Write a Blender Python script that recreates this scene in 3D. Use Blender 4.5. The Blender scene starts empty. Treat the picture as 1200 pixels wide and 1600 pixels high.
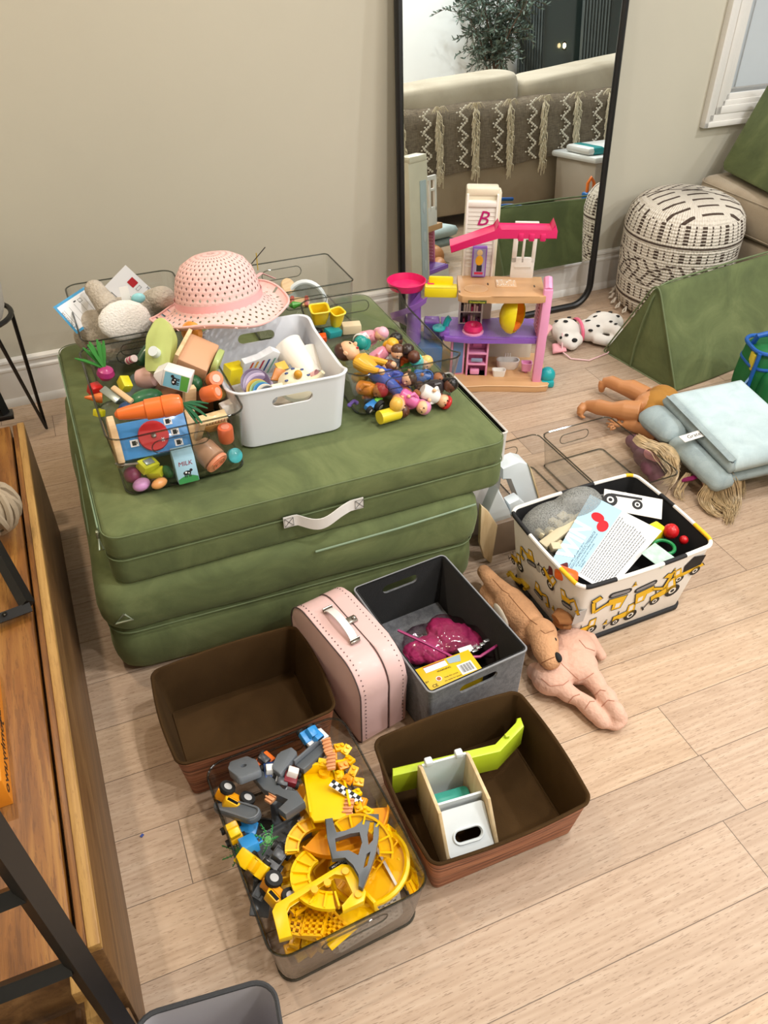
import bpy, bmesh, math, random
from mathutils import Vector, Matrix, noise
random.seed(7)
PI = math.pi
R = math.radians
scene = bpy.context.scene
C = scene.collection

# ------------------------------------------------------------------ camera
H = 1.31
F = 1253.0
PITCH, ROLL, YAW = R(39.0), 0.0018, R(22.6)
fwd = Vector((math.sin(YAW)*math.cos(PITCH), math.cos(YAW)*math.cos(PITCH), -math.sin(PITCH)))
rt = Vector((math.cos(YAW), -math.sin(YAW), 0))
up = rt.cross(fwd)
rt, up = rt*math.cos(ROLL)+up*math.sin(ROLL), up*math.cos(ROLL)-rt*math.sin(ROLL)
cd = bpy.data.cameras.new('camera'); cam = bpy.data.objects.new('camera', cd); C.objects.link(cam)
cd.sensor_fit = 'VERTICAL'; cd.sensor_height = 36.0; cd.lens = 36.0*F/1600.0
cd.clip_start = 0.02; cd.clip_end = 60
cam.matrix_world = Matrix(((rt.x, up.x, -fwd.x, 0), (rt.y, up.y, -fwd.y, 0), (rt.z, up.z, -fwd.z, H), (0, 0, 0, 1)))
scene.camera = cam
def at(px, py, z):
    "point of the room at height z that the photograph shows at pixel px, py"
    d = fwd*F + rt*(px-600) - up*(py-800)
    return Vector((0, 0, H)) + d*((z-H)/d.z)
def aty(px, py, y):
    d = fwd*F + rt*(px-600) - up*(py-800)
    return Vector((0, 0, H)) + d*(y/d.y)

# ------------------------------------------------------------------ light
scene.view_settings.view_transform = 'Standard'
scene.view_settings.look = 'None'
scene.view_settings.exposure = 0.12
scene.cycles.transparent_max_bounces = 32
scene.cycles.max_bounces = 10
scene.view_settings.gamma = 1.0
scene.view_settings.use_curve_mapping = False
world = bpy.data.worlds.new('world'); scene.world = world
world.use_nodes = True
world.node_tree.nodes['Background'].inputs[0].default_value = (0.02, 0.025, 0.035, 1)
world.node_tree.nodes['Background'].inputs[1].default_value = 1.0
def area(name, loc, power, col, size, aim=None, spread=180):
    l = bpy.data.lights.new(name, 'AREA'); l.shape = 'DISK'; l.size = size; l.energy = power; l.color = col
    l.spread = R(spread)
    o = bpy.data.objects.new(name, l); C.objects.link(o); o.location = loc
    if aim:
        o.rotation_euler = (Vector(aim)-Vector(loc)).to_track_quat('-Z', 'Y').to_euler()
    return o
WARM = (1.0, 0.82, 0.62); NEUT = (1.0, 0.96, 0.91); COOL = (0.93, 0.96, 1.0)
CEIL = 2.5
area('downlight_a', (2.7, 1.2, CEIL-0.02), 22, COOL, 0.10)
area('downlight_b', (2.6, -0.5, CEIL-0.02), 22, NEUT, 0.10)
area('downlight_c', (1.0, 0.5, CEIL-0.02), 16, NEUT, 0.10)
area('downlight_d', (1.1, -0.6, CEIL-0.02), 19, NEUT, 0.10)
area('downlight_e', (-0.45, 1.7, CEIL-0.02), 13, WARM, 0.10)
area('downlight_f', (0.75, 1.75, CEIL-0.02), 8, NEUT, 0.10)
area('downlight_g', (3.3, -1.0, CEIL-0.02), 34, COOL, 0.12)
area('soft_fill', (1.7, 0.2, CEIL-0.15), 12, NEUT, 0.9)  # wide soft fill light, added to even out the downlights

# ------------------------------------------------------------------ materials
def lin(h):
    if isinstance(h, tuple): return (*h[:3], 1)
    h = h.lstrip('#'); out = []
    for i in (0, 2, 4):
        c = int(h[i:i+2], 16)/255
        out.append(c/12.92 if c <= .04045 else ((c+.055)/1.055)**2.4)
    return (*out, 1)
MATS = {}
class NT:
    def __init__(s, name):
        s.m = bpy.data.materials.new(name); s.m.use_nodes = True
        s.n = s.m.node_tree; s.bsdf = s.n.nodes['Principled BSDF']; s.out = s.n.nodes['Material Output']
    def node(s, t, **k):
        n = s.n.nodes.new(t)
        for a, v in k.items():
            if a.startswith('i_'):
                n.inputs[a[2:].replace('_', ' ')].default_value = v
            else: setattr(n, a, v)
        return n
    def link(s, a, b): s.n.links.new(a, b)
    def val(s, sock, v):
        if hasattr(v, 'links') or hasattr(v, 'is_linked'): s.link(v, sock)
        else: sock.default_value = v
    def math(s, op, a, b=0.0, c=None):
        n = s.n.nodes.new('ShaderNodeMath'); n.operation = op
        s.val(n.inputs[0], a); s.val(n.inputs[1], b)
        if c is not None: s.val(n.inputs[2], c)
        return n.outputs[0]
    def mix(s, f, a, b, mode='MIX'):
        n = s.n.nodes.new('ShaderNodeMix'); n.data_type = 'RGBA'; n.blend_type = mode
        s.val(n.inputs[0], f); s.val(n.inputs[6], a); s.val(n.inputs[7], b)
        return n.outputs[2]
    def ramp(s, f, stops, interp='LINEAR'):
        n = s.n.nodes.new('ShaderNodeValToRGB'); n.color_ramp.interpolation = interp
        e = n.color_ramp.elements
        while len(e) < len(stops): e.new(0.5)
        for i, (p, c) in enumerate(stops): e[i].position = p; e[i].color = c if len(c) == 4 else (*c, 1)
        s.link(f, n.inputs[0]); return n.outputs[0]
    def coord(s, scale=(1, 1, 1), rot=(0, 0, 0), loc=(0, 0, 0), kind='Object'):
        t = s.n.nodes.new('ShaderNodeTexCoord'); m = s.n.nodes.new('ShaderNodeMapping')
        m.inputs['Scale'].default_value = scale; m.inputs['Rotation'].default_value = rot; m.inputs['Location'].default_value = loc
        s.link(t.outputs[kind], m.inputs[0]); return m.outputs[0]
    def noise(s, vec, scale, detail=3, rough=.5, dist=0.0):
        n = s.n.nodes.new('ShaderNodeTexNoise'); n.inputs['Scale'].default_value = scale
        n.inputs['Detail'].default_value = detail; n.inputs['Roughness'].default_value = rough; n.inputs['Distortion'].default_value = dist
        s.link(vec, n.inputs['Vector']); return n.outputs['Fac']
    def bump(s, h, strength=.3, dist=.002):
        n = s.n.nodes.new('ShaderNodeBump'); n.inputs['Strength'].default_value = strength; n.inputs['Distance'].default_value = dist
        s.link(h, n.inputs['Height']); s.link(n.outputs[0], s.bsdf.inputs['Normal'])
def mat(name, col, rough=.5, metal=0, var=0.0, vscale=8, bump=0.0, bscale=200, bdist=.001, sheen=0.0, coat=0.0, spec=None, emit=None, alpha=1.0, sss=0.0):
    if name in MATS: return MATS[name]
    t = NT(name); b = t.bsdf
    c = lin(col)
    b.inputs['Base Color'].default_value = c
    b.inputs['Roughness'].default_value = rough; b.inputs['Metallic'].default_value = metal
    if spec is not None: b.inputs['Specular IOR Level'].default_value = spec
    if sheen: b.inputs['Sheen Weight'].default_value = sheen; b.inputs['Sheen Roughness'].default_value = .5
    if coat: b.inputs['Coat Weight'].default_value = coat; b.inputs['Coat Roughness'].default_value = .1
    if alpha < 1: b.inputs['Alpha'].default_value = alpha
    if emit: b.inputs['Emission Color'].default_value = c; b.inputs['Emission Strength'].default_value = emit
    if var or bump:
        v = t.coord()
        nz = t.noise(v, vscale, 4)
        lo = tuple(x*(1-var) for x in c[:3])+(1,); hi = tuple(min(1, x*(1+var)) for x in c[:3])+(1,)
        t.link(t.ramp(nz, [(.3, lo), (.7, hi)]), b.inputs['Base Color'])
        if bump: t.bump(t.noise(v, bscale, 3), bump, bdist)
    MATS[name] = t.m
    return t.m
def pl(h, rough=.32): return mat('plastic_'+h.strip('#'), h, rough, var=.04, vscale=15)
def wd(h): return mat('painted_wood_'+h.strip('#'), h, .4, var=.06, vscale=20, coat=.2)

def mat_floor():
    t = NT('oak_floor'); v = t.coord()
    sp = t.node('ShaderNodeSeparateXYZ'); t.link(v, sp.inputs[0]); x, y = sp.outputs[0], sp.outputs[1]
    W = .1228
    yr = t.math('DIVIDE', t.math('SUBTRACT', y, .468), W); row = t.math('FLOOR', yr)
    wn = t.node('ShaderNodeTexWhiteNoise', noise_dimensions='1D'); t.link(row, wn.inputs['W'])
    xo = t.math('DIVIDE', t.math('ADD', x, t.math('MULTIPLY', wn.outputs['Value'], 3.1)), 1.35)
    col = t.math('FLOOR', xo)
    w2 = t.node('ShaderNodeTexWhiteNoise', noise_dimensions='2D')
    cb = t.node('ShaderNodeCombineXYZ'); t.link(row, cb.inputs[0]); t.link(col, cb.inputs[1]); t.link(cb.outputs[0], w2.inputs['Vector'])
    fy = t.math('FRACT', yr); fx = t.math('FRACT', xo)
    def edge(f, w):
        a = t.math('LESS_THAN', f, w); b = t.math('GREATER_THAN', f, 1-w); return t.math('MAXIMUM', a, b)
    seam = t.math('MAXIMUM', edge(fy, .0055), edge(fx, .0006))
    # grain in plank-local space
    off = t.math('MULTIPLY', w2.outputs['Value'], 37.0)
    g = t.node('ShaderNodeCombineXYZ')
    t.link(t.math('ADD', t.math('MULTIPLY', x, 2.2), off), g.inputs[0]); t.link(t.math('MULTIPLY', y, 22.0), g.inputs[1]); t.link(off, g.inputs[2])
    n1 = t.noise(g.outputs[0], 1.6, 5, .6, 1.6)
    wv = t.node('ShaderNodeTexWave', wave_type='BANDS', bands_direction='Y'); wv.inputs['Scale'].default_value = 1.3
    wv.inputs['Distortion'].default_value = 9; wv.inputs['Detail'].default_value = 3; wv.inputs['Detail Scale'].default_value = .7
    t.link(g.outputs[0], wv.inputs['Vector'])
    g2 = t.node('ShaderNodeCombineXYZ')
    t.link(t.math('ADD', t.math('MULTIPLY', x, 38), off), g2.inputs[0]); t.link(t.math('MULTIPLY', y, 520), g2.inputs[1])
    n2 = t.noise(g2.outputs[0], 1.0, 2, .7)
    c1 = t.ramp(n1, [(.25, lin('#b29a83')), (.5, lin('#c1a992')), (.75, lin('#ccb7a1'))])
    c2 = t.mix(t.math('MULTIPLY', wv.outputs['Fac'], .20), c1, lin('#987a5f'))
    pores = t.math('MULTIPLY', t.math('GREATER_THAN', n2, .62), .65)
    c3 = t.mix(pores, c2, lin('#7b614a'))
    tone = t.ramp(w2.outputs['Value'], [(0, (.84, .84, .85, 1)), (.5, (.97, .96, .96, 1)), (1, (1.06, 1.04, 1.0, 1))])
    c4 = t.mix(1.0, c3, tone, 'MULTIPLY')
    c5 = t.mix(t.math('MULTIPLY', seam, .75), c4, lin('#3e2f24'))
    t.link(c5, t.bsdf.inputs['Base Color'])
    t.bsdf.inputs['Roughness'].default_value = .42
    t.bsdf.inputs['Specular IOR Level'].default_value = .35
    hgt = t.math('SUBTRACT', t.math('MULTIPLY', n2, -.15), seam)
    t.bump(hgt, .35, .0012)
    return t.m
def mat_wood(name, cols, axis='y', scale=1.0, rough=.45, contrast=.4, stretch=14):
    if name in MATS: return MATS[name]
    t = NT(name)
    sc = {'x': (1, stretch, stretch), 'y': (stretch, 1, stretch), 'z': (stretch, stretch, 1)}[axis]
    v = t.coord(tuple(a*scale for a in sc))
    n1 = t.noise(v, 1.5, 5, .6, 1.2); n2 = t.noise(v, 14, 3, .7, .3)
    c = t.ramp(n1, [(.28, lin(cols[0])), (.5, lin(cols[1])), (.72, lin(cols[2]))])
    c = t.mix(t.math('MULTIPLY', t.math('GREATER_THAN', n2, .57), contrast), c, lin(cols[0]))
    t.link(c, t.bsdf.inputs['Base Color']); t.bsdf.inputs['Roughness'].default_value = rough
    t.bump(n2, .25, .001); MATS[name] = t.m
    return t.m
def mat_fabric(name, c1, c2, c3=None, big=3.0, weave=900, bump=.4, sheen=.2, rough=.9, weavemix=.2):
    if name in MATS: return MATS[name]
    t = NT(name); v = t.coord()
    n1 = t.noise(v, big, 4, .55, .8); n2 = t.noise(v, weave, 2, .5)
    stops = [(.35, lin(c1)), (.62, lin(c2))] if not c3 else [(.3, lin(c1)), (.5, lin(c2)), (.68, lin(c3))]
    c = t.ramp(n1, stops)
    c = t.mix(t.math('MULTIPLY', t.ramp(n2, [(.4, (0, 0, 0, 1)), (.6, (1, 1, 1, 1))]), weavemix), c, (0.02, 0.02, 0.02, 1))
    t.link(c, t.bsdf.inputs['Base Color']); t.bsdf.inputs['Roughness'].default_value = rough
    t.bsdf.inputs['Sheen Weight'].default_value = sheen; t.bsdf.inputs['Specular IOR Level'].default_value = .15
    t.bump(n2, bump, .0008); MATS[name] = t.m
    return t.m
def mat_clear(name, tint='#f4f6f5', edge='#8d9290', refl=.9, rough=.03):
    "thin clear plastic: see-through with a Fresnel reflection, greyer where looked at edge-on"
    if name in MATS: return MATS[name]
    t = NT(name); t.n.nodes.remove(t.bsdf)
    tr = t.node('ShaderNodeBsdfTransparent'); gl = t.node('ShaderNodeBsdfGlossy'); gl.inputs['Roughness'].default_value = rough
    lw = t.node('ShaderNodeLayerWeight'); lw.inputs['Blend'].default_value = .5
    c = t.mix(t.ramp(lw.outputs['Facing'], [(.35, (0, 0, 0, 1)), (.98, (1, 1, 1, 1))]), lin(tint), lin(edge))
    t.link(c, tr.inputs[0])
    fr = t.math('ADD', t.math('MULTIPLY', t.math('POWER', lw.outputs['Facing'], 3.5), .85), .05)
    ms = t.node('ShaderNodeMixShader'); t.link(t.math('MULTIPLY', fr, refl), ms.inputs[0])
    t.link(tr.outputs[0], ms.inputs[1]); t.link(gl.outputs[0], ms.inputs[2]); t.link(ms.outputs[0], t.out.inputs[0])
    MATS[name] = t.m
    return t.m

# ------------------------------------------------------------------ mesh builder
def TM(loc=(0, 0, 0), rot=(0, 0, 0), sc=(1, 1, 1)):
    from mathutils import Euler
    return Matrix.Translation(Vector(loc)) @ Euler(rot).to_matrix().to_4x4() @ Matrix.Diagonal((*sc, 1))
def frame(o, x, y):
    "matrix with origin o, x axis x, y axis made square to x, z = x cross y"
    x = Vector(x).normalized(); z = x.cross(Vector(y)).normalized(); y = z.cross(x)
    return Matrix(((x.x, y.x, z.x, o[0]), (x.y, y.y, z.y, o[1]), (x.z, y.z, z.z, o[2]), (0, 0, 0, 1)))
ID = Matrix.Identity(4)
def rr(w, d, r, n=5):
    "rounded rectangle outline, counter-clockwise"
    r = min(r, w/2-1e-5, d/2-1e-5); out = []
    for cx, cy, a in ((w/2-r, d/2-r, 0), (-w/2+r, d/2-r, 90), (-w/2+r, -d/2+r, 180), (w/2-r, -d/2+r, 270)):
        for i in range(n+1):
            t = R(a+90*i/n); out.append((cx+r*math.cos(t), cy+r*math.sin(t)))
    return out
def circ(r, n=16, cx=0, cy=0, a0=0, a1=360, ry=None):
    k = n if a1-a0 == 360 else n+1
    return [(cx+r*math.cos(R(a0+(a1-a0)*i/n)), cy+(ry or r)*math.sin(R(a0+(a1-a0)*i/n))) for i in range(k)]
class MB:
    def __init__(s): s.bm = bmesh.new(); s.mats = []
    def mi(s, m):
        if m is None: return 0
        if m not in s.mats: s.mats.append(m)
        return s.mats.index(m)
    def _m(s, faces, m):
        i = s.mi(m)
        for f in faces: f.material_index = i
    def grid(s, rings, m=None, close_u=True, close_v=False, cap0=False, cap1=False):
        "skin rings of equal length"
        vs = [[s.bm.verts.new(p) for p in r] for r in rings]; n = len(vs[0]); fs = []
        K = len(vs)
        for i in range(K if close_v else K-1):
            a, b = vs[i], vs[(i+1) % K]
            for j in range(n if close_u else n-1):
                k = (j+1) % n
                try: fs.append(s.bm.faces.new((a[j], a[k], b[k], b[j])))
                except ValueError: pass
        if cap0: fs.append(s.bm.faces.new(list(reversed(vs[0]))))
        if cap1: fs.append(s.bm.faces.new(vs[-1]))
        s._m(fs, m); return s
    def box(s, c, sz, m=None, M=ID, bev=0.0, seg=2):
        r = bmesh.ops.create_cube(s.bm, size=1.0)
        bmesh.ops.transform(s.bm, matrix=M @ Matrix.Translation(Vector(c)) @ Matrix.Diagonal((*sz, 1)), verts=r['verts'])
        fs = list({f for v in r['verts'] for f in v.link_faces}); s._m(fs, m)
        if bev:
            es = list({e for v in r['verts'] for e in v.link_edges})
            g = bmesh.ops.bevel(s.bm, geom=es, offset=bev, segments=seg, affect='EDGES', profile=.5, clamp_overlap=True)
            s._m(g['faces'], m)
        return s
    def tube(s, pts, r, m=None, seg=8, closed=False, M=ID, cap=True, flat=1.0):
        P = [M @ Vector(p) for p in pts]; n = len(P)
        rad = r if isinstance(r, (list, tuple)) else [r]*n
        rings = []; ref = None
        for i, p in enumerate(P):
            if closed: t = P[(i+1) % n]-P[i-1]
            else: t = P[min(i+1, n-1)]-P[max(i-1, 0)]
            if t.length < 1e-9: t = Vector((0, 0, 1))
            t.normalize()
            if ref is None: ref = Vector((0, 0, 1)) if abs(t.z) < .9 else Vector((1, 0, 0))
            u = ref-t*ref.dot(t)
            if u.length < 1e-6: u = t.orthogonal()
            u.normalize(); ref = u; w = t.cross(u)
            rings.append([p+u*(rad[i]*flat*math.cos(2*PI*k/seg))+w*(rad[i]*math.sin(2*PI*k/seg)) for k in range(seg)])
        return s.grid(rings, m, True, closed, cap and not closed, cap and not closed)
    def cyl(s, p0, p1, r0, r1=None, m=None, seg=20, M=ID, cap=True):
        return s.tube([p0, p1], [r0, r0 if r1 is None else r1], m, seg, M=M, cap=cap)
    def lathe(s, prof, m=None, seg=24, M=ID, cap0=True, cap1=True, sx=1.0, sy=1.0):
        rings = [[M @ Vector((r*sx*math.cos(2*PI*k/seg), r*sy*math.sin(2*PI*k/seg), z)) for k in range(seg)] for r, z in prof]
        return s.grid(rings, m, True, False, cap0, cap1)
    def ell(s, c, r, m=None, M=ID, u=16, v=10):
        if not isinstance(r, (tuple, list)): r = (r, r, r)
        g = bmesh.ops.create_uvsphere(s.bm, u_segments=u, v_segments=v, radius=1.0)
        bmesh.ops.transform(s.bm, matrix=M @ Matrix.Translation(Vector(c)) @ Matrix.Diagonal((*r, 1)), verts=g['verts'])
        s._m(list({f for w in g['verts'] for f in w.link_faces}), m); return s
    def prism(s, pts, h, m=None, M=ID, bev=0.0, z0=0.0):
        "outline pts in the xy plane of M, from z0 to z0+h"
        b = [s.bm.verts.new(M @ Vector((x, y, z0))) for x, y in pts]; t = [s.bm.verts.new(M @ Vector((x, y, z0+h))) for x, y in pts]
        n = len(b); fs = [s.bm.faces.new(list(reversed(b))), s.bm.faces.new(t)]
        for i in range(n): fs.append(s.bm.faces.new((b[i], b[(i+1) % n], t[(i+1) % n], t[i])))
        s._m(fs, m)
        if bev:
            es = list({e for f in fs[:2] for e in f.edges})
            g = bmesh.ops.bevel(s.bm, geom=es, offset=bev, segments=2, affect='EDGES', profile=.5, clamp_overlap=True); s._m(g['faces'], m)
        return s
    def poly(s, pts, m=None, M=ID, z=0.0):
        f = s.bm.faces.new([s.bm.verts.new(M @ Vector((x, y, z))) for x, y in pts]); s._m([f], m); return s
    def text(s, txt, size, m=None, M=ID, ax='CENTER', thick=0.0, shear=0.0, sx=1.0, bold=0.0):
        cu = bpy.data.curves.new('t', 'FONT'); cu.body = txt; cu.size = size; cu.align_x = ax; cu.align_y = 'CENTER'
        cu.resolution_u = 2; cu.offset = bold; cu.shear = shear; cu.extrude = thick
        o = bpy.data.objects.new('t', cu); C.objects.link(o)
        bpy.context.view_layer.update()
        me = bpy.data.meshes.new_from_object(o.evaluated_get(bpy.context.evaluated_depsgraph_get()))
        v0 = set(s.bm.verts); f0 = set(s.bm.faces)
        s.bm.from_mesh(me)
        X = M @ Matrix.Diagonal((sx, 1, 1, 1))
        for v in s.bm.verts:
            if v not in v0: v.co = X @ v.co
        s._m([f for f in s.bm.faces if f not in f0], m)
        bpy.data.objects.remove(o); bpy.data.meshes.remove(me); bpy.data.curves.remove(cu); return s
    def mesh(s, name='m', ang=35, mods=None):
        me = bpy.data.meshes.new(name)
        bmesh.ops.recalc_face_normals(s.bm, faces=s.bm.faces)
        s.bm.to_mesh(me); s.bm.free()
        for m in s.mats: me.materials.append(m)
        me.polygons.foreach_set('use_smooth', [True]*len(me.polygons))
        if ang is not None: me.set_sharp_from_angle(angle=R(ang))
        return me
    def build(s, name, parent=None, ang=35, label=None):
        o = bpy.data.objects.new(name, s.mesh(name, ang)); C.objects.link(o)
        if parent is not None: o.parent = parent
        if label: o['label'] = label
        return o
def bake(o, *mods):
    "apply modifiers (type, {settings}) to a mesh object, keeping its place"
    for ty, st in mods:
        md = o.modifiers.new(ty, ty)
        for k, v in st.items(): setattr(md, k, v)
    bpy.context.view_layer.update()
    me = bpy.data.meshes.new_from_object(o.evaluated_get(bpy.context.evaluated_depsgraph_get()))
    ms = list(o.data.materials); old = o.data
    o.modifiers.clear(); o.data = me
    if not len(me.materials):
        for m in ms: me.materials.append(m)
    bpy.data.meshes.remove(old)
    me.polygons.foreach_set('use_smooth', [True]*len(me.polygons))
    return o
def soft(mb, name, parent=None, voxel=.004, smooth=6, label=None, factor=.6):
    "melt overlapping shapes into one continuous surface"
    o = mb.build(name, parent, None, label)
    return bake(o, ('REMESH', dict(mode='VOXEL', voxel_size=voxel)), ('SMOOTH', dict(factor=factor, iterations=smooth)))
def cut(o, cutter_mb):
    c = cutter_mb.build('cutter'); c.parent = o.parent; c.matrix_basis = o.matrix_basis.copy()
    bake(o, ('BOOLEAN', dict(operation='DIFFERENCE', object=c, solver='EXACT')))
    me = c.data; bpy.data.objects.remove(c); bpy.data.meshes.remove(me)
    o.data.set_sharp_from_angle(angle=R(35)); return o
def hit(o, px, py, lift=0.0):
    "local point of mesh object o that the photograph shows at pixel px, py"
    bpy.context.view_layer.update()
    inv = o.matrix_world.inverted(); c = inv @ Vector((0, 0, H)); d = (inv.to_3x3() @ (fwd*F + rt*(px-600) - up*(py-800))).normalized()
    ok, loc, nrm, _ = o.ray_cast(c, d)
    return (loc+nrm*lift, nrm) if ok else (None, None)
def seam_on(o, pix, r, m, name='seam', lift=0.0):
    P = []
    for (x0, y0), (x1, y1) in zip(pix[:-1], pix[1:]):
        for k in range(6):
            q, n = hit(o, x0+(x1-x0)*k/6, y0+(y1-y0)*k/6, lift)
            if q is not None: P.append(q)
    if len(P) > 2: MB().tube(P, r, m, 5).build(name, o)
def tag(o, label, cat, group=None, kind=None):
    o['label'] = label; o['category'] = cat
    if group: o['group'] = group
    if kind: o['kind'] = kind
    return o
def thing(name, label, cat, loc=(0, 0, 0), rot=(0, 0, 0), group=None):
    o = bpy.data.objects.new(name, None); C.objects.link(o); o.empty_display_size = .05
    o.location = loc; o.rotation_euler = rot if isinstance(rot, (tuple, list)) else (0, 0, rot)
    return tag(o, label, cat, group)
def structure(mb, name, ang=35):
    o = mb.build(name, None, ang); o['kind'] = 'structure'; return o
def place(o, M):
    o.matrix_basis = M; return o
# ------------------------------------------------------------------ the room
YW0, ROTW = 2.432, R(1.4)
def wallM(x=0, z=0): return TM((0, YW0, 0), (0, 0, ROTW)) @ TM((x, 0, z))
X0, X1, Y0, Y1 = -0.95, 5.7, -1.75, 2.9
paint = mat('wall_paint', '#bfbaa9', .75, var=.015, vscale=3, bump=.12, bscale=260, bdist=.0006)
paint2 = mat('wall_paint_white', '#eef2f1', .8, var=.02, vscale=3, bump=.1, bscale=200, bdist=.0006)
trimw = mat('trim_white', '#e2dfd9', .45, var=.01)
structure(MB().box(((X0+X1)/2, (Y0+Y1)/2, -.03), (X1-X0+.2, Y1-Y0+.2, .06), mat_floor()), 'floor')
structure(MB().box(((X0+X1)/2, (Y0+Y1)/2, CEIL+.03), (X1-X0+.2, Y1-Y0+.2, .06), mat('ceiling_paint', '#efeeea', .9)), 'ceiling')
structure(MB().box((2.35, .05, 1.25), (6.9, .1, 2.5), paint, wallM()), 'wall_back')
structure(MB().box((X0-.05, .6, 1.25), (.1, 4.9, 2.5), paint), 'wall_left')
structure(MB().box((X1+.05, .6, 1.25), (.1, 4.9, 2.5), paint2), 'wall_right')
structure(MB().box(((X0+X1)/2, Y0-.05, 1.25), (X1-X0+.2, .1, 2.5), paint2), 'wall_front')
prof = [(0, 0), (.020, 0), (.020, .010), (.017, .020), (.013, .026), (.013, .112), (.015, .116), (.015, .122), (.010, .127), (.010, .138), (.015, .142), (.014, .149), (.006, .153), (0, .154)]
b = MB()
rings = []
for x in (X0-.02, X1+.02): rings.append([wallM() @ Vector((x, -d, z)) for d, z in prof])
b.grid(rings, trimw, True, False, True, True)
structure(b, 'baseboard_back', 25)
# window at the right end of the back wall (casing, sash, closed blind)
wx0, wx1, wz0, wz1 = 2.285, 3.45, .558, 2.05
b = MB()
def casing(b, x0, x1, z0, z1, w, steps, m):
    for (o0, o1, d) in steps:
        for (ax, bx, az, bz) in ((x0+o0*w, x0+o1*w, z0+o0*w, z1-o0*w), (x1-o1*w, x1-o0*w, z0+o0*w, z1-o0*w), (x0+o0*w, x1-o0*w, z0+o0*w, z0+o1*w), (x0+o0*w, x1-o0*w, z1-o1*w, z1-o0*w)):
            b.box(((ax+bx)/2, -d/2, (az+bz)/2), (bx-ax, d, bz-az), m, wallM(), .002)
casing(b, wx0, wx1, wz0, wz1, .085, ((0, .22, .026), (.22, .5, .018), (.5, .8, .021), (.8, 1.0, .014)), trimw)
casing(b, wx0+.085, wx1-.085, wz0+.085, wz1-.085, .04, ((0, .5, .006), (.5, 1, .003)), trimw)
w1 = structure(b, 'window_1')
b = MB(); b.box(((wx0+wx1)/2, -.0015, (wz0+wz1)/2), (wx1-wx0-.2, .003, wz1-wz0-.2), mat('window_blind', '#b9c0c4', .6, var=.03, vscale=6), wallM())
b.build('blind', w1)
# far side seen in the mirror: dark patio window with curtains
structure(MB().box((4.75, Y0+.012, 1.15), (1.3, .02, 2.2), mat("night_glass", "#303b38", .15, spec=.6)), "window_2")
# ------------------------------------------------------------------ shared builders
clear = mat_clear('clear_plastic', (.980, .984, .983), (.86, .87, .865), .9)
clear_rim = mat_clear('clear_plastic_rim', '#c4c8c6', '#565b5c', 1.0)
smoke = mat_clear('smoky_plastic', (.945, .945, .94), (.80, .80, .79), .9)
def ring(w, d, r, z, n=6, dip=0.0, bow=0.0, endrise=0.0, cx=0, cy=0):
    "one level of a bin wall; dip lowers the middle of the long (y) sides, bow pushes the sides outwards"
    out = []
    for x, y in rr_dense(w, d, r, n):
        k = max(0, 1-abs(y)/(d/2-r*.6)) if d > 0 else 0
        zz = z - dip*min(1, k*3.2)*(1 if abs(x) > w/2-r*1.01 else 0)
        bx = bow*math.cos(PI*y/d)*(abs(x)/(w/2))**6*(1 if x > 0 else -1); by = bow*math.cos(PI*x/w)*(abs(y)/(d/2))**6*(1 if y > 0 else -1)
        out.append(Vector((x+bx+cx, y+by+cy, zz)))
    return out
def rr_dense(w, d, r, n=6, side=10):
    base = rr(w, d, r, n); out = []
    k = n+1
    for i, p in enumerate(base):
        out.append(p)
        if i % k == k-1:
            q = base[(i+1) % len(base)]
            for j in range(1, side): out.append((p[0]+(q[0]-p[0])*j/side, p[1]+(q[1]-p[1])*j/side))
    return out
def bin_shell(w, d, h, r, taper, t, mo, mi_, mrim=None, dip=0.0, bow=0.0, floor_t=.003, lip=0.0):
    "open box: w, d outside at the rim"
    b = MB(); mrim = mrim or mo
    wb, db = w-2*taper, d-2*taper
    rb = max(r-.004, .004)
    levels = [(0, .0), (.04, .5), (.12, .5), (.5, 1), (.93, 1), (1, 1)]
    outer = [ring(wb-.008, db-.008, rb, 0.0)]
    for f in (.03, .5, 1.0):
        outer.append(ring(wb+(w-wb)*f, db+(d-db)*f, rb+(r-rb)*f, h*f, dip=dip*f**3, bow=bow*f))
    b.grid(outer, mo, cap0=True)
    top_o = outer[-1]
    top_i = ring(w-2*t, d-2*t, max(r-t, .002), h, dip=dip, bow=bow)
    b.grid([top_o, [p+Vector((0, 0, t*.4)) for p in ring(w-t*.6, d-t*.6, r, h, dip=dip, bow=bow)], [p+Vector((0, 0, t*.4)) for p in ring(w-t*1.4, d-t*1.4, max(r-t, .002), h, dip=dip, bow=bow)], top_i], mrim)
    inner = [top_i]
    for f in (.5, .03):
        inner.append(ring(wb+(w-wb)*f-2*t, db+(d-db)*f-2*t, max(rb-t, .002), max(h*f, floor_t), dip=dip*f**3, bow=bow*f))
    b.grid(inner, mi_, cap1=True)
    bmesh.ops.remove_doubles(b.bm, verts=b.bm.verts, dist=1e-6)
    if lip:
        pts = ring(w, d, r, h, dip=dip, bow=bow); b.tube(pts, lip, mrim, 6, closed=True)
    return b
def slot_pts(cx, cz, w, h, n=6):
    r = h/2
    return [(cx+(w/2-r)+r*math.sin(R(a)), cz+r*math.cos(R(a))) for a in [180*i/n for i in range(n+1)]] + [(cx-(w/2-r)-r*math.sin(R(a)), cz-r*math.cos(R(a))) for a in [180*i/n for i in range(n+1)]]
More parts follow.
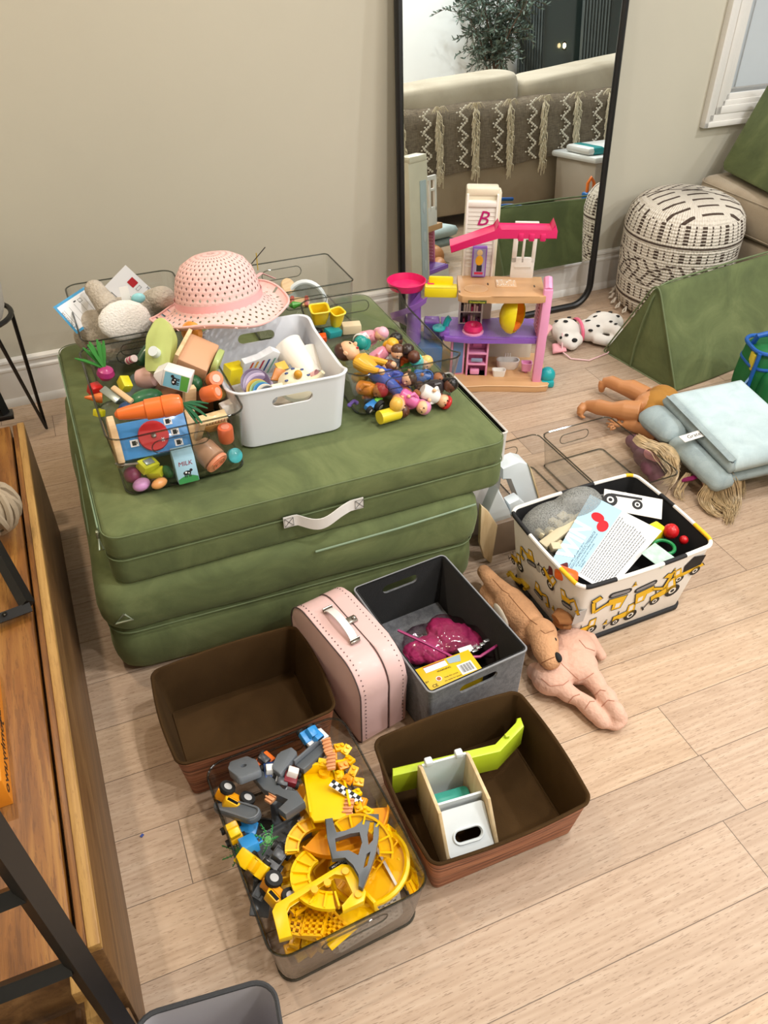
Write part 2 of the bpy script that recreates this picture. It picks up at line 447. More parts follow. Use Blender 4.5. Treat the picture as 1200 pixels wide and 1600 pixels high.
def clear_bin(loc, rot, w, d, h, label, dip=.0, mo=None, slot=True, name='clear_bin', taper=.012, r=.03):
    o = thing(name, label, 'storage bin', loc, rot)
    m = mo or clear
    b = bin_shell(w, d, h, r, taper, .0025, m, m, clear_rim, dip=dip, lip=.0019)
    b.tube(ring(w-2*taper, d-2*taper, r-.006, .002), .0022, clear_rim, 6, closed=True)
    b.build('body', o)
    if slot:
        for s in (-1, 1):
            y = s*(d/2-taper*.2+.0012)
            MB().tube([(x, y-s*taper*(1-z/h)*.8, z) for x, z in slot_pts(0, h-.035, w*.42, .028)], .0013, clear_rim, 6, closed=True).build('handle_slot', o)
    return o

# ------------------------------------------------------------------ play couch
def mat_suede(name, c1, c2, c3):
    t = NT(name); v = t.coord()
    n1 = t.noise(v, 5, 5, .6, 1.5); n2 = t.noise(v, 900, 2, .6); n3 = t.noise(v, 26, 4, .6, .6)
    c = t.ramp(n1, [(.3, lin(c1)), (.5, lin(c2)), (.7, lin(c3))])
    c = t.mix(t.math('MULTIPLY', n3, .35), c, lin(c3), 'MIX')
    t.link(c, t.bsdf.inputs['Base Color']); t.bsdf.inputs['Roughness'].default_value = .85
    t.bsdf.inputs['Sheen Weight'].default_value = .35; t.bsdf.inputs['Sheen Roughness'].default_value = .4
    t.bsdf.inputs['Sheen Tint'].default_value = lin('#b4bf96')
    t.bsdf.inputs['Specular IOR Level'].default_value = .2
    t.bump(t.math('ADD', t.math('MULTIPLY', n3, 3), n2), .25, .0012)
    return t.m
suede = mat_suede('green_suede', '#4d583a', '#5e6944', '#737d53')
suede_seam = mat('green_piping', '#66744f', .7)
zipm = mat('zipper_metal', '#9aa38e', .35, .8)
webw = mat('white_webbing', '#e4e2de', .7, bump=.5, bscale=900)
black_thread = mat('black_thread', '#2b2b2b', .8)
def cushion(b, w, d, z0, z1, r, m, puff=.006, seed=0, wr=.002, M=ID, cx=0, cy=0, nz=7, erad=.022):
    "soft rectangular block with rounded edges and slightly wavy faces"
    rings = []; h = z1-z0; er = min(erad, h/2.2)
    def lvl(z, ins, pf):
        out = []
        for x, y in rr_dense(w-2*ins, d-2*ins, max(r-ins*.5, .004), 6, 14):
            nn = noise.noise(Vector((x*6+seed, y*6, z*9)))*wr + noise.noise(Vector((x*20+seed, y*20, z*50)))*wr*.35
            L = math.hypot(x, y); k = 1+(pf+nn)/max(L, .05)
            out.append(M @ Vector((x*k+cx, y*k+cy, z)))
        return out
    zs = [(z0, er), (z0+er*.3, er*.3), (z0+er, 0)]
    for i in range(1, nz): zs.append((z0+er+(h-2*er)*i/nz, 0))
    zs += [(z1-er, 0), (z1-er*.3, er*.3), (z1, er)]
    for z, ins in zs:
        k = (z-z0)/h; rings.append(lvl(z, ins, puff*math.sin(PI*k)))
    tops = []
    for f in (.75, .5, .25, .08):
        tops.append([M @ Vector((cx+(x)*f, cy+y*f, z1+.004*(1-f)+noise.noise(Vector((x*f*5+seed, y*f*5, 3)))*wr*.8)) for x, y in rr_dense(w-2*er, d-2*er, r, 6, 14)])
    b.grid(rings+tops, m, cap0=True, cap1=True)
    return b
def seamline(b, w, d, r, z, rad, m, cx=0, cy=0, puff=0.0, M=ID):
    b.tube([M @ Vector((x*(1+puff/math.hypot(x, y))+cx, y*(1+puff/math.hypot(x, y))+cy, z)) for x, y in rr_dense(w, d, r, 6, 14)], rad, m, 6, closed=True)
low = thing('play_couch_cushion', 'green suede folded play couch cushion on the floor, underneath the one with the white handle', 'play couch', (.325, 1.60, 0), R(-1))
b = MB(); cushion(b, .795, .82, 0, .128, .05, suede, .012, 3, .005); cushion(b, .80, .83, .122, .246, .05, suede, .012, 9, .006)
b.build('folded_foam_block', low, 60)
b = MB(); seamline(b, .800, .83, .05, .126, .0016, suede_seam, puff=.004); b.build('fold_seam', low)
b = MB(); b.tube([(.02, -.428, .225), (.2, -.428, .231), (.385, -.420, .236)], .0024, mat('zipper_tape', '#82987c', .5), 6)
b.build('front_zipper', low); b = MB()
b.tube([(-.36, -.385, .222), (-.388, -.36, .226), (-.400, -.2, .23), (-.400, .1, .23)], .0022, mat('zipper_tape', '#8fa98c', .5), 6); b.build('side_zipper', low)
b = MB(); b.tube([(-.365, -.438, .20), (-.385, -.442, .186), (-.352, -.442, .186), (-.365, -.438, .20)], .0028, zipm, 6); b.build('zipper_pull', low)
upc = thing('play_couch_cushion', 'green suede folded play couch cushion with white webbing handle, topmost of the stack', 'play couch', (.365, 1.602, .246), R(.5))
b = MB(); cushion(b, .835, .81, 0, .063, .035, suede, .002, 5, .002, erad=.008); cushion(b, .835, .81, .060, .119, .035, suede, .002, 15, .002, erad=.009)
b.build('folded_foam_block', upc, 60)
b = MB(); seamline(b, .835, .81, .035, .0615, .0014, suede_seam, puff=.002); seamline(b, .832, .807, .035, .1165, .0012, suede_seam, puff=.002); b.build('seam', upc)
b = MB()
for dx in (0, .006, .012): b.tube([(-.4215+dx*.2, -.36, .116-dx), (-.4215+dx*.2, 0, .117-dx), (-.4215+dx*.2, .36, .116-dx)], .0016, mat('zipper_tape', '#8fa98c', .5), 6)
b.build('zipper', upc)
b = MB(); b.box((-.424, -.366, .105), (.006, .008, .018), zipm, bev=.002); b.tube([(-.424, -.372, .10), (-.428, -.39, .088), (-.42, -.386, .084), (-.424, -.372, .098)], .0018, zipm, 6); b.build('zipper_pull', upc)
b = MB()
def strap(b, pts, wdt, th, m):
    rings = []
    for p, s in pts:
        p = Vector(p); rings.append([p+Vector((0, -th/2, -wdt/2)), p+Vector((0, -th/2, wdt/2)), p+Vector((0, th/2, wdt/2)), p+Vector((0, th/2, -wdt/2))])
    b.grid(rings, m, cap0=True, cap1=True)
hp = []
for i in range(25):
    u = i/24; x = -.087+.168*u; s = max(0, math.sin(PI*min(1, max(0, (u-.16)/.68))))
    hp.append(((x, -.4135-.020*s, .060-.010*math.sin(2*PI*(u-.05))*s-.004*s), 0))
strap(b, hp, .026, .002, webw)
hnd = b.build('handle', upc)
for x in (-.076, .072):
    b = MB()
    for a in (-1, 1):
        b.tube([(x-.008, -.4158, .060-.009*a), (x+.008, -.4158, .060+.009*a)], .0005, black_thread, 4)
    b.tube([(x-.009, -.4158, .050), (x+.009, -.4158, .050), (x+.009, -.4158, .070), (x-.009, -.4158, .070)], .0005, black_thread, 4, closed=True)
    b.build('handle_stitching', hnd)

# ------------------------------------------------------------------ mirror
MIR = Matrix.Translation(Vector((1.43, 2.345, 0))) @ Matrix.Rotation(R(1), 4, 'Z') @ Matrix.Rotation(R(-4), 4, 'X')
mir = thing('floor_mirror', 'tall black-framed floor mirror leaning against the back wall', 'mirror', (0, 0, 0))
mir.matrix_basis = MIR
mw, mh = .795, 1.75
blackm = mat('black_metal', '#0d0d0e', .38, var=.0)
b = MB()
fp = rr(mw-.022, mh-.022, .075, 10)
b.tube([(x, 0, y+mh/2) for x, y in fp], .0125, blackm, 10, closed=True)
b.build('frame', mir)
mirm = mat('mirror_silver', '#e9eeec', .0, 1.0)
b = MB()
pts = [(x, y) for x, y in rr(mw-.03, mh-.03, .07, 8) if y > 0]
pts += [(-(mw-.03)/2, -mh/2+.176), ((mw-.03)/2, -mh/2+.176)]
b.prism([(x, y+mh/2) for x, y in pts], .004, mirm, frame((0, .002, 0), (1, 0, 0), (0, 0, 1)))
b.build('mirror_glass', mir)

# ------------------------------------------------------------------ pouf
def mat_pouf():
    t = NT('pouf_weave'); v = t.coord(); sp = t.node('ShaderNodeSeparateXYZ'); t.link(v, sp.inputs[0])
    x, y, z = sp.outputs
    ang = t.math('ARCTAN2', y, x)
    u = t.math('MULTIPLY', ang, 1/(2*PI))
    def tri(a): return t.math('ABSOLUTE', t.math('SUBTRACT', t.math('FRACT', a), .5))
    def between(a, lo, hi): return t.math('MULTIPLY', t.math('GREATER_THAN', a, lo), t.math('LESS_THAN', a, hi))
    cols = tri(t.math('MULTIPLY', u, 44)); thin = tri(t.math('ADD', t.math('MULTIPLY', u, 44), .33)); wide = tri(t.math('MULTIPLY', u, 14.666))
    stripes = t.math('MAXIMUM', t.math('GREATER_THAN', cols, .40), t.math('MULTIPLY', t.math('GREATER_THAN', wide, .38), t.math('GREATER_THAN', cols, .2)))
    rows = t.math('GREATER_THAN', tri(t.math('MULTIPLY', z, 95)), .15)
    bandA = t.math('MULTIPLY', stripes, rows)
    # zigzag: position in u compared with a triangle wave of height
    zz = t.math('MULTIPLY', tri(t.math('MULTIPLY', z, 8.0)), 2.2)
    zig = t.math('GREATER_THAN', tri(t.math('ADD', t.math('MULTIPLY', u, 30), t.math('MULTIPLY', zz, 1.0))), .36)
    zig2 = t.math('GREATER_THAN', tri(t.math('SUBTRACT', t.math('MULTIPLY', u, 10), zz)), .42)
    bandB = t.math('MULTIPLY', t.math('MAXIMUM', zig, zig2), rows)
    inB = between(z, .135, .225)
    side = t.mix(inB, bandA, bandB)
    ringl = t.math('MAXIMUM', between(z, .285, .292), between(z, .062, .070))
    clean = t.math('MAXIMUM', between(z, .272, .30), t.math('MAXIMUM', between(z, .052, .08), t.math('MAXIMUM', between(z, .122, .135), between(z, .225, .236))))
    dark = t.math('MAXIMUM', t.math('MULTIPLY', side, t.math('SUBTRACT', 1.0, clean)), ringl)
    # top: slanted rows of dashes in four quarters
    d1 = t.math('GREATER_THAN', tri(t.math('MULTIPLY', t.math('ADD', x, t.math('MULTIPLY', y, .35)), 24)), .38)
    d1 = t.math('MULTIPLY', d1, t.math('GREATER_THAN', tri(t.math('MULTIPLY', t.math('SUBTRACT', y, t.math('MULTIPLY', x, .35)), 9)), .12))
    d2 = t.math('GREATER_THAN', tri(t.math('MULTIPLY', t.math('ADD', t.math('MULTIPLY', y, 1.0), t.math('MULTIPLY', t.math('ABSOLUTE', x), .9)), 22)), .36)
    d2 = t.math('MULTIPLY', d2, t.math('GREATER_THAN', tri(t.math('MULTIPLY', t.math('SUBTRACT', x, y), 40)), .12))
    topd = t.mix(t.math('GREATER_THAN', x, .02), d1, d2)
    seam = t.math('LESS_THAN', t.math('ABSOLUTE', t.math('SUBTRACT', x, t.math('MULTIPLY', y, .12))), .0035)
    topd = t.math('MAXIMUM', topd, seam)
    rad = t.math('SQRT', t.math('ADD', t.math('MULTIPLY', x, x), t.math('MULTIPLY', y, y)))
    istop = t.math('MULTIPLY', t.math('GREATER_THAN', z, .345), t.math('LESS_THAN', rad, .19))
    fin = t.mix(istop, dark, topd)
    c = t.mix(fin, lin('#ddd4c6'), lin('#4c3d33'))
    t.link(c, t.bsdf.inputs['Base Color']); t.bsdf.inputs['Roughness'].default_value = .95
    hb = t.math('MULTIPLY', t.math('ADD', tri(t.math('MULTIPLY', z, 95)), tri(t.math('MULTIPLY', u, 132))), 1.0)
    t.bump(t.math('ADD', hb, t.noise(v, 120, 2)), .8, .006)
    return t.m
pf = thing('pouf', 'round cream and brown woven pouf between the mirror and the sofa', 'pouf', (2.10, 2.25, 0), R(60))
b = MB()
pr = [(.10, 0), (.165, .004), (.188, .02), (.196, .06), (.200, .12), (.205, .2), (.206, .27), (.207, .31), (.196, .355), (.172, .385), (.13, .405), (.08, .418), (.03, .424)]
b.lathe(pr, mat_pouf(), 72)
b.build('woven_cover', pf, 60)
for i in range(30):
    b = MB(); a = R(i*12+3); b.tube([(.205*math.cos(a), .205*math.sin(a), .016), (.212*math.cos(a+.03), .212*math.sin(a+.03), .010), (.205*math.cos(a+.06), .205*math.sin(a+.06), .016), (.198*math.cos(a+.03), .198*math.sin(a+.03), .03)], .004, mat('pouf_yarn', '#cfc6b8', .95), 5, closed=True)
    b.build('yarn_loop', pf)

# ------------------------------------------------------------------ wedge and sofa
wedge = thing('foam_wedge', 'green suede triangular foam wedge on the floor in front of the pouf', 'play couch', (1.686, 1.857, 0), R(8.5))
def roundpoly(pts, r, n=4):
    out = []; N = len(pts)
    for i in range(N):
        p = Vector(pts[i]); a = (Vector(pts[i-1])-p); c = (Vector(pts[(i+1) % N])-p)
        rad = r[i] if isinstance(r, (list, tuple)) else r
        q0 = p+a.normalized()*rad; q1 = p+c.normalized()*rad
        for k in range(n+1):
            t = k/n; out.append(tuple(q0*(1-t)**2+p*2*t*(1-t)+q1*t*t))
    return out
sec = roundpoly([(-.165, 0), (.165, 0), (.0, .315)], [.012, .012, .05], 6)
dense = []
for i in range(len(sec)):
    a, c = sec[i], sec[(i+1) % len(sec)]; L = math.dist(a, c); n = max(1, int(L/.025))
    for k in range(n): dense.append((a[0]+(c[0]-a[0])*k/n, a[1]+(c[1]-a[1])*k/n))
b = MB(); rings = []
for i in range(42):
    x = .0+.58*i/41
    ins = .010 if i in (0, 41) else 0
    rings.append([Vector((x+(.004 if i == 0 else 0), y*(1-ins/.3)+(y/(abs(y)+.05))*noise.noise(Vector((x*7, y*9, z*9)))*.004, max(0, z*(1-ins/.3)+noise.noise(Vector((x*6, y*8, 5)))*.004*(z/.3)))) for y, z in dense])
b.grid(rings, suede, cap0=True, cap1=True)
b.build('foam_block', wedge, 50)
b = MB(); b.tube([(-.001, y, z) for y, z in sec], .0028, suede_seam, 6, closed=True)
b.tube([(-.004, .035, .004), (-.006, .032, .08), (-.005, .022, .17), (-.003, .008, .25), (.02, .004, .292), (.06, .003, .299), (.3, .004, .302), (.56, .004, .300)], .0034, suede_seam, 6)
b.build('piping', wedge)

def mat_sofa():
    return mat_fabric('beige_linen', '#a3937d', '#b1a28c', None, 4, 700, .5, .2, .9, .12)
linen = mat_sofa()
cream_l = mat_fabric('cream_linen', '#b7ac98', '#c8beab', None, 4, 700, .5, .2, .9, .08)
# chaise end at the right edge, against the back wall
ch = thing('sofa_chaise', 'beige linen sofa seat at the right edge of the room beside the pouf', 'sofa', (2.89, 2.17, 0), R(2))
b = MB(); cushion(b, 1.17, .56, .06, .255, .03, linen, .004, 2, .002); b.build('base', ch, 60)
b = MB(); cushion(b, 1.18, .57, .257, .405, .05, linen, .010, 4, .004); b.build('seat_cushion', ch, 60)
b = MB(); seamline(b, 1.18, .57, .05, .388, .002, linen, puff=.006); seamline(b, 1.18, .57, .05, .275, .002, linen, puff=.006); b.build('piping', ch)
for sx in (-.5, .5):
    for sy in (-.22, .22): MB().cyl((sx, sy, 0), (sx, sy, .07), .02, .025, blackm).build('leg', ch)
G0, G1, G3 = at(1126, 262, .43), at(1200, 300, .43), aty(1206, 122, 2.42)
bk = thing('backrest_foam', 'green suede foam slab standing tilted on the sofa seat under the window', 'play couch', tuple(G0), 0)
GM = frame((0, 0, 0), G1-G0, G3-G0); GM.translation = Vector((0, 0, 0))
b = MB(); hh = (G3-G0).length
b.prism(roundpoly([(0, 0), (.62, 0), (.62, hh*.99), ((G3-G0).dot((G1-G0).normalized()), hh*.97)], .02, 4), -.11, suede, GM, bev=.010)
b.build('foam_block', bk, 60)

# sofa with a throw over its back, and the things around it, seen only in the mirror
so = thing('sofa', 'beige sofa with loose cream back cushions, seen from behind in the mirror', 'sofa', (2.62, .44, 0), 0)
b = MB(); b.box((0, 0, .17), (2.0, .88, .22), linen, bev=.02); b.build('base', so)
b = MB(); b.box((0, .38, .31), (2.0, .14, .50), linen, bev=.03); b.build('back_frame', so)
for s in (-1, 1):
    b = MB(); b.box((s*.93, -.04, .31), (.14, .80, .42), linen, bev=.03); b.build('armrest', so)
for x, w_, zz, tl in ((-.66, .98, .0, -3), (.38, 1.02, .030, -5)):
    b = MB(); cushion(b, w_, .20, .36, .69+zz, .09, cream_l, .03, x, .018, nz=9, M=TM((x+.05, .19, 0), (R(-8), R(tl), 0))); b.build('back_cushion', so, 70)
b = MB(); cushion(b, 1.7, .60, .275, .40, .05, cream_l, .01, 3, .004, M=TM((0, -.1, 0))); b.build('seat_cushion', so, 60)
for s in (-1, 1):
    for y in (-.36, .36): MB().cyl((s*.9, y, 0), (s*.9, y, .08), .02, .025, blackm).build('leg', so)
def mat_throw():
    t = NT('throw_weave'); v = t.coord(); sp = t.node('ShaderNodeSeparateXYZ'); t.link(v, sp.inputs[0]); x, y, z = sp.outputs
    n = t.noise(t.coord((40, 40, 400)), 1, 3, .6); n2 = t.noise(t.coord((500, 40, 40)), 1, 3, .6)
    c = t.ramp(t.math('MULTIPLY', t.math('ADD', n, n2), .5), [(.35, lin('#5c5145')), (.55, lin('#857866')), (.7, lin('#9b8f7d'))])
    t.link(c, t.bsdf.inputs['Base Color']); t.bsdf.inputs['Roughness'].default_value = .95
    t.bump(n2, .5, .003); return t.m
th = thing('throw_blanket', 'grey-brown woven throw with cream tassels and dotted zigzags over the sofa back', 'blanket', (2.47, .89, 0), 0)
b = MB()
prof2 = [(.012, .285), (.014, .40), (.014, .50), (.010, .555), (-.02, .582), (-.08, .588), (-.13, .58)]
rings = []
for d, z in prof2: rings.append([Vector((x, d+.003*math.sin(x*31+z*9), z+(.012*math.sin(x*3.1) if z < .3 else 0)+.004*math.sin(x*14))) for x in [(-.86+1.60*i/60) for i in range(61)]])
b.grid(rings, mat_throw(), close_u=False); b.build('cloth', th, 60)
dotm = mat('cream_yarn', '#e6dfd0', .9); strm = mat('tassel_yarn', '#e4d9c0', .95)
for k, x0 in enumerate([-.82+.205*i for i in range(8)]):
    b = MB()
    for i in range(34):
        z = .30+.28*i/33; u = i/8.5; f = abs((u % 1)-.5)*2
        b.ell((x0+.045*f, .022, z), (.0075, .005, .0062), dotm, u=6, v=4)
        if i % 2 == 0: b.ell((x0+.045*f-.018, .021, z), (.0055, .004, .004), dotm, u=6, v=4)
    b.build('zigzag_stitching', th)
for k, x0 in enumerate([-.735+.205*i for i in range(8)]):
    b = MB()
    for i in range(110):
        z = .575-.30*i/110; xx = x0+.010*math.sin(i*.4)*.4
        a = random.uniform(-1, 1)
        b.tube([(xx+.004*a, .020, z), (xx+.018*a, .034+random.random()*.008, z-.02), (xx+.022*a, .028, z-.05-.02*random.random())], .0024, strm, 4)
    for i in range(14):
        a = random.uniform(-1, 1); b.tube([(x0, .018, .575), (x0+.03*a, .03, .592), (x0+.06*a, .022, .57-.01*random.random())], .0018, strm, 4)
    b.build('tassel', th)
olive = thing('olive_tree', 'olive tree with thin stems against the white wall, seen in the mirror', 'tree', (3.62, -1.36, 0), 0)
b = MB(); b.lathe([(.11, 0), (.14, .02), (.16, .28), (.15, .30), (.13, .29), (.125, .25)], mat('planter_white', '#d8d5cf', .7), 24); b.build('pot', olive)
bark = mat('bark', '#5a4a3c', .9, bump=.5, bscale=90); leafm = mat('olive_leaf', '#5d6e62', .5, var=.3, vscale=30)
b = MB(); lf = MB(); rnd = random.Random(4)
def leaf(b, p, d, L, w, m):
    d = Vector(d).normalized(); s = d.cross(Vector((rnd.uniform(-1, 1), rnd.uniform(-1, 1), rnd.uniform(-1, 1)))).normalized(); n = d.cross(s)
    p = Vector(p); r0 = [p, p+d*L*.3+s*w*.5+n*w*.1, p+d*L*.7+s*w*.42+n*w*.1, p+d*L, p+d*L*.7-s*w*.42+n*w*.1, p+d*L*.3-s*w*.5+n*w*.1]
    f = b.bm.faces.new([b.bm.verts.new(q) for q in r0]); f.material_index = b.mi(m)
for k in range(9):
    a = k*2.4; sp_ = .12+.3*rnd.random()
    base = Vector((.02*math.cos(a), .02*math.sin(a), .27)); tip = Vector((sp_*math.cos(a)*1.15, sp_*math.sin(a)*.75, 1.0+.35*rnd.random()))
    pts = [base.lerp(tip, t)+Vector((.03*math.sin(t*3+k), .03*math.cos(t*4+k), 0))-Vector((math.cos(a), math.sin(a)*.6, 0))*sp_*.35*math.sin(PI*t) for t in [i/8 for i in range(9)]]
    b.tube(pts, [.011-.0011*i for i in range(9)], bark, 6)
    for j in range(4, 9):
        for q in range(7):
            d = Vector((rnd.uniform(-1, 1), rnd.uniform(-1, 1)*.8, rnd.uniform(-.45, .6))).normalized(); L = rnd.uniform(.1, .24)
            tw = [pts[j]+d*L*t+Vector((0, 0, -.05*t*t)) for t in (0, .33, .66, 1)]
            b.tube(tw, .002, bark, 4)
            for t in [i/10 for i in range(1, 11)]:
                for s in (0, 1):
                    leaf(lf, pts[j]+d*L*t+Vector((0, 0, -.05*t*t)), d+Vector((rnd.uniform(-.9, .9), rnd.uniform(-.9, .9), rnd.uniform(-.9, .9))), rnd.uniform(.03, .05), .011, leafm)
b.build('branches', olive); lf.build('foliage', olive)
cm = mat('grey_curtain', '#5c6462', .9)
for x0, x1, lab in ((4.04, 4.28, 'dark grey curtain hanging left of the night window, seen in the mirror'), (4.66, 4.95, 'dark grey curtain hanging right of the night window, near the room corner')):
    cu = thing('curtain', lab, 'curtain', ((x0+x1)/2, Y0+.06, .02), 0, 'curtains at the patio window')
    b = MB(); w_ = x1-x0; n = 60
    f = [(-w_/2+w_*i/n, .022*math.sin(i*.95)) for i in range(n+1)]
    b.grid([[Vector((x, y, z)) for x, y in f]+[Vector((x, y-.004, z)) for x, y in reversed(f)] for z in (0, 1.1, 2.2)], cm, cap0=True, cap1=True); b.build('cloth', cu, 60)
    MB().cyl((-w_/2-.04, 0, 2.22), (w_/2+.04, 0, 2.22), .012, None, blackm).build('rod', cu)
lamp_reflection = thing('window_glint', 'small added glow in place of a warm light reflected in the dark window, seen in the mirror', 'lamp_reflection', (4.50, Y0+.06, .66), 0)  # body added in place of a light reflected in the dark glass
b = MB(); b.lathe([(.012, 0), (.02, .005), (.02, .01), (.014, .012)], blackm, 12); b.build('glint_base', lamp_reflection); b = MB(); b.lathe([(.014, .05), (.02, .052), (.004, .066)], blackm, 12); b.build('glint_cap', lamp_reflection)
b = MB(); b.ell((0, 0, .032), (.013, .013, .018), mat('reflected_glow', '#ffd9a0', .5, emit=25)); b.build('bulb', lamp_reflection)  # emissive stand-in for the reflected light
# low cabinet with changing mat edge (right side of the mirror picture)
dr = thing('storage_drawers', 'pale storage drawer unit beside the throw-covered sofa, seen in the mirror', 'drawers', (2.80, 1.12, 0), R(0))
b = MB(); b.box((0, 0, .15), (.36, .34, .30), mat('drawer_beige', '#b4aa9c', .6), bev=.008); b.build('body', dr)
b = MB(); b.box((0, .171, .23), (.30, .012, .11), mat('drawer_beige', '#b4aa9c', .6), bev=.004); b.box((-.11, .179, .255), (.04, .004, .008), blackm); b.build('drawer', dr)
b = MB(); b.box((.0, 0, .16+.155), (.40, .38, .03), mat('tray_white', '#dfe2e1', .4), bev=.012); b.build('top_board', dr)
dt = thing('toy_box_lid', 'white and teal toy lid lying on the storage drawers, seen in the mirror', 'toy', (2.76, 1.15, .331), R(4))
b = MB(); b.box((0, 0, .018), (.30, .22, .035), mat('tray_white', '#dfe2e1', .4), bev=.014); b.build('lid', dt)
b = MB(); b.box((-.09, 0, .018), (.07, .225, .037), pl('#1f8f93'), bev=.014); b.build('teal_band', dt)
tr = thing('toy_track_arch', 'blue and orange toy arch on the floor beyond the wedge, seen in the mirror', 'toy', (2.50, 1.42, 0), R(0))
b = MB(); b.box((0, 0, .10), (.07, .05, .20), pl('#2a6fb8'), bev=.008); b.box((.12, 0, .17), (.2, .04, .03), pl('#2a6fb8'), bev=.008); b.build('base', tr)
b = MB(); b.tube([(-.02, 0, .19), (-.018, 0, .24), (0, 0, .265), (.018, 0, .24), (.02, 0, .19)], .008, pl('#f07a28'), 8); b.build('arch', tr)
# ------------------------------------------------------------------ cabinet and things at the left edge
oak = mat_wood('acacia_board', ('#583414', '#835323', '#a27336'), 'y', 1.4, .4, .45)
oak2 = mat_wood('acacia_edge', ('#8a6434', '#ac8448', '#c09a5c'), 'y', 1.6, .5, .4)
oak3 = mat_wood('acacia_front', ('#4a331d', '#6b4c2c', '#83623c'), 'y', 1.1, .45, .35)
cab = thing('wooden_chest', 'long low acacia wood chest with raised front lip along the left edge', 'cabinet', (-.155, 1.12, 0), R(.7))
b = MB(); b.box((-.008, 0, .155), (.016, 1.225, .31), oak3, bev=.002); b.build('front_panel', cab)
b = MB(); b.box((-.0075, .0, .318), (.015, 1.225, .016), oak2, bev=.002); b.build('front_lip', cab)
b = MB(); b.box((-.020, .0, .311), (.010, 1.225, .022), oak, bev=.001); b.build('inner_lip', cab)
b = MB(); b.box((-.31, 0, .310), (.56, 1.225, .026), oak, bev=.003); b.build('top_board', cab)
b = MB(); b.box((-.30, .60, .15), (.56, .02, .29), oak3, bev=.002); b.build('end_panel', cab)
b = MB(); b.box((-.30, -.60, .15), (.56, .02, .29), oak3, bev=.002); b.build('end_panel', cab)
b = MB(); b.box((-.033, -.628, .285), (.020, .034, .030), oak2, bev=.003); b.build('joint_block', cab)
b = MB(); b.box((-.026, -.648, .235), (.026, .034, .032), oak2, bev=.003); b.build('joint_block', cab)
b = MB(); b.box((-.02, -.655, .09), (.04, .06, .16), oak3, bev=.003); b.build('corner_post', cab)
b = MB(); b.box((-.25, -.68, .20), (.40, .12, .02), oak3, bev=.002); b.build('lower_shelf', cab)
fr = thing('metal_shelf_frame', 'black square-tube metal frame standing on the wooden chest, lower left corner', 'shelf frame', (0, 0, 0))
b = MB()
def sqbar(b, p0, p1, w, m): b.tube([p0, p1], w*.707, m, 4)
A0, A1 = aty(22, 1352, .45), aty(196, 1612, .45)
sqbar(b, A0-(A1-A0)*.6, A1, .020, blackm); b.build('post', fr, 20)
for p, q in (((42, 1392), (-60, 1432)), ((112, 1508), (-60, 1575))):
    b = MB(); sqbar(b, aty(*p, .452), aty(*q, .452), .016, blackm); b.build('crossbar', fr, 20)
fr2 = thing('metal_shelf_frame', 'black square-tube metal frame corner beside the woven ball, farther along the chest', 'shelf frame', (0, 0, 0))
B1 = at(43, 945, .345); B0 = B1+(at(-22, 838, .345)-B1)*.93+Vector((0, 0, .05))
b = MB(); sqbar(b, B0, B1, .018, blackm); b.build('post', fr2, 20)
b = MB(); sqbar(b, B1+Vector((.004, 0, -.006)), B1+Vector((-.2, -.035, -.006)), .016, blackm); b.build('foot_bar', fr2, 20)
b = MB(); p = B1+Vector((-.035, -.014, .004)); b.lathe([(.004, 0), (.004, .002), (.001, .003)], mat('bolt', '#30302f', .3, 1.0), 10, TM(p)); b.build('bolt', fr2)
fr3 = thing('metal_shelf_frame', 'black metal frame foot at the far end of the chest beside the planter', 'shelf frame', (0, 0, 0))
b = MB(); q = at(6, 648, .335); sqbar(b, q+Vector((.0, .0, 0)), q+Vector((-.02, .02, .16)), .02, blackm); b.build('post', fr3, 20)
b = MB(); b.box(tuple(q+Vector((-.03, 0, -.002))), (.10, .03, .012), blackm, bev=.002); b.build('foot_plate', fr3)
# woven ball
ball = thing('woven_ball', 'natural rope ball on the wooden chest top', 'ornament', tuple(at(-14, 795, .39)), 0)
rope = mat('rope', '#a3937c', .9, bump=.6, bscale=400)
b = MB(); b.ell((0, 0, 0), .044, rope)
for k in range(9):
    a = R(k*20); ax = Vector((math.cos(a), math.sin(a), .3*math.sin(k*2.0))).normalized()
    u = ax.orthogonal().normalized(); w = ax.cross(u)
    b.tube([(u*math.cos(t)+w*math.sin(t))*.047+ax*.0 for t in [2*PI*i/20 for i in range(20)]], .0065, rope, 6, closed=True)
b.build('rope_weave', ball)
# orange box with lettering
ob = thing('orange_box', 'narrow orange box with black script lettering on the chest', 'box', (-.262, .86, .3235), R(2))
orm = mat('orange_card', '#e08a20', .45); b = MB()
b.box((0, 0, .0275), (.05, .245, .055), orm, bev=.001)
b.box((0, .085, .0555), (.051, .004, .0012), mat('dark_print', '#30251c', .5))
FM = frame((.0256, -.01, .026), (0, -1, 0), (0, 0, 1))
b.build('box_body', ob)
b = MB(); b.text('Jomhyuwo', .030, mat('dark_print', '#30251c', .5), frame((.0256, -.055, .026), (0, -1, 0), (0, 0, 1)), shear=.3, thick=.0002); b.build('script_lettering', ob)
b = MB(); b.text('THE COLOR OF AWESOME', .0105, mat('dark_print', '#30251c', .5), frame((.0256, .058, .026), (0, -1, 0), (0, 0, 1)), thick=.0002); b.build('small_lettering', ob)
# silver foil knob on the box
tag(MB().ell((0, 0, 0), (.012, .012, .009), mat('foil', '#c9ccd0', .25, .9, bump=.8, bscale=300)).build('foil_ball'), 'crumpled silver foil ball beside the orange box', 'foil').location = (-.258, .997, .334)

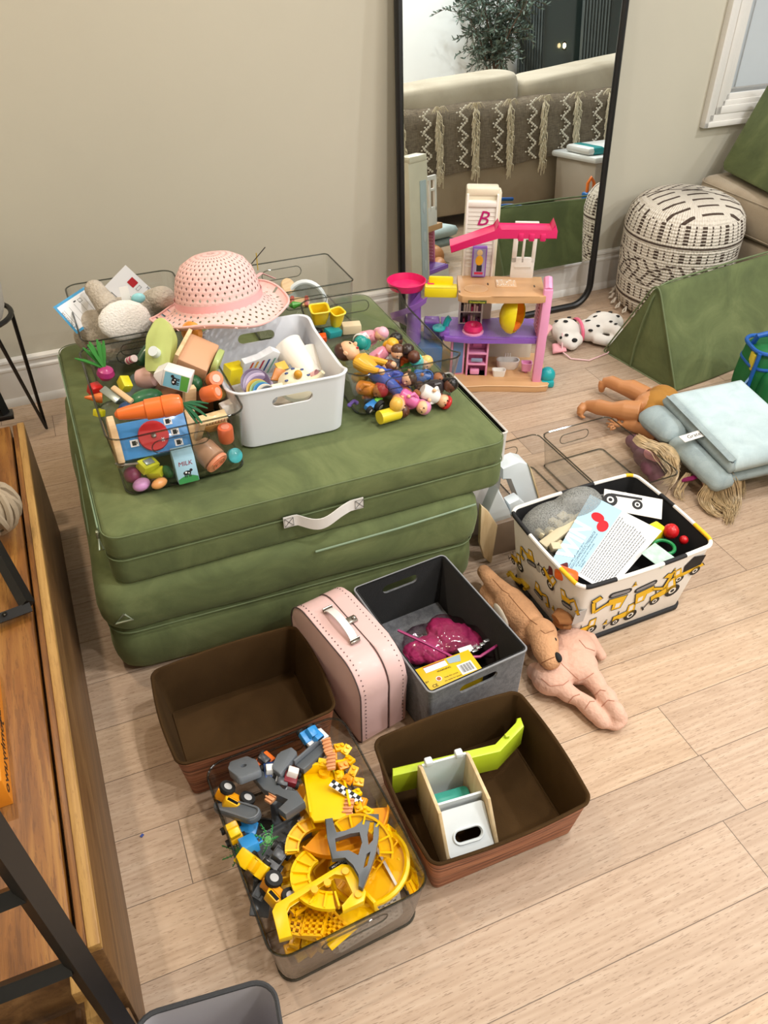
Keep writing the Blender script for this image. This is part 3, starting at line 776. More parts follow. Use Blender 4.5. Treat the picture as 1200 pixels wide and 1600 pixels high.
# planter on stand
pt = thing('plant_stand', 'black wire plant stand with three hairpin legs next to the back wall', 'plant stand', (-.250, 2.235, 0))
RZ = .37
b = MB(); b.tube([(.098*math.cos(R(a)), .098*math.sin(R(a)), RZ+.004) for a in range(0, 360, 12)], .007, blackm, 8, closed=True, flat=1.0); b.build('ring', pt)
for k, a in enumerate((0, 118, 240)):
    c, s_ = math.cos(R(a)), math.sin(R(a)); foot = (.095*c, .095*s_, .006)
    e1 = (.098*math.cos(R(a+6)), .098*math.sin(R(a+6)), RZ-.005); e2 = (.03*math.cos(R(a+90)), .03*math.sin(R(a+90)), RZ-.16)
    e2 = (.098*math.cos(R(a-60)), .098*math.sin(R(a-60)), RZ-.005)
    b = MB(); b.tube([e1, foot, e2], .0055, blackm, 8); b.build('hairpin_leg', pt)
pot = thing('stone_pot', 'pale speckled stone pot resting in the black plant stand', 'plant pot', (-.250, 2.235, RZ-.012))
b = MB(); b.lathe([(.05, 0), (.075, .01), (.088, .04), (.094, .09), (.096, .15), (.090, .165), (.082, .165), (.082, .13)], mat('speckled_stone', '#b7b3aa', .85, var=.12, vscale=220, bump=.5, bscale=300), 36); b.build('pot_body', pot)
b = MB(); b.ell((0, 0, .135), (.08, .08, .02), mat('moss', '#8b8468', .95, bump=.7, bscale=150)); b.build('soil', pot)
# grey basket at the bottom edge
gb = thing('grey_fabric_basket', 'grey fabric basket with dark piping at the bottom edge of the picture', 'basket', (-.065, .395, 0), R(-7))
bin_shell(.18, .15, .165, .03, .004, .003, mat_fabric('grey_felt_light', '#77757a', '#8a888c'), mat('grey_lining', '#b5b2b7', .9)).build('basket_body', gb)
b = MB(); b.tube(ring(.18, .15, .03, .166), .0035, mat('dark_piping', '#3e3f42', .9, bump=.8, bscale=500), 6, closed=True); b.build('piping', gb)
tag(MB().box((0, 0, .001), (.006, .004, .002), pl('#2b4a9a'), TM((0, 0, 0), (0, 0, .7))).build('blue_scrap'), 'tiny blue scrap on the oak floor left of the brown box', 'scrap').location = tuple(at(222, 1306, 0))

# ------------------------------------------------------------------ bins and boxes
food_bin = clear_bin((.124, 1.488, .3685), R(1.5), .256, .388, .134, 'clear plastic bin packed with wooden play food at the front left of the green cushion')
bear_bin = clear_bin((.130, 1.868, .3685), R(1), .262, .33, .135, 'clear plastic bin with a plush bear and cards, behind the play food bin')
fig_bin = clear_bin((.640, 1.585, .3685), R(-1), .258, .40, .106, 'clear plastic bin holding small toy figures at the right of the white tub', dip=.022, taper=.014)
mix_bin = clear_bin((.545, 1.925, .3685), R(1), .262, .20, .118, 'clear plastic bin with yellow cups at the back right of the green cushion', r=.012, taper=.006)
yel_bin = clear_bin((.155, .672, .001), R(3.5), .252, .345, .122, 'smoky clear plastic bin full of yellow and grey toy tracks on the floor', mo=smoke, name='clear_bin')
emp1 = clear_bin((.99, 1.38, .001), R(2), .21, .30, .10, 'empty clear plastic bin on the floor, left of two, behind the digger basket', r=.02)
emp2 = clear_bin((1.215, 1.38, .001), R(2), .225, .30, .10, 'empty clear plastic bin on the floor, right of two, beside the blue foam', r=.02)
whitep = mat('white_plastic', '#dfe3ea', .38)
def slot_cutter(w, h, y, z, depth=.03, x=0, n=8):
    b = MB(); b.prism([(px, pz) for px, pz in slot_pts(x, z, w, h, n)], depth, None, frame((0, y+depth/2, 0), (1, 0, 0), (0, 0, 1))); return b
wt = thing('white_tub', 'white plastic storage tub with oval handle holes, between the two front clear bins', 'storage bin', (.369, 1.505, .3685), R(-1))
o = bin_shell(.245, .30, .138, .032, .012, .004, whitep, whitep, whitep, dip=.014).build('body', wt)
cut(o, slot_cutter(.085, .024, .148, .104)); cut(o, slot_cutter(.085, .024, -.148, .104))
b = MB(); b.tube(ring(.247, .302, .032, .138, dip=.014), .0022, whitep, 6, closed=True); b.build('rolled_rim', wt)

# brown woodgrain fabric boxes
brown_in = mat_fabric('brown_lining', '#3a2812', '#46321a', None, 6, 500, .25, .0, .9, .05)
def mat_wgrain():
    t = NT('woodgrain_print'); v = t.coord((2.5, 2.5, 60)); n = t.noise(v, 1.6, 5, .65, 1.8)
    v2 = t.coord((3, 3, 160)); n2 = t.noise(v2, 1.3, 3, .7, .8)
    c = t.ramp(n, [(.3, lin('#55301e')), (.46, lin('#93593c')), (.6, lin('#b37a58')), (.75, lin('#84492f'))])
    c = t.mix(t.math('MULTIPLY', t.math('GREATER_THAN', n2, .58), .6), c, lin('#3d2117'))
    sp = t.node('ShaderNodeSeparateXYZ'); t.link(t.coord(), sp.inputs[0])
    plank = t.math('LESS_THAN', t.math('FRACT', t.math('MULTIPLY', sp.outputs[2], 24)), .06)
    c = t.mix(t.math('MULTIPLY', plank, .7), c, lin('#2c1810'))
    t.link(c, t.bsdf.inputs['Base Color']); t.bsdf.inputs['Roughness'].default_value = .6; return t.m
wgr = mat_wgrain()
def brown_box(loc, rot, w, d, h, label):
    o = thing('brown_fabric_box', label, 'storage box', loc, rot)
    bin_shell(w, d, h, .016, .012, .004, wgr, brown_in, brown_in, bow=.008).build('box_body', o)
    b = MB(); b.tube(ring(w, d, .016, h+.001, bow=.008), .0028, brown_in, 6, closed=True); b.build('hem', o)
    b = MB()
    for s in (-1, 1):
        b.tube([(s*(w/2-.018), s2*(d/2-.016), z) for s2, z in ((-1, .004), (1, .004))], .0016, brown_in, 5)
    for s2 in (-1, 1): b.tube([((w/2-.018)*s, s2*(d/2-.016), .004) for s in (-1, 1)], .0016, brown_in, 5)
    b.build('inner_fold', o); return o
bl = brown_box((.121, .975, 0), R(2), .288, .222, .118, 'empty brown fabric box with woodgrain outside, in front of the green cushions')
br = brown_box((.452, .662, 0), R(0), .290, .245, .108, 'brown fabric box with woodgrain outside, holding a wooden toy and a lime bar')

# grey felt box
felt_out = mat_fabric('grey_felt', '#5e6064', '#74767a', None, 60, 500, .6, .2, .95, .25)
felt_in = mat_fabric('black_felt', '#0d0e10', '#131416', None, 20, 500, .5, .2, .95, .2)
fb = thing('felt_box', 'grey felt storage box with black inside, right of the pink suitcase', 'storage box', (.520, .975, 0), R(6))
o = bin_shell(.218, .305, .150, .010, .003, .005, felt_out, felt_in, felt_in).build('box_body', fb)
cut(o, slot_cutter(.085, .022, .152, .118)); cut(o, slot_cutter(.085, .022, -.152, .118))
b = MB(); b.tube(ring(.218, .305, .010, .1502), .0022, mat('felt_edge', '#8d8f93', .9), 6, closed=True); b.build('edge_binding', fb)
b = MB(); b.box((0, .06, .012), (.19, .165, .010), felt_out, TM((0, 0, 0), (R(3), 0, 0)), bev=.002); b.build('felt_base_board', fb)

# white and black basket behind the green stack
nb = thing('narrow_white_box', 'white fabric box with black lining squeezed behind the right side of the green cushions', 'storage box', (.800, 1.46, 0), R(0))
bin_shell(.105, .30, .30, .008, .004, .004, mat('white_canvas', '#cfcac4', .9), mat('black_lining', '#0e0e10', .9), mat('white_canvas', '#cfcac4', .9)).build('box_body', nb)
b = MB(); b.tube(ring(.105, .30, .008, .3), .002, mat('white_canvas', '#cfcac4', .9), 6, closed=True); b.build('hem', nb)

# pink suitcase
sc_ = thing('toy_suitcase', 'pink cardboard toy suitcase standing on its edge with white handle', 'suitcase', (.335, .988, 0), R(12))
pk = mat('pink_cardboard', '#dfbcb9', .42, var=.02, vscale=5, coat=.04); pkd = mat('pink_edge', '#c79f9c', .5)
Lc, Hc, Tc, Rc = .252, .196, .103, .062
side = rr(Lc, Hc, Rc, 8)
side = [(x, y if y > 0 else (y if abs(x) < Lc/2-Rc else y)) for x, y in side]
side = [p for p in rr(Lc, Hc, .062, 8) if p[1] > -.001] + [(-Lc/2, -Hc/2+.012), (-Lc/2+.012, -Hc/2), (Lc/2-.012, -Hc/2), (Lc/2, -Hc/2+.012)]
SF = frame((-Tc/2, 0, Hc/2), (0, 1, 0), (0, 0, 1))
b = MB(); b.prism(side, Tc*.60, pk, SF, bev=.004); b.build('shell', sc_)
b = MB(); b.prism([(x*1.008, y*1.008) for x, y in side], Tc*.395, pk, SF, bev=.004, z0=Tc*.605); b.build('lid', sc_)
dk = mat('stitch_dark', '#4a3b3b', .7)
def along(pts, step):
    out = []; n = len(pts); acc = 0.0
    for i in range(n):
        a, c = Vector(pts[i]), Vector(pts[(i+1) % n]); L = (c-a).length; t = -acc
        while t+step <= L:
            t += step; out.append((a.lerp(c, t/L), (c-a).normalized()))
        acc = L-t
    return out
for off in (.010, Tc-.010, Tc*.60-.004):
    if off == Tc*.60-.004: continue
    b = MB()
    for p, d in along([(x*1.010, y*1.010) for x, y in side], .0105):
        q = SF @ Vector((p.x, p.y, off)); n = (SF.to_3x3() @ Vector((p.x*.3, p.y, 0))).normalized()
        if p.y < -Hc/2+.01: continue
        b.ell(q, .00125, dk, u=6, v=4)
    b.build('stitching', sc_)
b2 = MB()
b2.tube([SF @ Vector((x*1.004, y*1.004, -.0002)) for x, y in side], .0013, dk, 5, closed=True); b2.build('side_edge', sc_)
b2 = MB(); b2.tube([SF @ Vector((x*1.009, y*1.009, Tc*.60)) for x, y in side], .0010, dk, 5, closed=True); b2.build('lid_gap', sc_)
b = MB(); top = Hc+.001
strap2 = [(y, .004+.013*math.sin(PI*max(0, min(1, (y+.045)/.09)))**.6) for y in [-.045+.09*i/12 for i in range(13)]]
rings = [[Vector((-.012+dx, y, top+z+dz)) for dx, dz in ((-.0075, 0), (.0075, 0), (.0075, .003), (-.0075, .003))] for y, z in strap2]
b.grid(rings, mat('white_leatherette', '#e9e6e4', .35), cap0=True, cap1=True); hnd2 = b.build('handle', sc_)
steel = mat('steel', '#9b968f', .28, 1.0)
for y in (-.048, .048):
    b = MB(); b.box((-.012, y, top+.004), (.019, .011, .006), steel, bev=.0015); b.tube([(-.022, y, top+.003), (-.022, y, top+.010), (-.002, y, top+.010), (-.002, y, top+.003)], .0014, steel, 6); b.build('handle_ring', hnd2)
b = MB(); b.box((Tc*.105, .0, top+.003), (.022, .016, .005), steel, bev=.0015); b.ell((Tc*.105+.006, 0, top+.0065), (.005, .004, .003), steel); b.build('clasp', sc_)
# ------------------------------------------------------------------ doll house
dh = thing('doll_house', 'pink and purple plastic toy doll house with white tower standing in front of the mirror', 'toy house', (1.20, 1.965, 0), R(-25))
PK, PUR, HOT, TAN, WHT, TEAL, YEL = pl('#f0a3cc'), pl('#8e5fc0'), pl('#e0246b'), pl('#cfa273'), pl('#eeebe4'), pl('#1fa3a8'), pl('#f2dc1e')
glitter = mat('purple_glitter', '#8b62bb', .35, var=.25, vscale=400)
CREAM = pl('#e5dcc4')
def part(name, parent, f, label=None, ang=35):
    b = MB(); f(b); return b.build(name, parent, ang, label)
base2 = [(-.27, -.045), (-.20, -.052), (-.15, -.052), (-.09, -.058), (-.03, -.048), (.05, -.046), (.13, -.048), (.165, -.040), (.172, -.025), (.17, .18), (-.25, .20), (-.28, .10)]
part('base', dh, lambda b: b.prism(base2, .021, TAN, bev=.003))
part('base_edge', dh, lambda b: b.tube([(x, y-.0005, .0215) for x, y in base2[:9]], .0016, pl('#e3bd92'), 5))
part('corner_post', dh, lambda b: (b.box((.134, -.006, .165), (.028, .022, .33), PK, bev=.005), b.tube([(.134, -.006, .325), (.134, .026, .348)], .014, PK, 8)), 'pink post')
part('lower_panel', dh, lambda b: (b.box((-.115, .045, .085), (.045, .012, .145), PK, TM((0, 0, 0), (0, 0, R(8))), bev=.002), b.box((-.115, .0375, .085), (.032, .004, .115), pl('#5d7fb0'), TM((0, 0, 0), (0, 0, R(8))))), 'pink panel with blue patterned inlay')
def cupboard(b):
    for x in (-.088, -.026): b.box((x, .035, .085), (.006, .035, .14), PK, bev=.001)
    for z in (.018, .06, .098, .15): b.box((-.057, .035, z), (.062, .035, .006), PK, bev=.001)
    b.box((-.057, .053, .085), (.062, .004, .14), pl('#d77fb0')); b.box((-.058, .02, .075), (.036, .006, .012), pl('#8f9fc0'), bev=.002)
    b.box((-.062, .03, .03), (.03, .02, .018), PK, bev=.004); b.box((-.058, .045, .12), (.03, .01, .02), pl('#d46fa8'), bev=.003)
part('cupboard', dh, cupboard, 'pink shelf unit')
def tub(b):
    b.grid([[Vector((.048+x*k, .072+y*k, z)) for x, y in rr(.076, .036, .017, 5)] for k, z in ((.7, .02), (.9, .028), (1.0, .052), (.9, .052), (.75, .034))], WHT, cap0=True, cap1=True)
    for dx in (-.008, 0, .008): b.cyl((.048+dx, .092, .05), (.048+dx, .092, .064), .002, None, WHT, 8)
part('bathtub', dh, tub, 'white bathtub')
part('washbasin', dh, lambda b: b.grid([[Vector((.016+x*k, .022+y*k, z)) for x, y in rr(.044, .026, .008, 4)] for k, z in ((.8, .016), (1, .042), (.85, .042), (.7, .03))], WHT, cap0=True, cap1=True), 'white washbasin')
part('side_basin', dh, lambda b: (b.grid([[Vector((.106+x*k, .045+y*k, z)) for x, y in rr(.036, .028, .006, 4)] for k, z in ((.8, .03), (1, .058), (.8, .058), (.7, .048))], PK, cap0=True, cap1=True), b.box((.106, .045, .024), (.008, .008, .018), PK)), 'pink basin')
mid = [(-.175, .03), (-.165, .005), (-.09, -.008), (-.05, .0), (.05, .0), (.13, .0), (.13, .15), (-.175, .15)]
part('middle_floor', dh, lambda b: (b.prism(mid, .016, PUR, bev=.003, z0=.145), b.prism([(x*.96+.0, y*.9+.008) for x, y in mid], .0015, glitter, z0=.161)), 'purple floor with glitter')
part('floor_step', dh, lambda b: (b.box((-.165, .04, .165), (.03, .05, .018), PUR, bev=.003), b.box((.0, .15, .08), (.26, .006, .13), pl('#d9d2c4'), bev=.002)), 'purple step')
def shelf(b):
    for x in (-.118, -.048): b.box((x, .108, .225), (.006, .03, .125), WHT, bev=.001)
    for z in (.166, .205, .245, .285): b.box((-.083, .108, z), (.070, .03, .004), WHT)
    b.box((-.083, .124, .225), (.070, .004, .125), pl('#caa8b4'))
    rn = random.Random(2)
    for z in (.168, .207, .247):
        for k in range(8):
            h = .012+.014*rn.random(); b.box((-.111+k*.0079, .101, z+h/2), (.0062, .016, h), pl(rn.choice(['#b8436b', '#3a2a30', '#e7c9c9', '#6b3a52', '#d9d2c0', '#9a6f9e', '#202028'])))
part('shop_shelf', dh, shelf, 'white shelf with small printed goods')
part('round_chair', dh, lambda b: (b.lathe([(.014, .162), (.026, .166), (.031, .176), (.026, .188), (.014, .186), (.009, .178)], HOT, 20, TM((-.076, .040, 0))),), 'round pink chair')
part('stage', dh, lambda b: b.lathe([(.0335, .1625), (.0335, .1665), (.03, .168)], PK, 20, TM((-.076, .040, 0))))
def egg(b):
    M = TM((.044, .020, .229), (0, R(12), R(62)), (1.5, 1.5, 1.35))
    rings = []
    for i in range(9):
        t = PI*i/8; rings.append([M @ Vector((.030*math.sin(t)*math.cos(a), .030*math.sin(t)*math.sin(a), .042*math.cos(t))) for a in [R(-30+240*k/16) for k in range(17)]])
    b.grid(rings, YEL, close_u=False); b.tube([M @ Vector((0, 0, .042)), M @ Vector((0, 0, .055))], .002, YEL, 6)
    rings = [[M @ Vector((.027*math.sin(t)*math.cos(a), .027*math.sin(t)*math.sin(a), .039*math.cos(t))) for a in [R(-30+240*k/16) for k in range(17)]] for t in [PI*i/8 for i in range(9)]]
    b.grid(rings, pl('#f4a31c'), close_u=False)
    b.box((.0, -.0, -.022), (.030, .028, .016), pl('#ef7a1c'), M, bev=.006)
part('hanging_chair', dh, egg, 'yellow egg-shaped hanging chair')
part('ladder_wall', dh, lambda b: (b.box((.124, .055, .225), (.008, .07, .13), pl('#e88fa8'), bev=.002), [b.box((.1185, .055, z), (.004, .06, .005), pl('#f4b3c4')) for z in [.175+.012*i for i in range(9)]]), 'pink textured panel')
top = [(-.132, -.018), (-.12, -.03), (-.075, -.034), (-.035, -.030), (-.02, -.026), (.11, -.026), (.128, -.018), (.130, .125), (-.132, .125)]
def topf(b):
    b.prism(top, .022, TAN, bev=.003, z0=.290)
    b.prism(circ(.036, 24, -.078, .022, ry=.030), .0022, pl('#d9b286'), z0=.3115)
    b.box((.015, .065, .313), (.062, .055, .003), pl('#ddb78e'), bev=.001)
    for x, y in ((-.128, .0), (-.04, .06), (.10, .05)): b.box((x, y, .3125), (.004, .014, .001), pl('#4b3a2c'))
    rn = random.Random(5)
    for k in range(26): b.ell((.015+rn.uniform(-.027, .027), .065+rn.uniform(-.023, .023), .3150), (.0022, .0022, .0008), WHT, u=6, v=4)
part('top_floor', dh, topf, 'tan top floor')
part('sign_plate', dh, lambda b: (b.box((-.075, -.0345, .296), (.054, .003, .010), pl('#3e4a1c'), bev=.001), b.text('DreamHouse', .0085, pl('#e8e24c'), frame((-.075, -.0365, .296), (1, 0, 0), (0, 0, 1)))), 'dark plate with tiny yellow lettering')
def tower(b):
    b.box((-.070, .130, .422), (.092, .012, .234), WHT, bev=.002)
    for z in [.34+.012*i for i in range(16)]: b.box((-.070, .1235, z), (.078, .0015, .0022), pl('#e2ddd4'))
    b.box((-.070, .124, .530), (.084, .010, .016), WHT, bev=.003)
    for x in (-.114, -.026): b.box((x, .128, .430), (.006, .018, .256), WHT, bev=.001)
part('tower_panel', dh, tower, 'white slatted tower panel')
part('tower_letter', dh, lambda b: b.text('B', .062, pl('#c01f72'), frame((-.067, .1222, .487), (1, 0, -.06), (.12, 0, 1)), shear=.25, thick=.0005), 'magenta script letter B')
def shaft(b):
    b.box((-.066, .155, .290), (.104, .040, .55), CREAM, bev=.006)
    b.box((-.045, .1765, .26), (.034, .004, .46), pl('#bcc9cc'), bev=.002); b.box((-.070, .155, .562), (.096, .050, .022), CREAM, bev=.006)
    for z in (.12, .2, .3, .4): b.ell((-.045, .179, z), (.008, .003, .02), pl('#cdd6d8'))
part('lift_shaft', dh, shaft, 'cream lift shaft at the back')
def lift(b):
    b.box((-.068, .112, .362), (.044, .014, .094), PUR, bev=.002); b.box((-.068, .1045, .362), (.036, .002, .084), pl('#a7a2cf'))
    b.ell((-.068, .1030, .368), (.012, .001, .016), pl('#f0b428'), u=12, v=6); b.ell((-.068, .1030, .392), (.009, .001, .010), pl('#f0d49c'), u=12, v=6)
    b.box((-.071, .1032, .344), (.008, .001, .02), pl('#1e2634')); b.box((-.063, .1032, .344), (.008, .001, .02), pl('#1e2634')); b.box((-.068, .1031, .328), (.026, .001, .007), pl('#cf2f55'))
part('lift_cabin', dh, lift, 'purple framed lift cabin with printed figure')
def roof(b):
    b.prism([(-.160, .438), (-.030, .486), (.135, .484), (.135, .506), (.126, .528), (.120, .506), (-.024, .506), (-.032, .524), (-.040, .502), (-.165, .460)], .055, HOT, frame((0, .030, 0), (1, 0, 0), (0, 0, 1)), bev=.003)
    for x in (.034, .064, .096): b.box((x, -.022, .488), (.016, .012, .022), HOT, bev=.003)
part('roof', dh, roof, 'hot pink roof')
def wpan(b):
    m = WHT
    for x, w_ in ((.038, .014), (.064, .007), (.096, .011)): b.box((x, .118, .42), (w_, .010, .12), m, bev=.001)
    b.box((.066, .118, .34), (.070, .010, .07), m, bev=.001); b.box((.08, .118, .435), (.03, .010, .007), m); b.box((.066, .118, .476), (.07, .010, .014), m)
    b.box((.066, .1125, .345), (.05, .002, .006), pl('#dcd6cc'))
part('window_panel', dh, wpan, 'white window panel')
def bench(b):
    b.box((-.184, .020, .306), (.098, .040, .030), YEL, bev=.004); b.box((-.184, .040, .326), (.074, .012, .034), YEL, bev=.006); b.box((-.184, .010, .322), (.094, .018, .006), pl('#f7e64e'), bev=.002)
part('bridge_seat', dh, bench, 'yellow seat')
def pool(b):
    T = TM((-.288, .055, .298), (0, 0, 0), (1.15, 1.15, 1)); b.lathe([(.02, 0), (.046, .002), (.053, .024), (.050, .026), (.045, .006), (.02, .004)], HOT, 28, T, sx=1.0, sy=.95); b.box((-.214, .045, .312), (.022, .034, .022), HOT, bev=.004)
part('upper_pool', dh, pool, 'hot pink round pool')
def slide(b):
    pts = []
    for i in range(17):
        a = R(-60-200*i/16); r = .052; pts.append((-.262+r*math.cos(a), .055+r*math.sin(a), .285-.14*i/16))
    rings = []
    for i, p in enumerate(pts):
        p = Vector(p); c = Vector((-.262, .055, p.z)); o = (p-c).normalized()
        rings.append([p+o*.024+Vector((0, 0, .012)), p+o*.018-Vector((0, 0, .008)), p-o*.02-Vector((0, 0, .008)), p-o*.026+Vector((0, 0, .012)), p-o*.022+Vector((0, 0, .012)), p-o*.016-Vector((0, 0, .003)), p+o*.014-Vector((0, 0, .003)), p+o*.02+Vector((0, 0, .012))])
    b.grid(rings, PUR, cap0=True, cap1=True); b.cyl((-.262, .055, .0), (-.262, .055, .295), .026, .02, PUR, 16)
part('spiral_slide', dh, slide, 'purple spiral slide')
part('blue_chute', dh, lambda b: b.prism([(-.25, .0), (-.17, .02), (-.165, .12), (-.24, .13)], .10, pl('#4a6fa8'), bev=.006, z0=.02), 'blue chute block')
part('purple_box', dh, lambda b: (b.box((-.205, .085, .150), (.05, .05, .055), pl('#55559c'), bev=.004), b.box((-.205, .085, .179), (.046, .046, .006), PUR, bev=.002)), 'purple topped box')
def tchair(b):
    b.prism([(x*.9, y) for x, y in rr(.044, .046, .018, 5)], .006, TEAL, TM((-.183, .030, .176), (0, R(-6), R(10))), bev=.002)
    b.tube([(-.163, .044, .182), (-.156, .046, .200), (-.150, .046, .206)], .010, TEAL, 8)
part('teal_seat', dh, tchair, 'teal seat')
part('teal_rock', dh, lambda b: b.ell((.170, .010, .032), (.026, .024, .028), TEAL).box((.171, .0, .012), (.042, .036, .022), TEAL, bev=.006), 'teal splash piece')

# ------------------------------------------------------------------ plush dalmatian
def mat_spots():
    return mat('white_plush', '#e2ddd6', .95, var=.04, vscale=20, bump=.5, bscale=500)
dal = thing('plush_dalmatian', 'white plush dalmatian puppy with black spots and pink ears lying beside the green wedge', 'soft toy', tuple(at(906, 532, 0)), R(-6)); dal.scale = (1.4, 1.4, 1.25)
wpl = mat_spots(); blk = mat('black_plush', '#141414', .8); pkp = mat('pink_plush', '#e4a0a8', .9)
b = MB()
b.ell((-.045, .0, .036), (.036, .038, .034), wpl); b.ell((-.058, -.030, .028), (.022, .024, .022), wpl); b.ell((-.036, -.032, .026), (.022, .022, .020), wpl); b.ell((-.048, -.046, .020), (.016, .014, .015), wpl)
b.ell((.02, -.002, .030), (.036, .034, .030), wpl); b.ell((.062, .012, .034), (.046, .036, .034), wpl); b.ell((.098, .022, .028), (.03, .026, .026), wpl)
b.tube([(.02, -.03, .022), (.045, -.05, .018), (.07, -.052, .016)], [.016, .014, .016], wpl, 10); b.tube([(.055, -.015, .04), (.072, -.034, .040), (.078, -.05, .034)], [.018, .016, .017], wpl, 10); b.ell((.08, -.052, .03), .017, wpl); b.ell((.074, -.056, .018), .016, wpl)
soft(b, 'body', dal, .0035, 4)
for pts in ([(-.075, .022, .045), (-.098, .018, .040), (-.118, -.006, .018)], [(-.066, -.052, .012), (-.086, -.046, .010), (-.080, -.028, .016)]):
    b = MB(); b.tube(pts, [.010, .020, .012], pkp, 10, flat=.35); b.build('ear', dal, 60)
def patch(parent, name, spots, m, c=None):
    "small flattened spots lying on a rounded body"
    for p, r in spots:
        b = MB(); b.ell(p, r, m, u=10, v=6); b.build(name, parent, 60)
patch(dal, 'spot', [((-.030, .018, .0655), (.006, .004, .002)), ((-.066, .014, .0615), (.006, .004, .003)), ((-.012, .020, .052), (.004, .007, .004)), ((.012, -.002, .060), (.008, .003, .002)), ((.040, .010, .062), (.008, .003, .003)), ((.055, .026, .066), (.007, .003, .002)), ((.085, .020, .0625), (.007, .004, .003)), ((.030, -.022, .0515), (.006, .004, .003)), ((.008, -.028, .045), (.006, .006, .003)), ((.066, -.020, .0585), (.005, .004, .002)), ((.072, -.034, .0575), (.005, .003, .002)), ((.104, .012, .052), (.006, .005, .003)), ((.078, -.060, .032), (.005, .003, .006)), ((-.074, -.034, .038), (.004, .005, .005))], blk)
patch(dal, 'eye', [((-.052, -.006, .0695), (.006, .006, .0025)), ((-.0635, -.040, .0485), (.005, .005, .003))], blk)
part('nose', dal, lambda b: b.ell((-.046, -.050, .0355), (.008, .007, .005), blk), 'black nose')
part('collar', dal, lambda b: b.tube([(-.010+.003*math.cos(t), .002+.034*math.cos(t), .031+.031*math.sin(t)) for t in [2*PI*i/20 for i in range(20)]], .0045, pl('#ef6f8f'), 6, closed=True), 'pink collar')
part('cord', dal, lambda b: b.tube([(-.070, -.03, .050), (-.078, -.055, .01), (-.068, -.085, .003), (-.03, -.105, .003), (.03, -.085, .003), (.065, -.058, .006)], .0018, pl('#f2c9cc'), 6), 'pale pink cord')

# ------------------------------------------------------------------ kangaroo and baby doll body
tanp = mat('tan_plush', '#c7976f', .95, var=.10, vscale=40, bump=.8, bscale=200, bdist=.003); ivory = mat('ivory_plush', '#ddd3c2', .95, bump=.5, bscale=450)
roo = thing('plush_kangaroo', 'tan plush kangaroo with cream belly lying face down on the cloth baby doll', 'soft toy', (.72, .99, 0), 0)
def L(parent, *p): return Vector(p)-parent.location
b = MB(); W = lambda px, py, z: at(px, py, z)-Vector((.72, .99, 0))
b.tube([W(756, 893, .06), W(772, 912, .065), W(795, 935, .07)], [.016, .020, .026], tanp, 12); b.ell(W(756, 893, .06), .016, tanp)
b.tube([W(762, 925, .03), W(775, 945, .035), W(795, 960, .04)], [.017, .022, .024], tanp, 12); b.ell(W(761, 925, .03), .018, tanp)
b.tube([W(792, 935, .06), W(812, 958, .065), W(832, 980, .07)], [.032, .036, .032], tanp, 14)
b.ell(W(800, 952, .05), (.036, .04, .034), tanp); b.ell(W(824, 975, .055), (.034, .036, .032), tanp); b.ell(W(822, 990, .055), (.022, .026, .022), tanp)
b.ell(W(846, 990, .078), (.032, .036, .032), tanp); b.tube([W(850, 1000, .082), W(853, 1018, .082), W(858, 1030, .080)], [.030, .026, .022], tanp, 14); b.ell(W(860, 1031, .080), (.022, .021, .020), tanp)
roo_o = soft(b, 'body', roo, .0035, 4)
sr_ = mat('seam_tan', '#8a5d3c', .9)
for pix in ([(795, 930), (812, 950), (828, 968), (842, 978)], [(770, 905), (785, 922), (798, 930)], [(846, 1036), (858, 1030), (868, 1026)], [(845, 985), (852, 990), (868, 984)]): seam_on(roo_o, pix, .0010, sr_)
qb, nb_ = hit(roo_o, 783, 962)
if qb is not None: part('belly', roo, lambda b: b.ell((0, 0, 0), (.036, .017, .006), ivory, frame(qb, W(800, 990, .04)-W(772, 945, .04), nb_.cross(W(800, 990, .04)-W(772, 945, .04)))), 'cream belly patch', 60)
for pts in ([W(868, 968, .10), W(880, 963, .10), W(892, 966, .085)], [W(872, 976, .088), W(880, 972, .08), W(885, 975, .075)]):
    b = MB(); b.tube(pts, [.014, .024, .014], mat('brown_plush', '#8a5a30', .95, bump=.5, bscale=400), 10, flat=.5); b.build('ear', roo, 60, 'brown ear')
part('nose', roo, lambda b: b.ell(W(871, 1027, .092), (.008, .012, .009), blk), 'black nose')
part('eye', roo, lambda b: b.ell(W(867, 999, .100), (.0035, .005, .0035), blk), 'black eye')
tag(MB().tube([at(792+4*i+5*math.sin(i*2.1), 893+3*i+6*math.cos(i*1.7), .03+.006*math.sin(i)) for i in range(10)], .005, mat('yellow_yarn', '#c9a424', .9, bump=.6, bscale=300), 6).build('yellow_yarn'), 'tangled yellow yarn between the kangaroo and the digger basket', 'yarn')

skinp = mat('peach_cloth', '#d6ad99', .9, var=.06, vscale=30, bump=.6, bscale=120, bdist=.004)
bb = thing('cloth_baby_doll', 'peach cloth baby doll body with stuffed limbs lying under the kangaroo', 'doll', (.78, .82, 0), 0)
V2 = lambda px, py, z: at(px, py, z)-Vector((.78, .82, 0))
b = MB()
b.ell(V2(862, 1058, .034), (.042, .04, .034), skinp); b.ell(V2(900, 1040, .036), (.046, .042, .034), skinp); b.ell(V2(895, 1012, .036), (.048, .05, .034), skinp); b.ell(V2(878, 1040, .034), (.04, .045, .032), skinp)
b.tube([V2(900, 995, .036), V2(922, 1000, .032), V2(938, 1022, .018)], [.020, .017, .011], skinp, 12); b.ell(V2(939, 1024, .016), (.012, .012, .01), skinp)
b.ell(V2(838, 1050, .02), (.02, .022, .018), skinp); b.ell(V2(898, 1000, .03), .022, skinp)
b.tube([V2(870, 1068, .030), V2(890, 1085, .026), V2(905, 1092, .026)], [.022, .019, .015], skinp, 12)
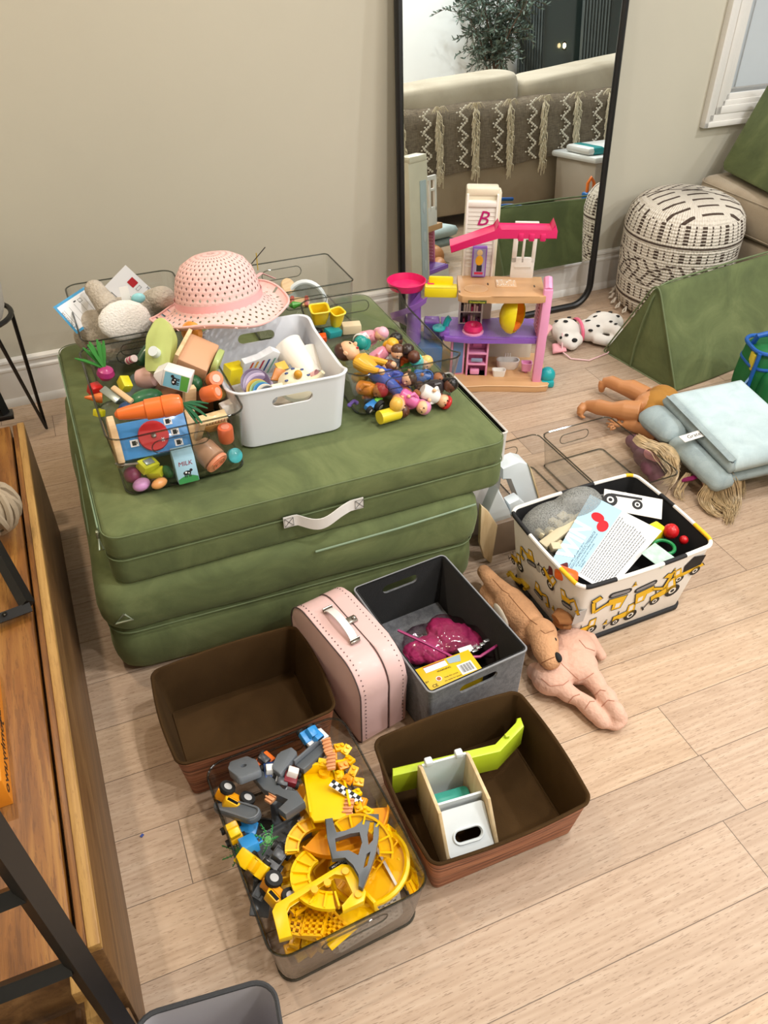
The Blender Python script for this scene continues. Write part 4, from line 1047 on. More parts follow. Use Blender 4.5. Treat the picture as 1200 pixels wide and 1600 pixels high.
b.tube([V2(903, 1090, .024), V2(918, 1102, .024), V2(932, 1118, .022)], [.015, .019, .017], skinp, 12); b.ell(V2(938, 1122, .02), (.018, .024, .017), skinp)
b.tube([V2(915, 1048, .034), V2(930, 1066, .030), V2(938, 1078, .028)], [.024, .021, .017], skinp, 12)
b.tube([V2(936, 1076, .028), V2(948, 1090, .028), V2(956, 1106, .030)], [.017, .021, .017], skinp, 12); b.ell(V2(960, 1112, .028), (.019, .026, .024), skinp); b.ell(V2(966, 1122, .022), (.020, .016, .018), skinp)
for k, (px, py) in enumerate(((950, 1133), (957, 1135), (963, 1135), (969, 1132), (974, 1127))): b.ell(V2(px, py, .012+.002*k), (.0075, .009, .008), skinp)
bbo = soft(b, 'body', bb, .003, 3)
sd_ = mat('seam_peach', '#b27f6a', .9)
for pix in ([(868, 1026), (880, 1040), (893, 1052), (906, 1063)], [(846, 1060), (860, 1072), (880, 1070), (890, 1062)], [(902, 1064), (915, 1060), (930, 1050)], [(905, 1000), (915, 1012), (932, 1018)], [(888, 1098), (896, 1088), (908, 1084)], [(914, 1108), (922, 1096), (930, 1096)], [(930, 1086), (938, 1078), (948, 1080)], [(940, 1104), (950, 1094), (962, 1096)]): seam_on(bbo, pix, .0011, sd_)
tagm = mat('care_label', '#e6e6e2', .7)
part('care_label', bb, lambda b: b.box(V2(838, 1062, .012), (.016, .022, .001), tagm), 'white care label')

# ------------------------------------------------------------------ pale blue doll sofa, dolls with hair
bluef = mat_fabric('pale_blue_foam', '#b9cdd2', '#c6d9dd', None, 20, 600, .5, .1, .95, .05); bluefd = mat_fabric('grey_blue_plush', '#93a2a5', '#a3b2b4', None, 20, 600, .5, .1, .95, .08)
A, Bq, Cq, D = at(1046, 612, .155), at(1160, 588, .165), at(1197, 690, .135), at(1073, 738, .125)
df = thing('folding_doll_sofa', 'pale blue folding foam doll sofa with grey-blue cushions lying over a doll', 'toy sofa', tuple(A), 0)
Mt = frame((0, 0, 0), Bq-A, A-D); Wd = (Bq-A).length; Dd = ((A-D).length+(Bq-Cq).length)/2
part('foam_slab', df, lambda b: cushion(b, Wd, Dd, -.050, 0, .006, bluef, .001, 1, .001, M=Mt @ TM((Wd/2, -Dd/2, 0)), nz=4), 'pale blue top slab', 50)
part('foam_side', df, lambda b: cushion(b, .022, Dd, -.050, -.001, .006, bluefd, .001, 1, .001, M=Mt @ TM((-.006, -Dd/2, -.001)), nz=4), 'grey slab end', 50)
part('foam_slab_lower', df, lambda b: cushion(b, Wd*.98, Dd*.98, -.088, -.054, .01, bluefd, .002, 5, .002, M=Mt @ TM((Wd/2-.01, -Dd/2, 0)), nz=4), 'grey-blue lower slab', 50)
part('arm_cushion', df, lambda b: cushion(b, .085, .13, -.085, -.030, .03, bluefd, .006, 2, .003, M=Mt @ TM((-.045, -.065, 0), (0, 0, R(8)))), 'rounded grey-blue cushion', 60)
part('arm_cushion', df, lambda b: cushion(b, .065, .20, -.088, -.036, .02, bluefd, .004, 7, .003, M=Mt @ TM((-.035, -.235, 0), (0, 0, R(4)))), 'long grey-blue cushion', 60)
def tg(b):
    M = Mt @ TM((-.035, -.185, -.008), (0, 0, R(6))); b.box((0, 0, 0), (.085, .026, .0015), tagm, M); b.text('Grateful', .018, mat('dark_print', '#30251c', .5), M @ TM((.004, 0, .0012)), shear=.2)
part('name_tag', df, tg, 'white cloth tag with black script')
doll_skin = mat('vinyl_skin', '#c18554', .45, var=.03)
dd = thing('bare_legged_doll', 'vinyl doll in tan suit, bare feet out from under the pale blue doll sofa', 'doll', (1.45, 1.62, 0), 0)
V3 = lambda px, py, z: at(px, py, z)-Vector((1.45, 1.62, 0))
b = MB()
b.ell(V3(1014, 634, .07), (.05, .04, .045), doll_skin); b.ell(V3(1035, 625, .07), (.045, .05, .045), doll_skin)
b.tube([V3(1000, 645, .065), V3(975, 641, .062), V3(955, 640, .055), V3(935, 636, .045), V3(915, 633, .035)], [.034, .031, .022, .024, .014], doll_skin, 16)
b.tube([V3(914, 633, .036), V3(908, 640, .028), V3(906, 647, .016)], [.014, .014, .010], doll_skin, 10)
for k, (px, py) in enumerate(((905, 648), (907.5, 650), (910, 651.5), (912.5, 652), (903, 645))): b.ell(V3(px, py, .012), (.0055, .005, .005), doll_skin)
b.tube([V3(1010, 620, .05), V3(985, 607, .055), V3(970, 604, .055), V3(955, 597, .05), V3(942, 596, .045)], [.030, .029, .021, .021, .012], doll_skin, 16)
b.tube([V3(942, 596, .046), V3(940, 604, .03), V3(940, 611, .012)], [.013, .012, .009], doll_skin, 10)
b.tube([V3(1028, 685, .04), V3(1008, 672, .042), V3(990, 666, .036), V3(975, 663, .03)], [.020, .018, .016, .011], doll_skin, 12)
b.ell(V3(966, 663, .028), (.013, .012, .008), doll_skin)
for px, py, qx, qy in ((960, 660, 950, 655), (959, 663, 947.5, 661), (960, 666, 949, 667), (962, 669, 953, 672), (968, 658, 962, 649)): b.tube([V3(px, py, .030), V3((px+qx)/2, (py+qy)/2, .031), V3(qx, qy, .022)], [.0044, .0040, .0032], doll_skin, 8)
soft(b, 'body', dd, .0028, 3)
def suit(b):
    b.ell(V3(1022, 634, .072), (.052, .046, .047), None); b.ell(V3(1036, 628, .07), (.05, .054, .049), None); b.ell(V3(1016, 655, .06), (.03, .035, .04), None)
sm = MB(); sm.mi(mat('tan_knit', '#a8762f', .9, bump=.5, bscale=600)); suit(sm); soft(sm, 'tan_suit', dd, .004, 3, 'tan cloth suit')
hairm = mat('blonde_hair', '#bda57e', .4, var=.3, vscale=80)
def locks(parent, org, guides, n, r, spread, seed):
    "wavy strands that follow a few guide lines and fan out towards the tips"
    rn = random.Random(seed); b = MB()
    G = [[Vector(p)-org for p in g] for g in guides]
    def cr(P, t):
        k = min(int(t*(len(P)-1)), len(P)-2); f = t*(len(P)-1)-k
        p0, p1, p2, p3 = P[max(k-1, 0)], P[k], P[k+1], P[min(k+2, len(P)-1)]
        return .5*((2*p1)+(p2-p0)*f+(2*p0-5*p1+4*p2-p3)*f*f+(3*p1-p0-3*p2+p3)*f**3)
    for i in range(n):
        g = rn.randrange(len(G)-1) if len(G) > 1 else 0; w = rn.random(); L_ = rn.uniform(.75, 1.0)
        o0 = Vector((rn.gauss(0, .4), rn.gauss(0, .4), rn.gauss(0, .25))); ph = rn.random()*6
        pts = []
        for j in range(15):
            t = j/14*L_; a = cr(G[g], t); c = cr(G[min(g+1, len(G)-1)], t)
            p = a.lerp(c, w)+o0*spread*(.5+t)+Vector((math.sin(t*9+ph), math.cos(t*8+ph), 0))*.004*t
            p.z = max(p.z, .0025-org.z); pts.append(p)
        b.tube(pts, [r*(1-.6*(j/14)**3) for j in range(15)], hairm, 4)
    b.build('hair', parent, 60)
hd = thing('long_haired_doll', 'doll with long blonde hair and magenta headband spilling out under the pale blue doll sofa', 'doll', (1.45, 1.20, 0), 0)
O2 = Vector((1.45, 1.20, 0))
locks(hd, O2, [[at(1105, 738, .07), at(1100, 760, .05), at(1112, 785, .02), at(1135, 800, .012), at(1142, 816, .008)],
               [at(1125, 732, .085), at(1135, 755, .06), at(1140, 780, .02), at(1142, 800, .012), at(1136, 818, .008)],
               [at(1140, 728, .085), at(1156, 745, .06), at(1158, 768, .02), at(1150, 788, .012), at(1140, 800, .008)]], 230, .0011, .012, 3)
locks(hd, O2, [[at(1118, 738, .08), at(1100, 762, .05), at(1092, 780, .02), at(1105, 800, .01), at(1125, 810, .008)], [at(1128, 738, .08), at(1115, 765, .05), at(1110, 785, .02), at(1118, 800, .01), at(1135, 806, .008)]], 70, .0011, .008, 4)
locks(hd, O2, [[at(1070, 740, .05), at(1058, 755, .03), at(1054, 770, .012), at(1062, 782, .006)], [at(1080, 740, .05), at(1075, 756, .03), at(1066, 772, .012), at(1070, 784, .006)]], 24, .0010, .008, 5)
locks(hd, O2, [[at(1138, 730, .08), at(1156, 735, .06), at(1161, 758, .02), at(1158, 776, .006)], [at(1145, 728, .08), at(1158, 742, .05), at(1160, 765, .01), at(1157, 779, .006)]], 40, .0010, .006, 9)
part('headband', hd, lambda b: b.tube([at(1066, 750, .035)-O2, at(1080, 748, .045)-O2, at(1094, 742, .05)-O2, at(1108, 745, .04)-O2], .009, pl('#7d1450'), 8, flat=.6), 'magenta headband')
sm = MB(); dsk = mat('pale_vinyl', '#dba995', .45); sm.ell(at(1116, 748, .035)-O2, (.034, .032, .032), dsk); sm.ell(at(1106, 758, .02)-O2, (.014, .014, .014), dsk); soft(sm, 'face', hd, .003, 3)
hd2 = thing('curly_haired_doll', 'blonde doll curls over the clear bin, left of the pale blue doll sofa', 'doll', (1.40, 1.42, 0), 0)
O3 = Vector((1.40, 1.42, 0))
locks(hd2, O3, [[at(990, 686, .12), at(1000, 696, .12), at(1018, 702, .11), at(1030, 716, .09), at(1045, 735, .07)], [at(1000, 680, .12), at(1016, 690, .12), at(1032, 698, .11), at(1046, 712, .09), at(1060, 735, .07)]], 130, .0012, .012, 12)
locks(hd2, O3, [[at(1040, 712, .10), at(1048, 730, .07), at(1040, 745, .05), at(1030, 752, .04)], [at(1055, 715, .10), at(1060, 735, .07), at(1056, 750, .05), at(1045, 758, .04)]], 60, .0012, .010, 13)
part('hair_cap', hd2, lambda b: b.ell(at(1040, 712, .06)-O3, (.03, .05, .03), hairm), None, 60)
clo = mat('mauve_cloth', '#6b4351', .9, var=.3, vscale=25, bump=.6, bscale=120)
dc = thing('bundle_of_doll_clothes', 'mauve and pink doll clothes bundled in the right-hand empty clear bin', 'doll clothes', (1.30, 1.38, .008), 0)
sm = MB(); O4 = Vector((1.30, 1.38, .008))
for px, py, z, r in ((1000, 700, .03, .025), (1008, 715, .04, .03), (1018, 730, .045, .028), (1026, 745, .03, .022), (990, 690, .03, .022)): sm.ell(at(px, py, z)-O4, (r, r*1.2, r*.9), clo)
soft(sm, 'cloth_bundle', dc, .004, 2)
part('pink_cloth', dc, lambda b: b.ell(at(1020, 712, .07)-O4, (.02, .03, .014), mat('pink_plush', '#e4a0a8', .9)), 'pink cloth', 60)

# ------------------------------------------------------------------ digger print basket
canvas = mat('white_canvas_print', '#f2efe9', .8, bump=.3, bscale=700); bink = mat('print_black', '#17171a', .7); yink = mat('print_yellow', '#f0c01e', .7); gink = mat('print_grey', '#8e8e92', .7)
bk_ = thing('digger_print_basket', 'white canvas basket printed with yellow diggers and tractors, heaped with toys', 'basket', (.958, 1.035, 0), R(1.5))
BW, BD, BH, BT = .335, .272, .198, .022
bin_shell(BW, BD, BH, .022, BT, .004, canvas, mat('black_lining', '#0e0e10', .9), canvas, bow=.006).build('basket_body', bk_)
b = MB(); b.tube(ring(BW, BD, .022, BH+.001, bow=.006), .0045, canvas, 8, closed=True); b.build('rolled_rim', bk_)
def front_M(u, z):
    "point on the front wall: u along the wall, z height"
    f = z/BH; y = -(BD/2-BT+BT*f)-.0016-.006*f*math.cos(PI*u/BW)
    return frame((u, y, z), (1, 0, 0), (0, -BT/BH, 1))
def left_M(u, z):
    f = z/BH; x = -(BW/2-BT+BT*f)-.0016-.006*f*math.cos(PI*u/BD)
    return frame((x, u, z), (0, -1, 0), (-BT/BH, 0, 1))
def disc(b, M, x, y, r, m, z=0): b.poly(circ(r, 14, x, y), m, M, z)
def bar(b, M, p, q, w, m, z=0):
    p = Vector(p); q = Vector(q); d = (q-p).normalized(); n = Vector((-d.y, d.x))*w/2
    b.poly([tuple(p+n), tuple(p-n), tuple(q-n), tuple(q+n)], m, M, z)
def wheel(b, M, x, y, r): disc(b, M, x, y, r, bink, .0002); disc(b, M, x, y, r*.5, canvas, .0004); disc(b, M, x, y, r*.28, bink, .0005)
def outlined(b, M, pts, m, g=.0016, z=0):
    c = Vector((sum(p[0] for p in pts)/len(pts), sum(p[1] for p in pts)/len(pts)))
    b.poly([tuple(c+(Vector(p)-c)*(1+g/max(.004, (Vector(p)-c).length))) for p in pts], bink, M, z); b.poly(pts, m, M, z+.0002)
def tractor(b, M, s=1):
    M = M @ Matrix.Diagonal((s, abs(s), 1, 1))
    outlined(b, M, [(-.022, -.004), (.004, -.004), (.004, .010), (-.022, .008)], yink); outlined(b, M, [(.002, -.004), (.018, -.004), (.015, .026), (.002, .024)], yink)
    b.poly([(.005, .008), (.013, .008), (.012, .022), (.005, .021)], canvas, M, .0004); wheel(b, M, -.016, -.008, .008); wheel(b, M, .012, -.006, .012)
    bar(b, M, (-.024, -.002), (-.034, -.012), .002, bink); bar(b, M, (-.036, -.006), (-.034, -.016), .003, bink); bar(b, M, (-.014, .010), (-.014, .018), .002, bink)
def digger(b, M, s=1):
    M = M @ Matrix.Diagonal((s, abs(s), 1, 1))
    b.poly([(x, y-.012) for x, y in slot_pts(-.008, 0, .036, .011, 4)], bink, M); b.poly([(x, y-.012) for x, y in slot_pts(-.008, 0, .030, .006, 4)], gink, M, .0003)
    outlined(b, M, [(-.022, -.004), (.006, -.004), (.006, .008), (-.004, .008), (-.006, .020), (-.020, .020)], yink); b.poly([(-.017, .008), (-.009, .008), (-.010, .017), (-.017, .017)], canvas, M, .0004)
    for p, q in (((.004, .002), (.024, .014)), ((.024, .014), (.032, -.008))): bar(b, M, p, q, .0075, bink); bar(b, M, p, q, .0048, yink, .0002)
    outlined(b, M, [(.030, -.006), (.036, -.012), (.026, -.018), (.020, -.012)], yink)
def cone(b, M):
    outlined(b, M, [(-.006, -.006), (.006, -.006), (.006, -.004), (-.006, -.004)], yink, .001); outlined(b, M, [(-.004, -.004), (.004, -.004), (.001, .008), (-.001, .008)], yink, .001)
    b.poly([(-.003, 0), (.003, 0), (.0022, .0025), (-.0022, .0025)], bink, M, .0004)
def mixer(b, M, s=1):
    M = M @ Matrix.Diagonal((s, abs(s), 1, 1))
    outlined(b, M, [(-.026, -.004), (.024, -.004), (.020, .004), (-.012, .004), (-.014, .018), (-.024, .018)], yink); b.poly([(-.022, .006), (-.016, .006), (-.016, .015), (-.022, .015)], canvas, M, .0004)
    b.poly([(-.010, .004), (.018, .002), (.024, .020), (.004, .030), (-.010, .018)], bink, M, .0003); wheel(b, M, -.016, -.007, .0085); wheel(b, M, .010, -.007, .0085)
def rotM(M, deg): return M @ Matrix.Rotation(R(deg), 4, 'Z')
prints = [(tractor, -.02, .050, 1.4, 4), (tractor, -.118, .048, 1.2, 0), (digger, -.075, .125, 1.65, 175), (cone, -.068, .048, 0, -6), (cone, -.030, .160, 0, 6), (digger, .022, .120, -1.6, -170), (tractor, .075, .085, 1.6, 18), (cone, .072, .158, 0, 2), (mixer, .122, .135, 1.6, 14)]
for fn, u, z, s, a in prints:
    b = MB(); M = rotM(front_M(u, max(z, .03)), a)
    fn(b, M, s) if s else fn(b, M); b.build('printed_vehicle', bk_, None)
for fn, u, z, s, a in [(digger, -.10, .13, 1.1, 20), (tractor, -.03, .135, 1.1, -30), (digger, .05, .13, -1.1, 20), (tractor, .10, .07, 1.1, 10), (cone, -.05, .06, 0, 0), (digger, .0, .06, 1.0, 0)]:
    b = MB(); M = rotM(left_M(u, z), a); fn(b, M, s) if s else fn(b, M); b.build('printed_vehicle', bk_, None)
b = MB()
for u, w_ in ((-.155, .02), (.02, .05), (.10, .04)): pass
rim = ring(BW, BD, .022, BH+.001, bow=.006)
for k, (i0, i1) in enumerate(((3, 6), (9, 12), (20, 25), (30, 33), (36, 40), (44, 46), (52, 56), (59, 61))):
    b = MB(); b.tube([p for p in rim[i0:i1+1]], .0048, bink if k % 3 else yink, 8); b.build('rim_print', bk_, 60)
b = MB(); b.tube(ring(BW-2*BT+.004, BD-2*BT+.004, .02, .006), .006, bink, 6, closed=True, flat=1.2); b.build('black_base_trim', bk_)
part('side_label', bk_, lambda b: b.box((0, 0, 0), (.028, .04, .001), mat('grey_label', '#b9b6b3', .8), front_M(-.150, .105)), 'grey label tab')
# what is in the basket
paperw = mat('paper_white', '#e9ebee', .7); paperb = mat('paper_blue', '#abd2ea', .7); ink = mat('ink', '#3a3d42', .7)
fl = thing('printed_flyer', 'pale blue and white printed flyer reading WIN lying on the digger print basket', 'flyer', (0, 0, 0))
a0, a1, a2, a3 = at(862, 876, .18), at(922, 773, .215), at(1034, 830, .211), at(950, 927, .137)
fw, fh = .185, .245
FN = (a3-a0).cross(a1-a0).normalized()
def flyer(b):
    n = 12
    for m_, x0, x1, z0, z1 in ((paperb, -fw/2, -fw*.04, 0, .0010), (paperw, -fw*.04, fw/2, 0, .0010)):
        b.grid([[Vector((x0+(x1-x0)*i/n, y, z0)) for i in range(n+1)]+[Vector((x1+(x0-x1)*i/n, y, z1)) for i in range(n+1)] for y in [fh*(k/n-.5) for k in range(n+1)]], m_, cap0=True, cap1=True)
part('sheet', fl, flyer)
part('headline', fl, lambda b: b.text('WIN', .064, paperw, TM((-fw*.36, -.035, .0013), (0, 0, R(90))), thick=.0002, sx=.95, bold=.0022), 'white headline WIN')
part('address_line', fl, lambda b: (b.text('LEGO.COM/PRODUCTFEEDBACK', .0095, ink, TM((-fw*.185, -.048, .0013), (0, 0, R(90)))), b.text('Scan the QR code or go to', .0080, ink, TM((-fw*.235, -.070, .0013), (0, 0, R(90)))), b.text('and give us your short feedback about this set', .0065, ink, TM((-fw*.145, -.042, .0013), (0, 0, R(90)))), b.text('for a chance to win a cool prize', .0065, ink, TM((-fw*.105, -.055, .0013), (0, 0, R(90)))), b.text('feedback', .0065, ink, TM((-fw*.07, -.085, .0013), (0, 0, R(90))))), 'small dark lettering')
def lines(b):
    rn = random.Random(3)
    for k in range(13):
        x = -fw*.02+k*fw*.036; y = -fh*.46
        while y < fh*.40-(k*.002):
            l = rn.uniform(.003, .011); b.poly([(x-.0009, y), (x+.0009, y), (x+.0009, y+l), (x-.0009, y+l)], ink, ID, .0013); y += l+.0016
part('print_lines', fl, lines, 'grey lines of print')
part('red_emblem', fl, lambda b: (b.poly(circ(.017, 16, -.048, .066, ry=.015), pl('#c8202c'), ID, .0013), b.poly(circ(.014, 14, -.026, .048, ry=.020), pl('#c8202c'), ID, .0015)), 'plain red shapes')
for ch_ in fl.children:
    for v_ in ch_.data.vertices:
        u_, w_ = v_.co.x/fw+.5, v_.co.y/fh+.5
        q_ = a0*(1-u_)*(1-w_)+a1*(1-u_)*w_+a2*u_*w_+a3*u_*(1-w_)+FN*(v_.co.z+.010*math.sin(PI*u_)*0); v_.co = q_
meshm = NT('mesh_bag')
def mk_mesh():
    t = meshm; v = t.coord(); w = t.node('ShaderNodeTexVoronoi'); w.inputs['Scale'].default_value = 420; t.link(v, w.inputs['Vector'])
    tr = t.node('ShaderNodeBsdfTransparent'); ms = t.node('ShaderNodeMixShader'); t.bsdf.inputs['Base Color'].default_value = lin('#a8aaa6'); t.bsdf.inputs['Roughness'].default_value = .5
    t.link(t.ramp(w.outputs['Distance'], [(.25, (.22, .22, .22, 1)), (.55, (.62, .62, .62, 1))]), ms.inputs[0]); t.link(tr.outputs[0], ms.inputs[1]); t.link(t.bsdf.outputs[0], ms.inputs[2]); t.link(ms.outputs[0], t.out.inputs[0]); return t.m
meshmat = mk_mesh()
mbg = thing('mesh_laundry_bag', 'grey mesh bag of pale wooden blocks at the back of the digger print basket', 'bag', (.88, 1.09, .12), 0)
sm = MB(); sm.ell((-.01, .03, .050), (.080, .045, .055), meshmat); sm.ell((.05, .03, .06), (.07, .04, .07), meshmat); sm.ell((-.04, -.045, .012), (.05, .04, .04), meshmat); soft(sm, 'mesh_skin', mbg, .006, 4)
blkw = mat('pale_block_wood', '#cfc4a4', .6, var=.08, vscale=30)
tag(MB().box((0, 0, 0), (.13, .024, .02), blkw, bev=.004).build('block_row'), 'row of pale wooden blocks inside the grey mesh bag', 'block').matrix_basis = TM((.868, 1.075, .182), (R(6), R(-8), R(16)))
rn = random.Random(8)
for k in range(10):
    lab = 'pale wooden block in the grey mesh bag, ' + ('leftmost', 'second from the left', 'third from the left', 'fourth from the left', 'fifth from the left', 'lowest at the bag front', 'low in the front of the bag, second', 'under the flyer corner', 'nearest the grey pouch', 'highest at the back right')[k]
    o = tag(MB().box((0, 0, 0), (.022, .018, .014), blkw, bev=.002).build('wooden_block'), lab, 'block', 'pale blocks in the mesh bag')
    o.location = (.825+.022*(k % 5)+rn.uniform(-.003, .003), 1.095+.022*(k//5)-.006*(k % 2)-(.075 if k in (5, 6) else 0), .176+.004*(k % 3)); o.rotation_euler = (rn.uniform(-.3, .3), rn.uniform(-.3, .3), rn.uniform(0, 3))
gc = tag(MB().box((0, 0, 0), (.15, .004, .07), mat('grey_sheet', '#8d9093', .5), bev=.0015).build('grey_pouch'), 'grey plastic pouch standing behind the flyer in the digger print basket', 'pouch'); gc.location = (.985, 1.125, .170); gc.rotation_euler = (R(-20), 0, R(-14))
b = MB(); b.box((0, 0, 0), (.13, .05, .002), canvas, bev=.0006); M = TM((-.03, 0, .0012)); wheel(b, M, -.02, 0, .016); wheel(b, M, .04, 0, .012); bar(b, M, (-.02, .014), (.05, .016), .006, bink); b2 = tag(b.build('printed_strap'), 'folded black and white printed fabric flap inside the digger print basket', 'fabric flap'); b2.location = (1.045, 1.075, .205); b2.rotation_euler = (R(25), R(6), R(-32))
yt = thing('yellow_toy_crane', 'yellow and red plastic toy with green ring at the right of the flyer', 'toy', (1.055, .965, .14), R(10))
part('yellow_block', yt, lambda b: b.box((-.005, .035, .035), (.055, .03, .04), YEL, bev=.004), 'yellow block')
part('red_ball', yt, lambda b: b.ell((.028, .012, .048), .017, pl('#c4161c')), 'red ball')
part('green_ring', yt, lambda b: b.tube([(-.012+.022*math.cos(t), -.008+.022*math.sin(t), .036) for t in [2*PI*i/20 for i in range(20)]], .004, pl('#1f8a4c'), 8, closed=True), 'green ring')
part('red_knob', yt, lambda b: b.ell((.046, -.012, .032), .010, pl('#c4161c')), 'red knob')
ocr = tag(MB().box((0, 0, 0), (.05, .032, .022), pl('#e8671c'), bev=.009).build('orange_toy_brick'), 'orange rounded plastic piece poking out at the front left of the digger print basket', 'toy'); ocr.location = tuple(at(885, 898, .175)); ocr.rotation_euler = (0, R(15), R(-35))
dred = tag(MB().box((0, 0, 0), (.04, .03, .02), pl('#5c1418'), bev=.004).build('dark_red_brick'), 'dark red plastic piece behind the orange piece in the digger print basket', 'toy'); dred.location = tuple(at(872, 888, .165)); dred.rotation_euler = (0, 0, R(-35))
pc = tag(MB().box((0, 0, 0), (.05, .05, .001), mat('mint_card', '#b4cfc2', .6, var=.2, vscale=60)).build('patterned_card'), 'mint and pink patterned card sticking out to the right of the flyer', 'card'); pc.location = tuple(at(1028, 868, .195)); pc.rotation_euler = (R(10), 0, R(20))

# ------------------------------------------------------------------ toy totes
ply = mat_wood('birch_ply', ('#c9ab7c', '#dcc398', '#e6d2ac'), 'z', 1.5, .5, .15)
plye = mat('ply_edge', '#c2a377', .6, var=.2, vscale=100)
plw = mat('white_toy_plastic', '#dbe3e6', .35)
def tote(name, label, loc, rot, w, d, h, teal=True):
    "two plywood sides with a white plastic body between them"
    o = thing(name, label, 'toy', loc, rot)
    side = [(-d/2, 0), (d/2-.01, 0), (d/2, .012), (d/2, h*.92), (d/2-.012, h), (-d/2+.05, h), (-d/2, h*.42)]
    for s in (-1, 1):
        b = MB(); b.prism(side, .006, ply, frame((s*w/2-(.006 if s > 0 else 0), 0, 0), (0, 1, 0), (0, 0, 1)), bev=.0012); b.build('plywood_side', o)
    b = MB(); b.box((0, d/2-.006, h*.5), (w-.012, .004, h*.96), plw); b.box((0, .0, h*.5), (w-.012, .004, h*.8), plw, TM((0, -d*.02, 0)));
    b.box((0, d*.25, .006), (w-.012, d*.5, .004), plw); b.build('white_partition', o)
    b = MB(); b.prism(rr(w-.014, math.hypot(d*.42, h*.38), .006, 3), .004, plw, frame((0, -d*.27, h*.60), (1, 0, 0), (0, .40*d, .46*h))); o2 = b.build('front_chute', o)
    Mx = frame((0, -d*.27, h*.60), (1, 0, 0), (0, .40*d, .46*h))
    cb = MB(); cb.prism([(x, y-.008) for x, y in slot_pts(0, 0, w*.5, .018, 8)], .02, None, Mx, z0=-.008); cut(o2, cb)
    b = MB(); b.tube([Mx @ Vector((x, y-.008, .005)) for x, y in slot_pts(0, 0, w*.56, .023, 8)], .0018, plw, 6, closed=True); b.build('slot_rim', o)
    for s in (-1, 1): MB().box((s*w*.30, d/2-.004, h*.99), (.014, .014, .012), plw, bev=.003).build('corner_clip', o)
    if teal: b = MB(); b.prism(rr(w-.016, d*.26, .008, 4), .008, pl('#3fae9f'), TM((0, d*.20, .035), (R(8), 0, 0)), bev=.002); b.build('teal_tray', o, label='teal tray')
    return o
tote('wooden_toy_box', 'small white and plywood toy box with teal tray inside the right-hand brown box', (.398, .632, .006), R(-5), .092, .150, .112)
lb = thing('lime_bar', 'lime green angled plastic bar lying across the right-hand brown box', 'toy part', (.452, .725, .004), R(-5))
lime = pl('#bfd62e')
bp = [(-.135, -.006), (.062, -.016), (.125, .020), (.128, .040), (.119, .040), (.116, .030), (.060, -.002), (-.130, .010)]
part('bar', lb, lambda b: b.prism(bp, .056, lime, TM((0, -.012, .030)), bev=.002))
part('peg', lb, lambda b: b.box((.085, -.004, .088), (.008, .008, .010), lime, bev=.002))
def bigtote():
    o = thing('white_plywood_toy_stand', 'white plastic and plywood toy frame standing upright beside the right end of the green stack', 'toy', (.80, 1.26, 0), 0)
    O = Vector((.80, 1.26, 0))
    def slab(pix, y, th, m, name, bev=.003, lab=None):
        P = [aty(px, py, y)-O for px, py in pix]; b = MB(); b.prism([(p.x, p.z) for p in P], th, m, frame((0, P[0].y+th, 0), (1, 0, 0), (0, 0, 1)), bev=bev); b.build(name, o, 35, lab)
    slab([(786, 733), (812, 722), (824, 725), (830, 735), (846, 790), (836, 822), (826, 822), (815, 790), (800, 746), (786, 750)], 1.285, .045, plw, 'handle_arch')
    slab([(826, 726), (831, 734), (850, 798), (840, 826), (836, 824), (846, 792)], 1.282, .012, ply, 'plywood_edge', .001)
    slab([(763, 802), (779, 764), (797, 800), (800, 812), (776, 822)], 1.245, .035, plw, 'white_panel')
    slab([(796, 788), (812, 780), (820, 786), (820, 798), (800, 806)], 1.25, .03, plw, 'cross_block')
    slab([(776, 820), (802, 812), (838, 822), (820, 858), (768, 880)], 1.235, .06, mat('smoked_panel', '#8a7663', .35), 'inner_panel', .003, 'brown inner panel')
    slab([(752, 790), (764, 800), (778, 822), (768, 882), (757, 872), (750, 850)], 1.215, .012, ply, 'plywood_side', .002)
bigtote()

# ------------------------------------------------------------------ felt box contents
bagm = mat_clear('zip_bag', '#f2e9ee', '#b98aa0', 1.0, .12)
mag = mat('magenta_cloth', '#b02a68', .7, var=.2, vscale=30, bump=.6, bscale=60, bdist=.004)
zb = thing('zip_bag_of_cloth', 'clear zip bag of crumpled magenta cloth in the grey felt box', 'bag', (.55, .985, .022), R(0))
O5 = Vector((.55, .985, .022))
sm = MB()
for px, py, z, r in ((690, 985, .05, .034), (715, 995, .05, .036), (735, 1000, .045, .028), (700, 1000, .05, .034), (650, 1020, .045, .028), (668, 1015, .045, .034), (680, 1025, .045, .024)): sm.ell(at(px, py, z)-O5, (r, r, r*.6), mag)
o = soft(sm, 'magenta_cloth', zb, .004, 2, 'crumpled magenta cloth')
tx = bpy.data.textures.new('crumple', 'CLOUDS'); tx.noise_scale = .018
bake(o, ('SUBSURF', dict(levels=1, render_levels=1)), ('DISPLACE', dict(texture=tx, strength=.010, mid_level=.5)))
sm = MB()
for px, py, z, r in ((665, 1005, .055, .05), (700, 990, .06, .05), (740, 1003, .055, .045), (765, 1010, .05, .03), (715, 1005, .055, .05)): sm.ell(at(px, py, z)-O5, (r, r, r*.55), bagm)
o = soft(sm, 'clear_bag', zb, .006, 3); tx2 = bpy.data.textures.new('crumple2', 'CLOUDS'); tx2.noise_scale = .03
bake(o, ('DISPLACE', dict(texture=tx2, strength=.012, mid_level=.5)))
part('zip_strip', zb, lambda b: b.tube([at(622, 985, .085)-O5, at(665, 1005, .09)-O5, at(710, 1028, .09)-O5, at(750, 1026, .085)-O5, at(790, 1000, .08)-O5], .003, pl('#b0407c'), 6), 'magenta zip strip')
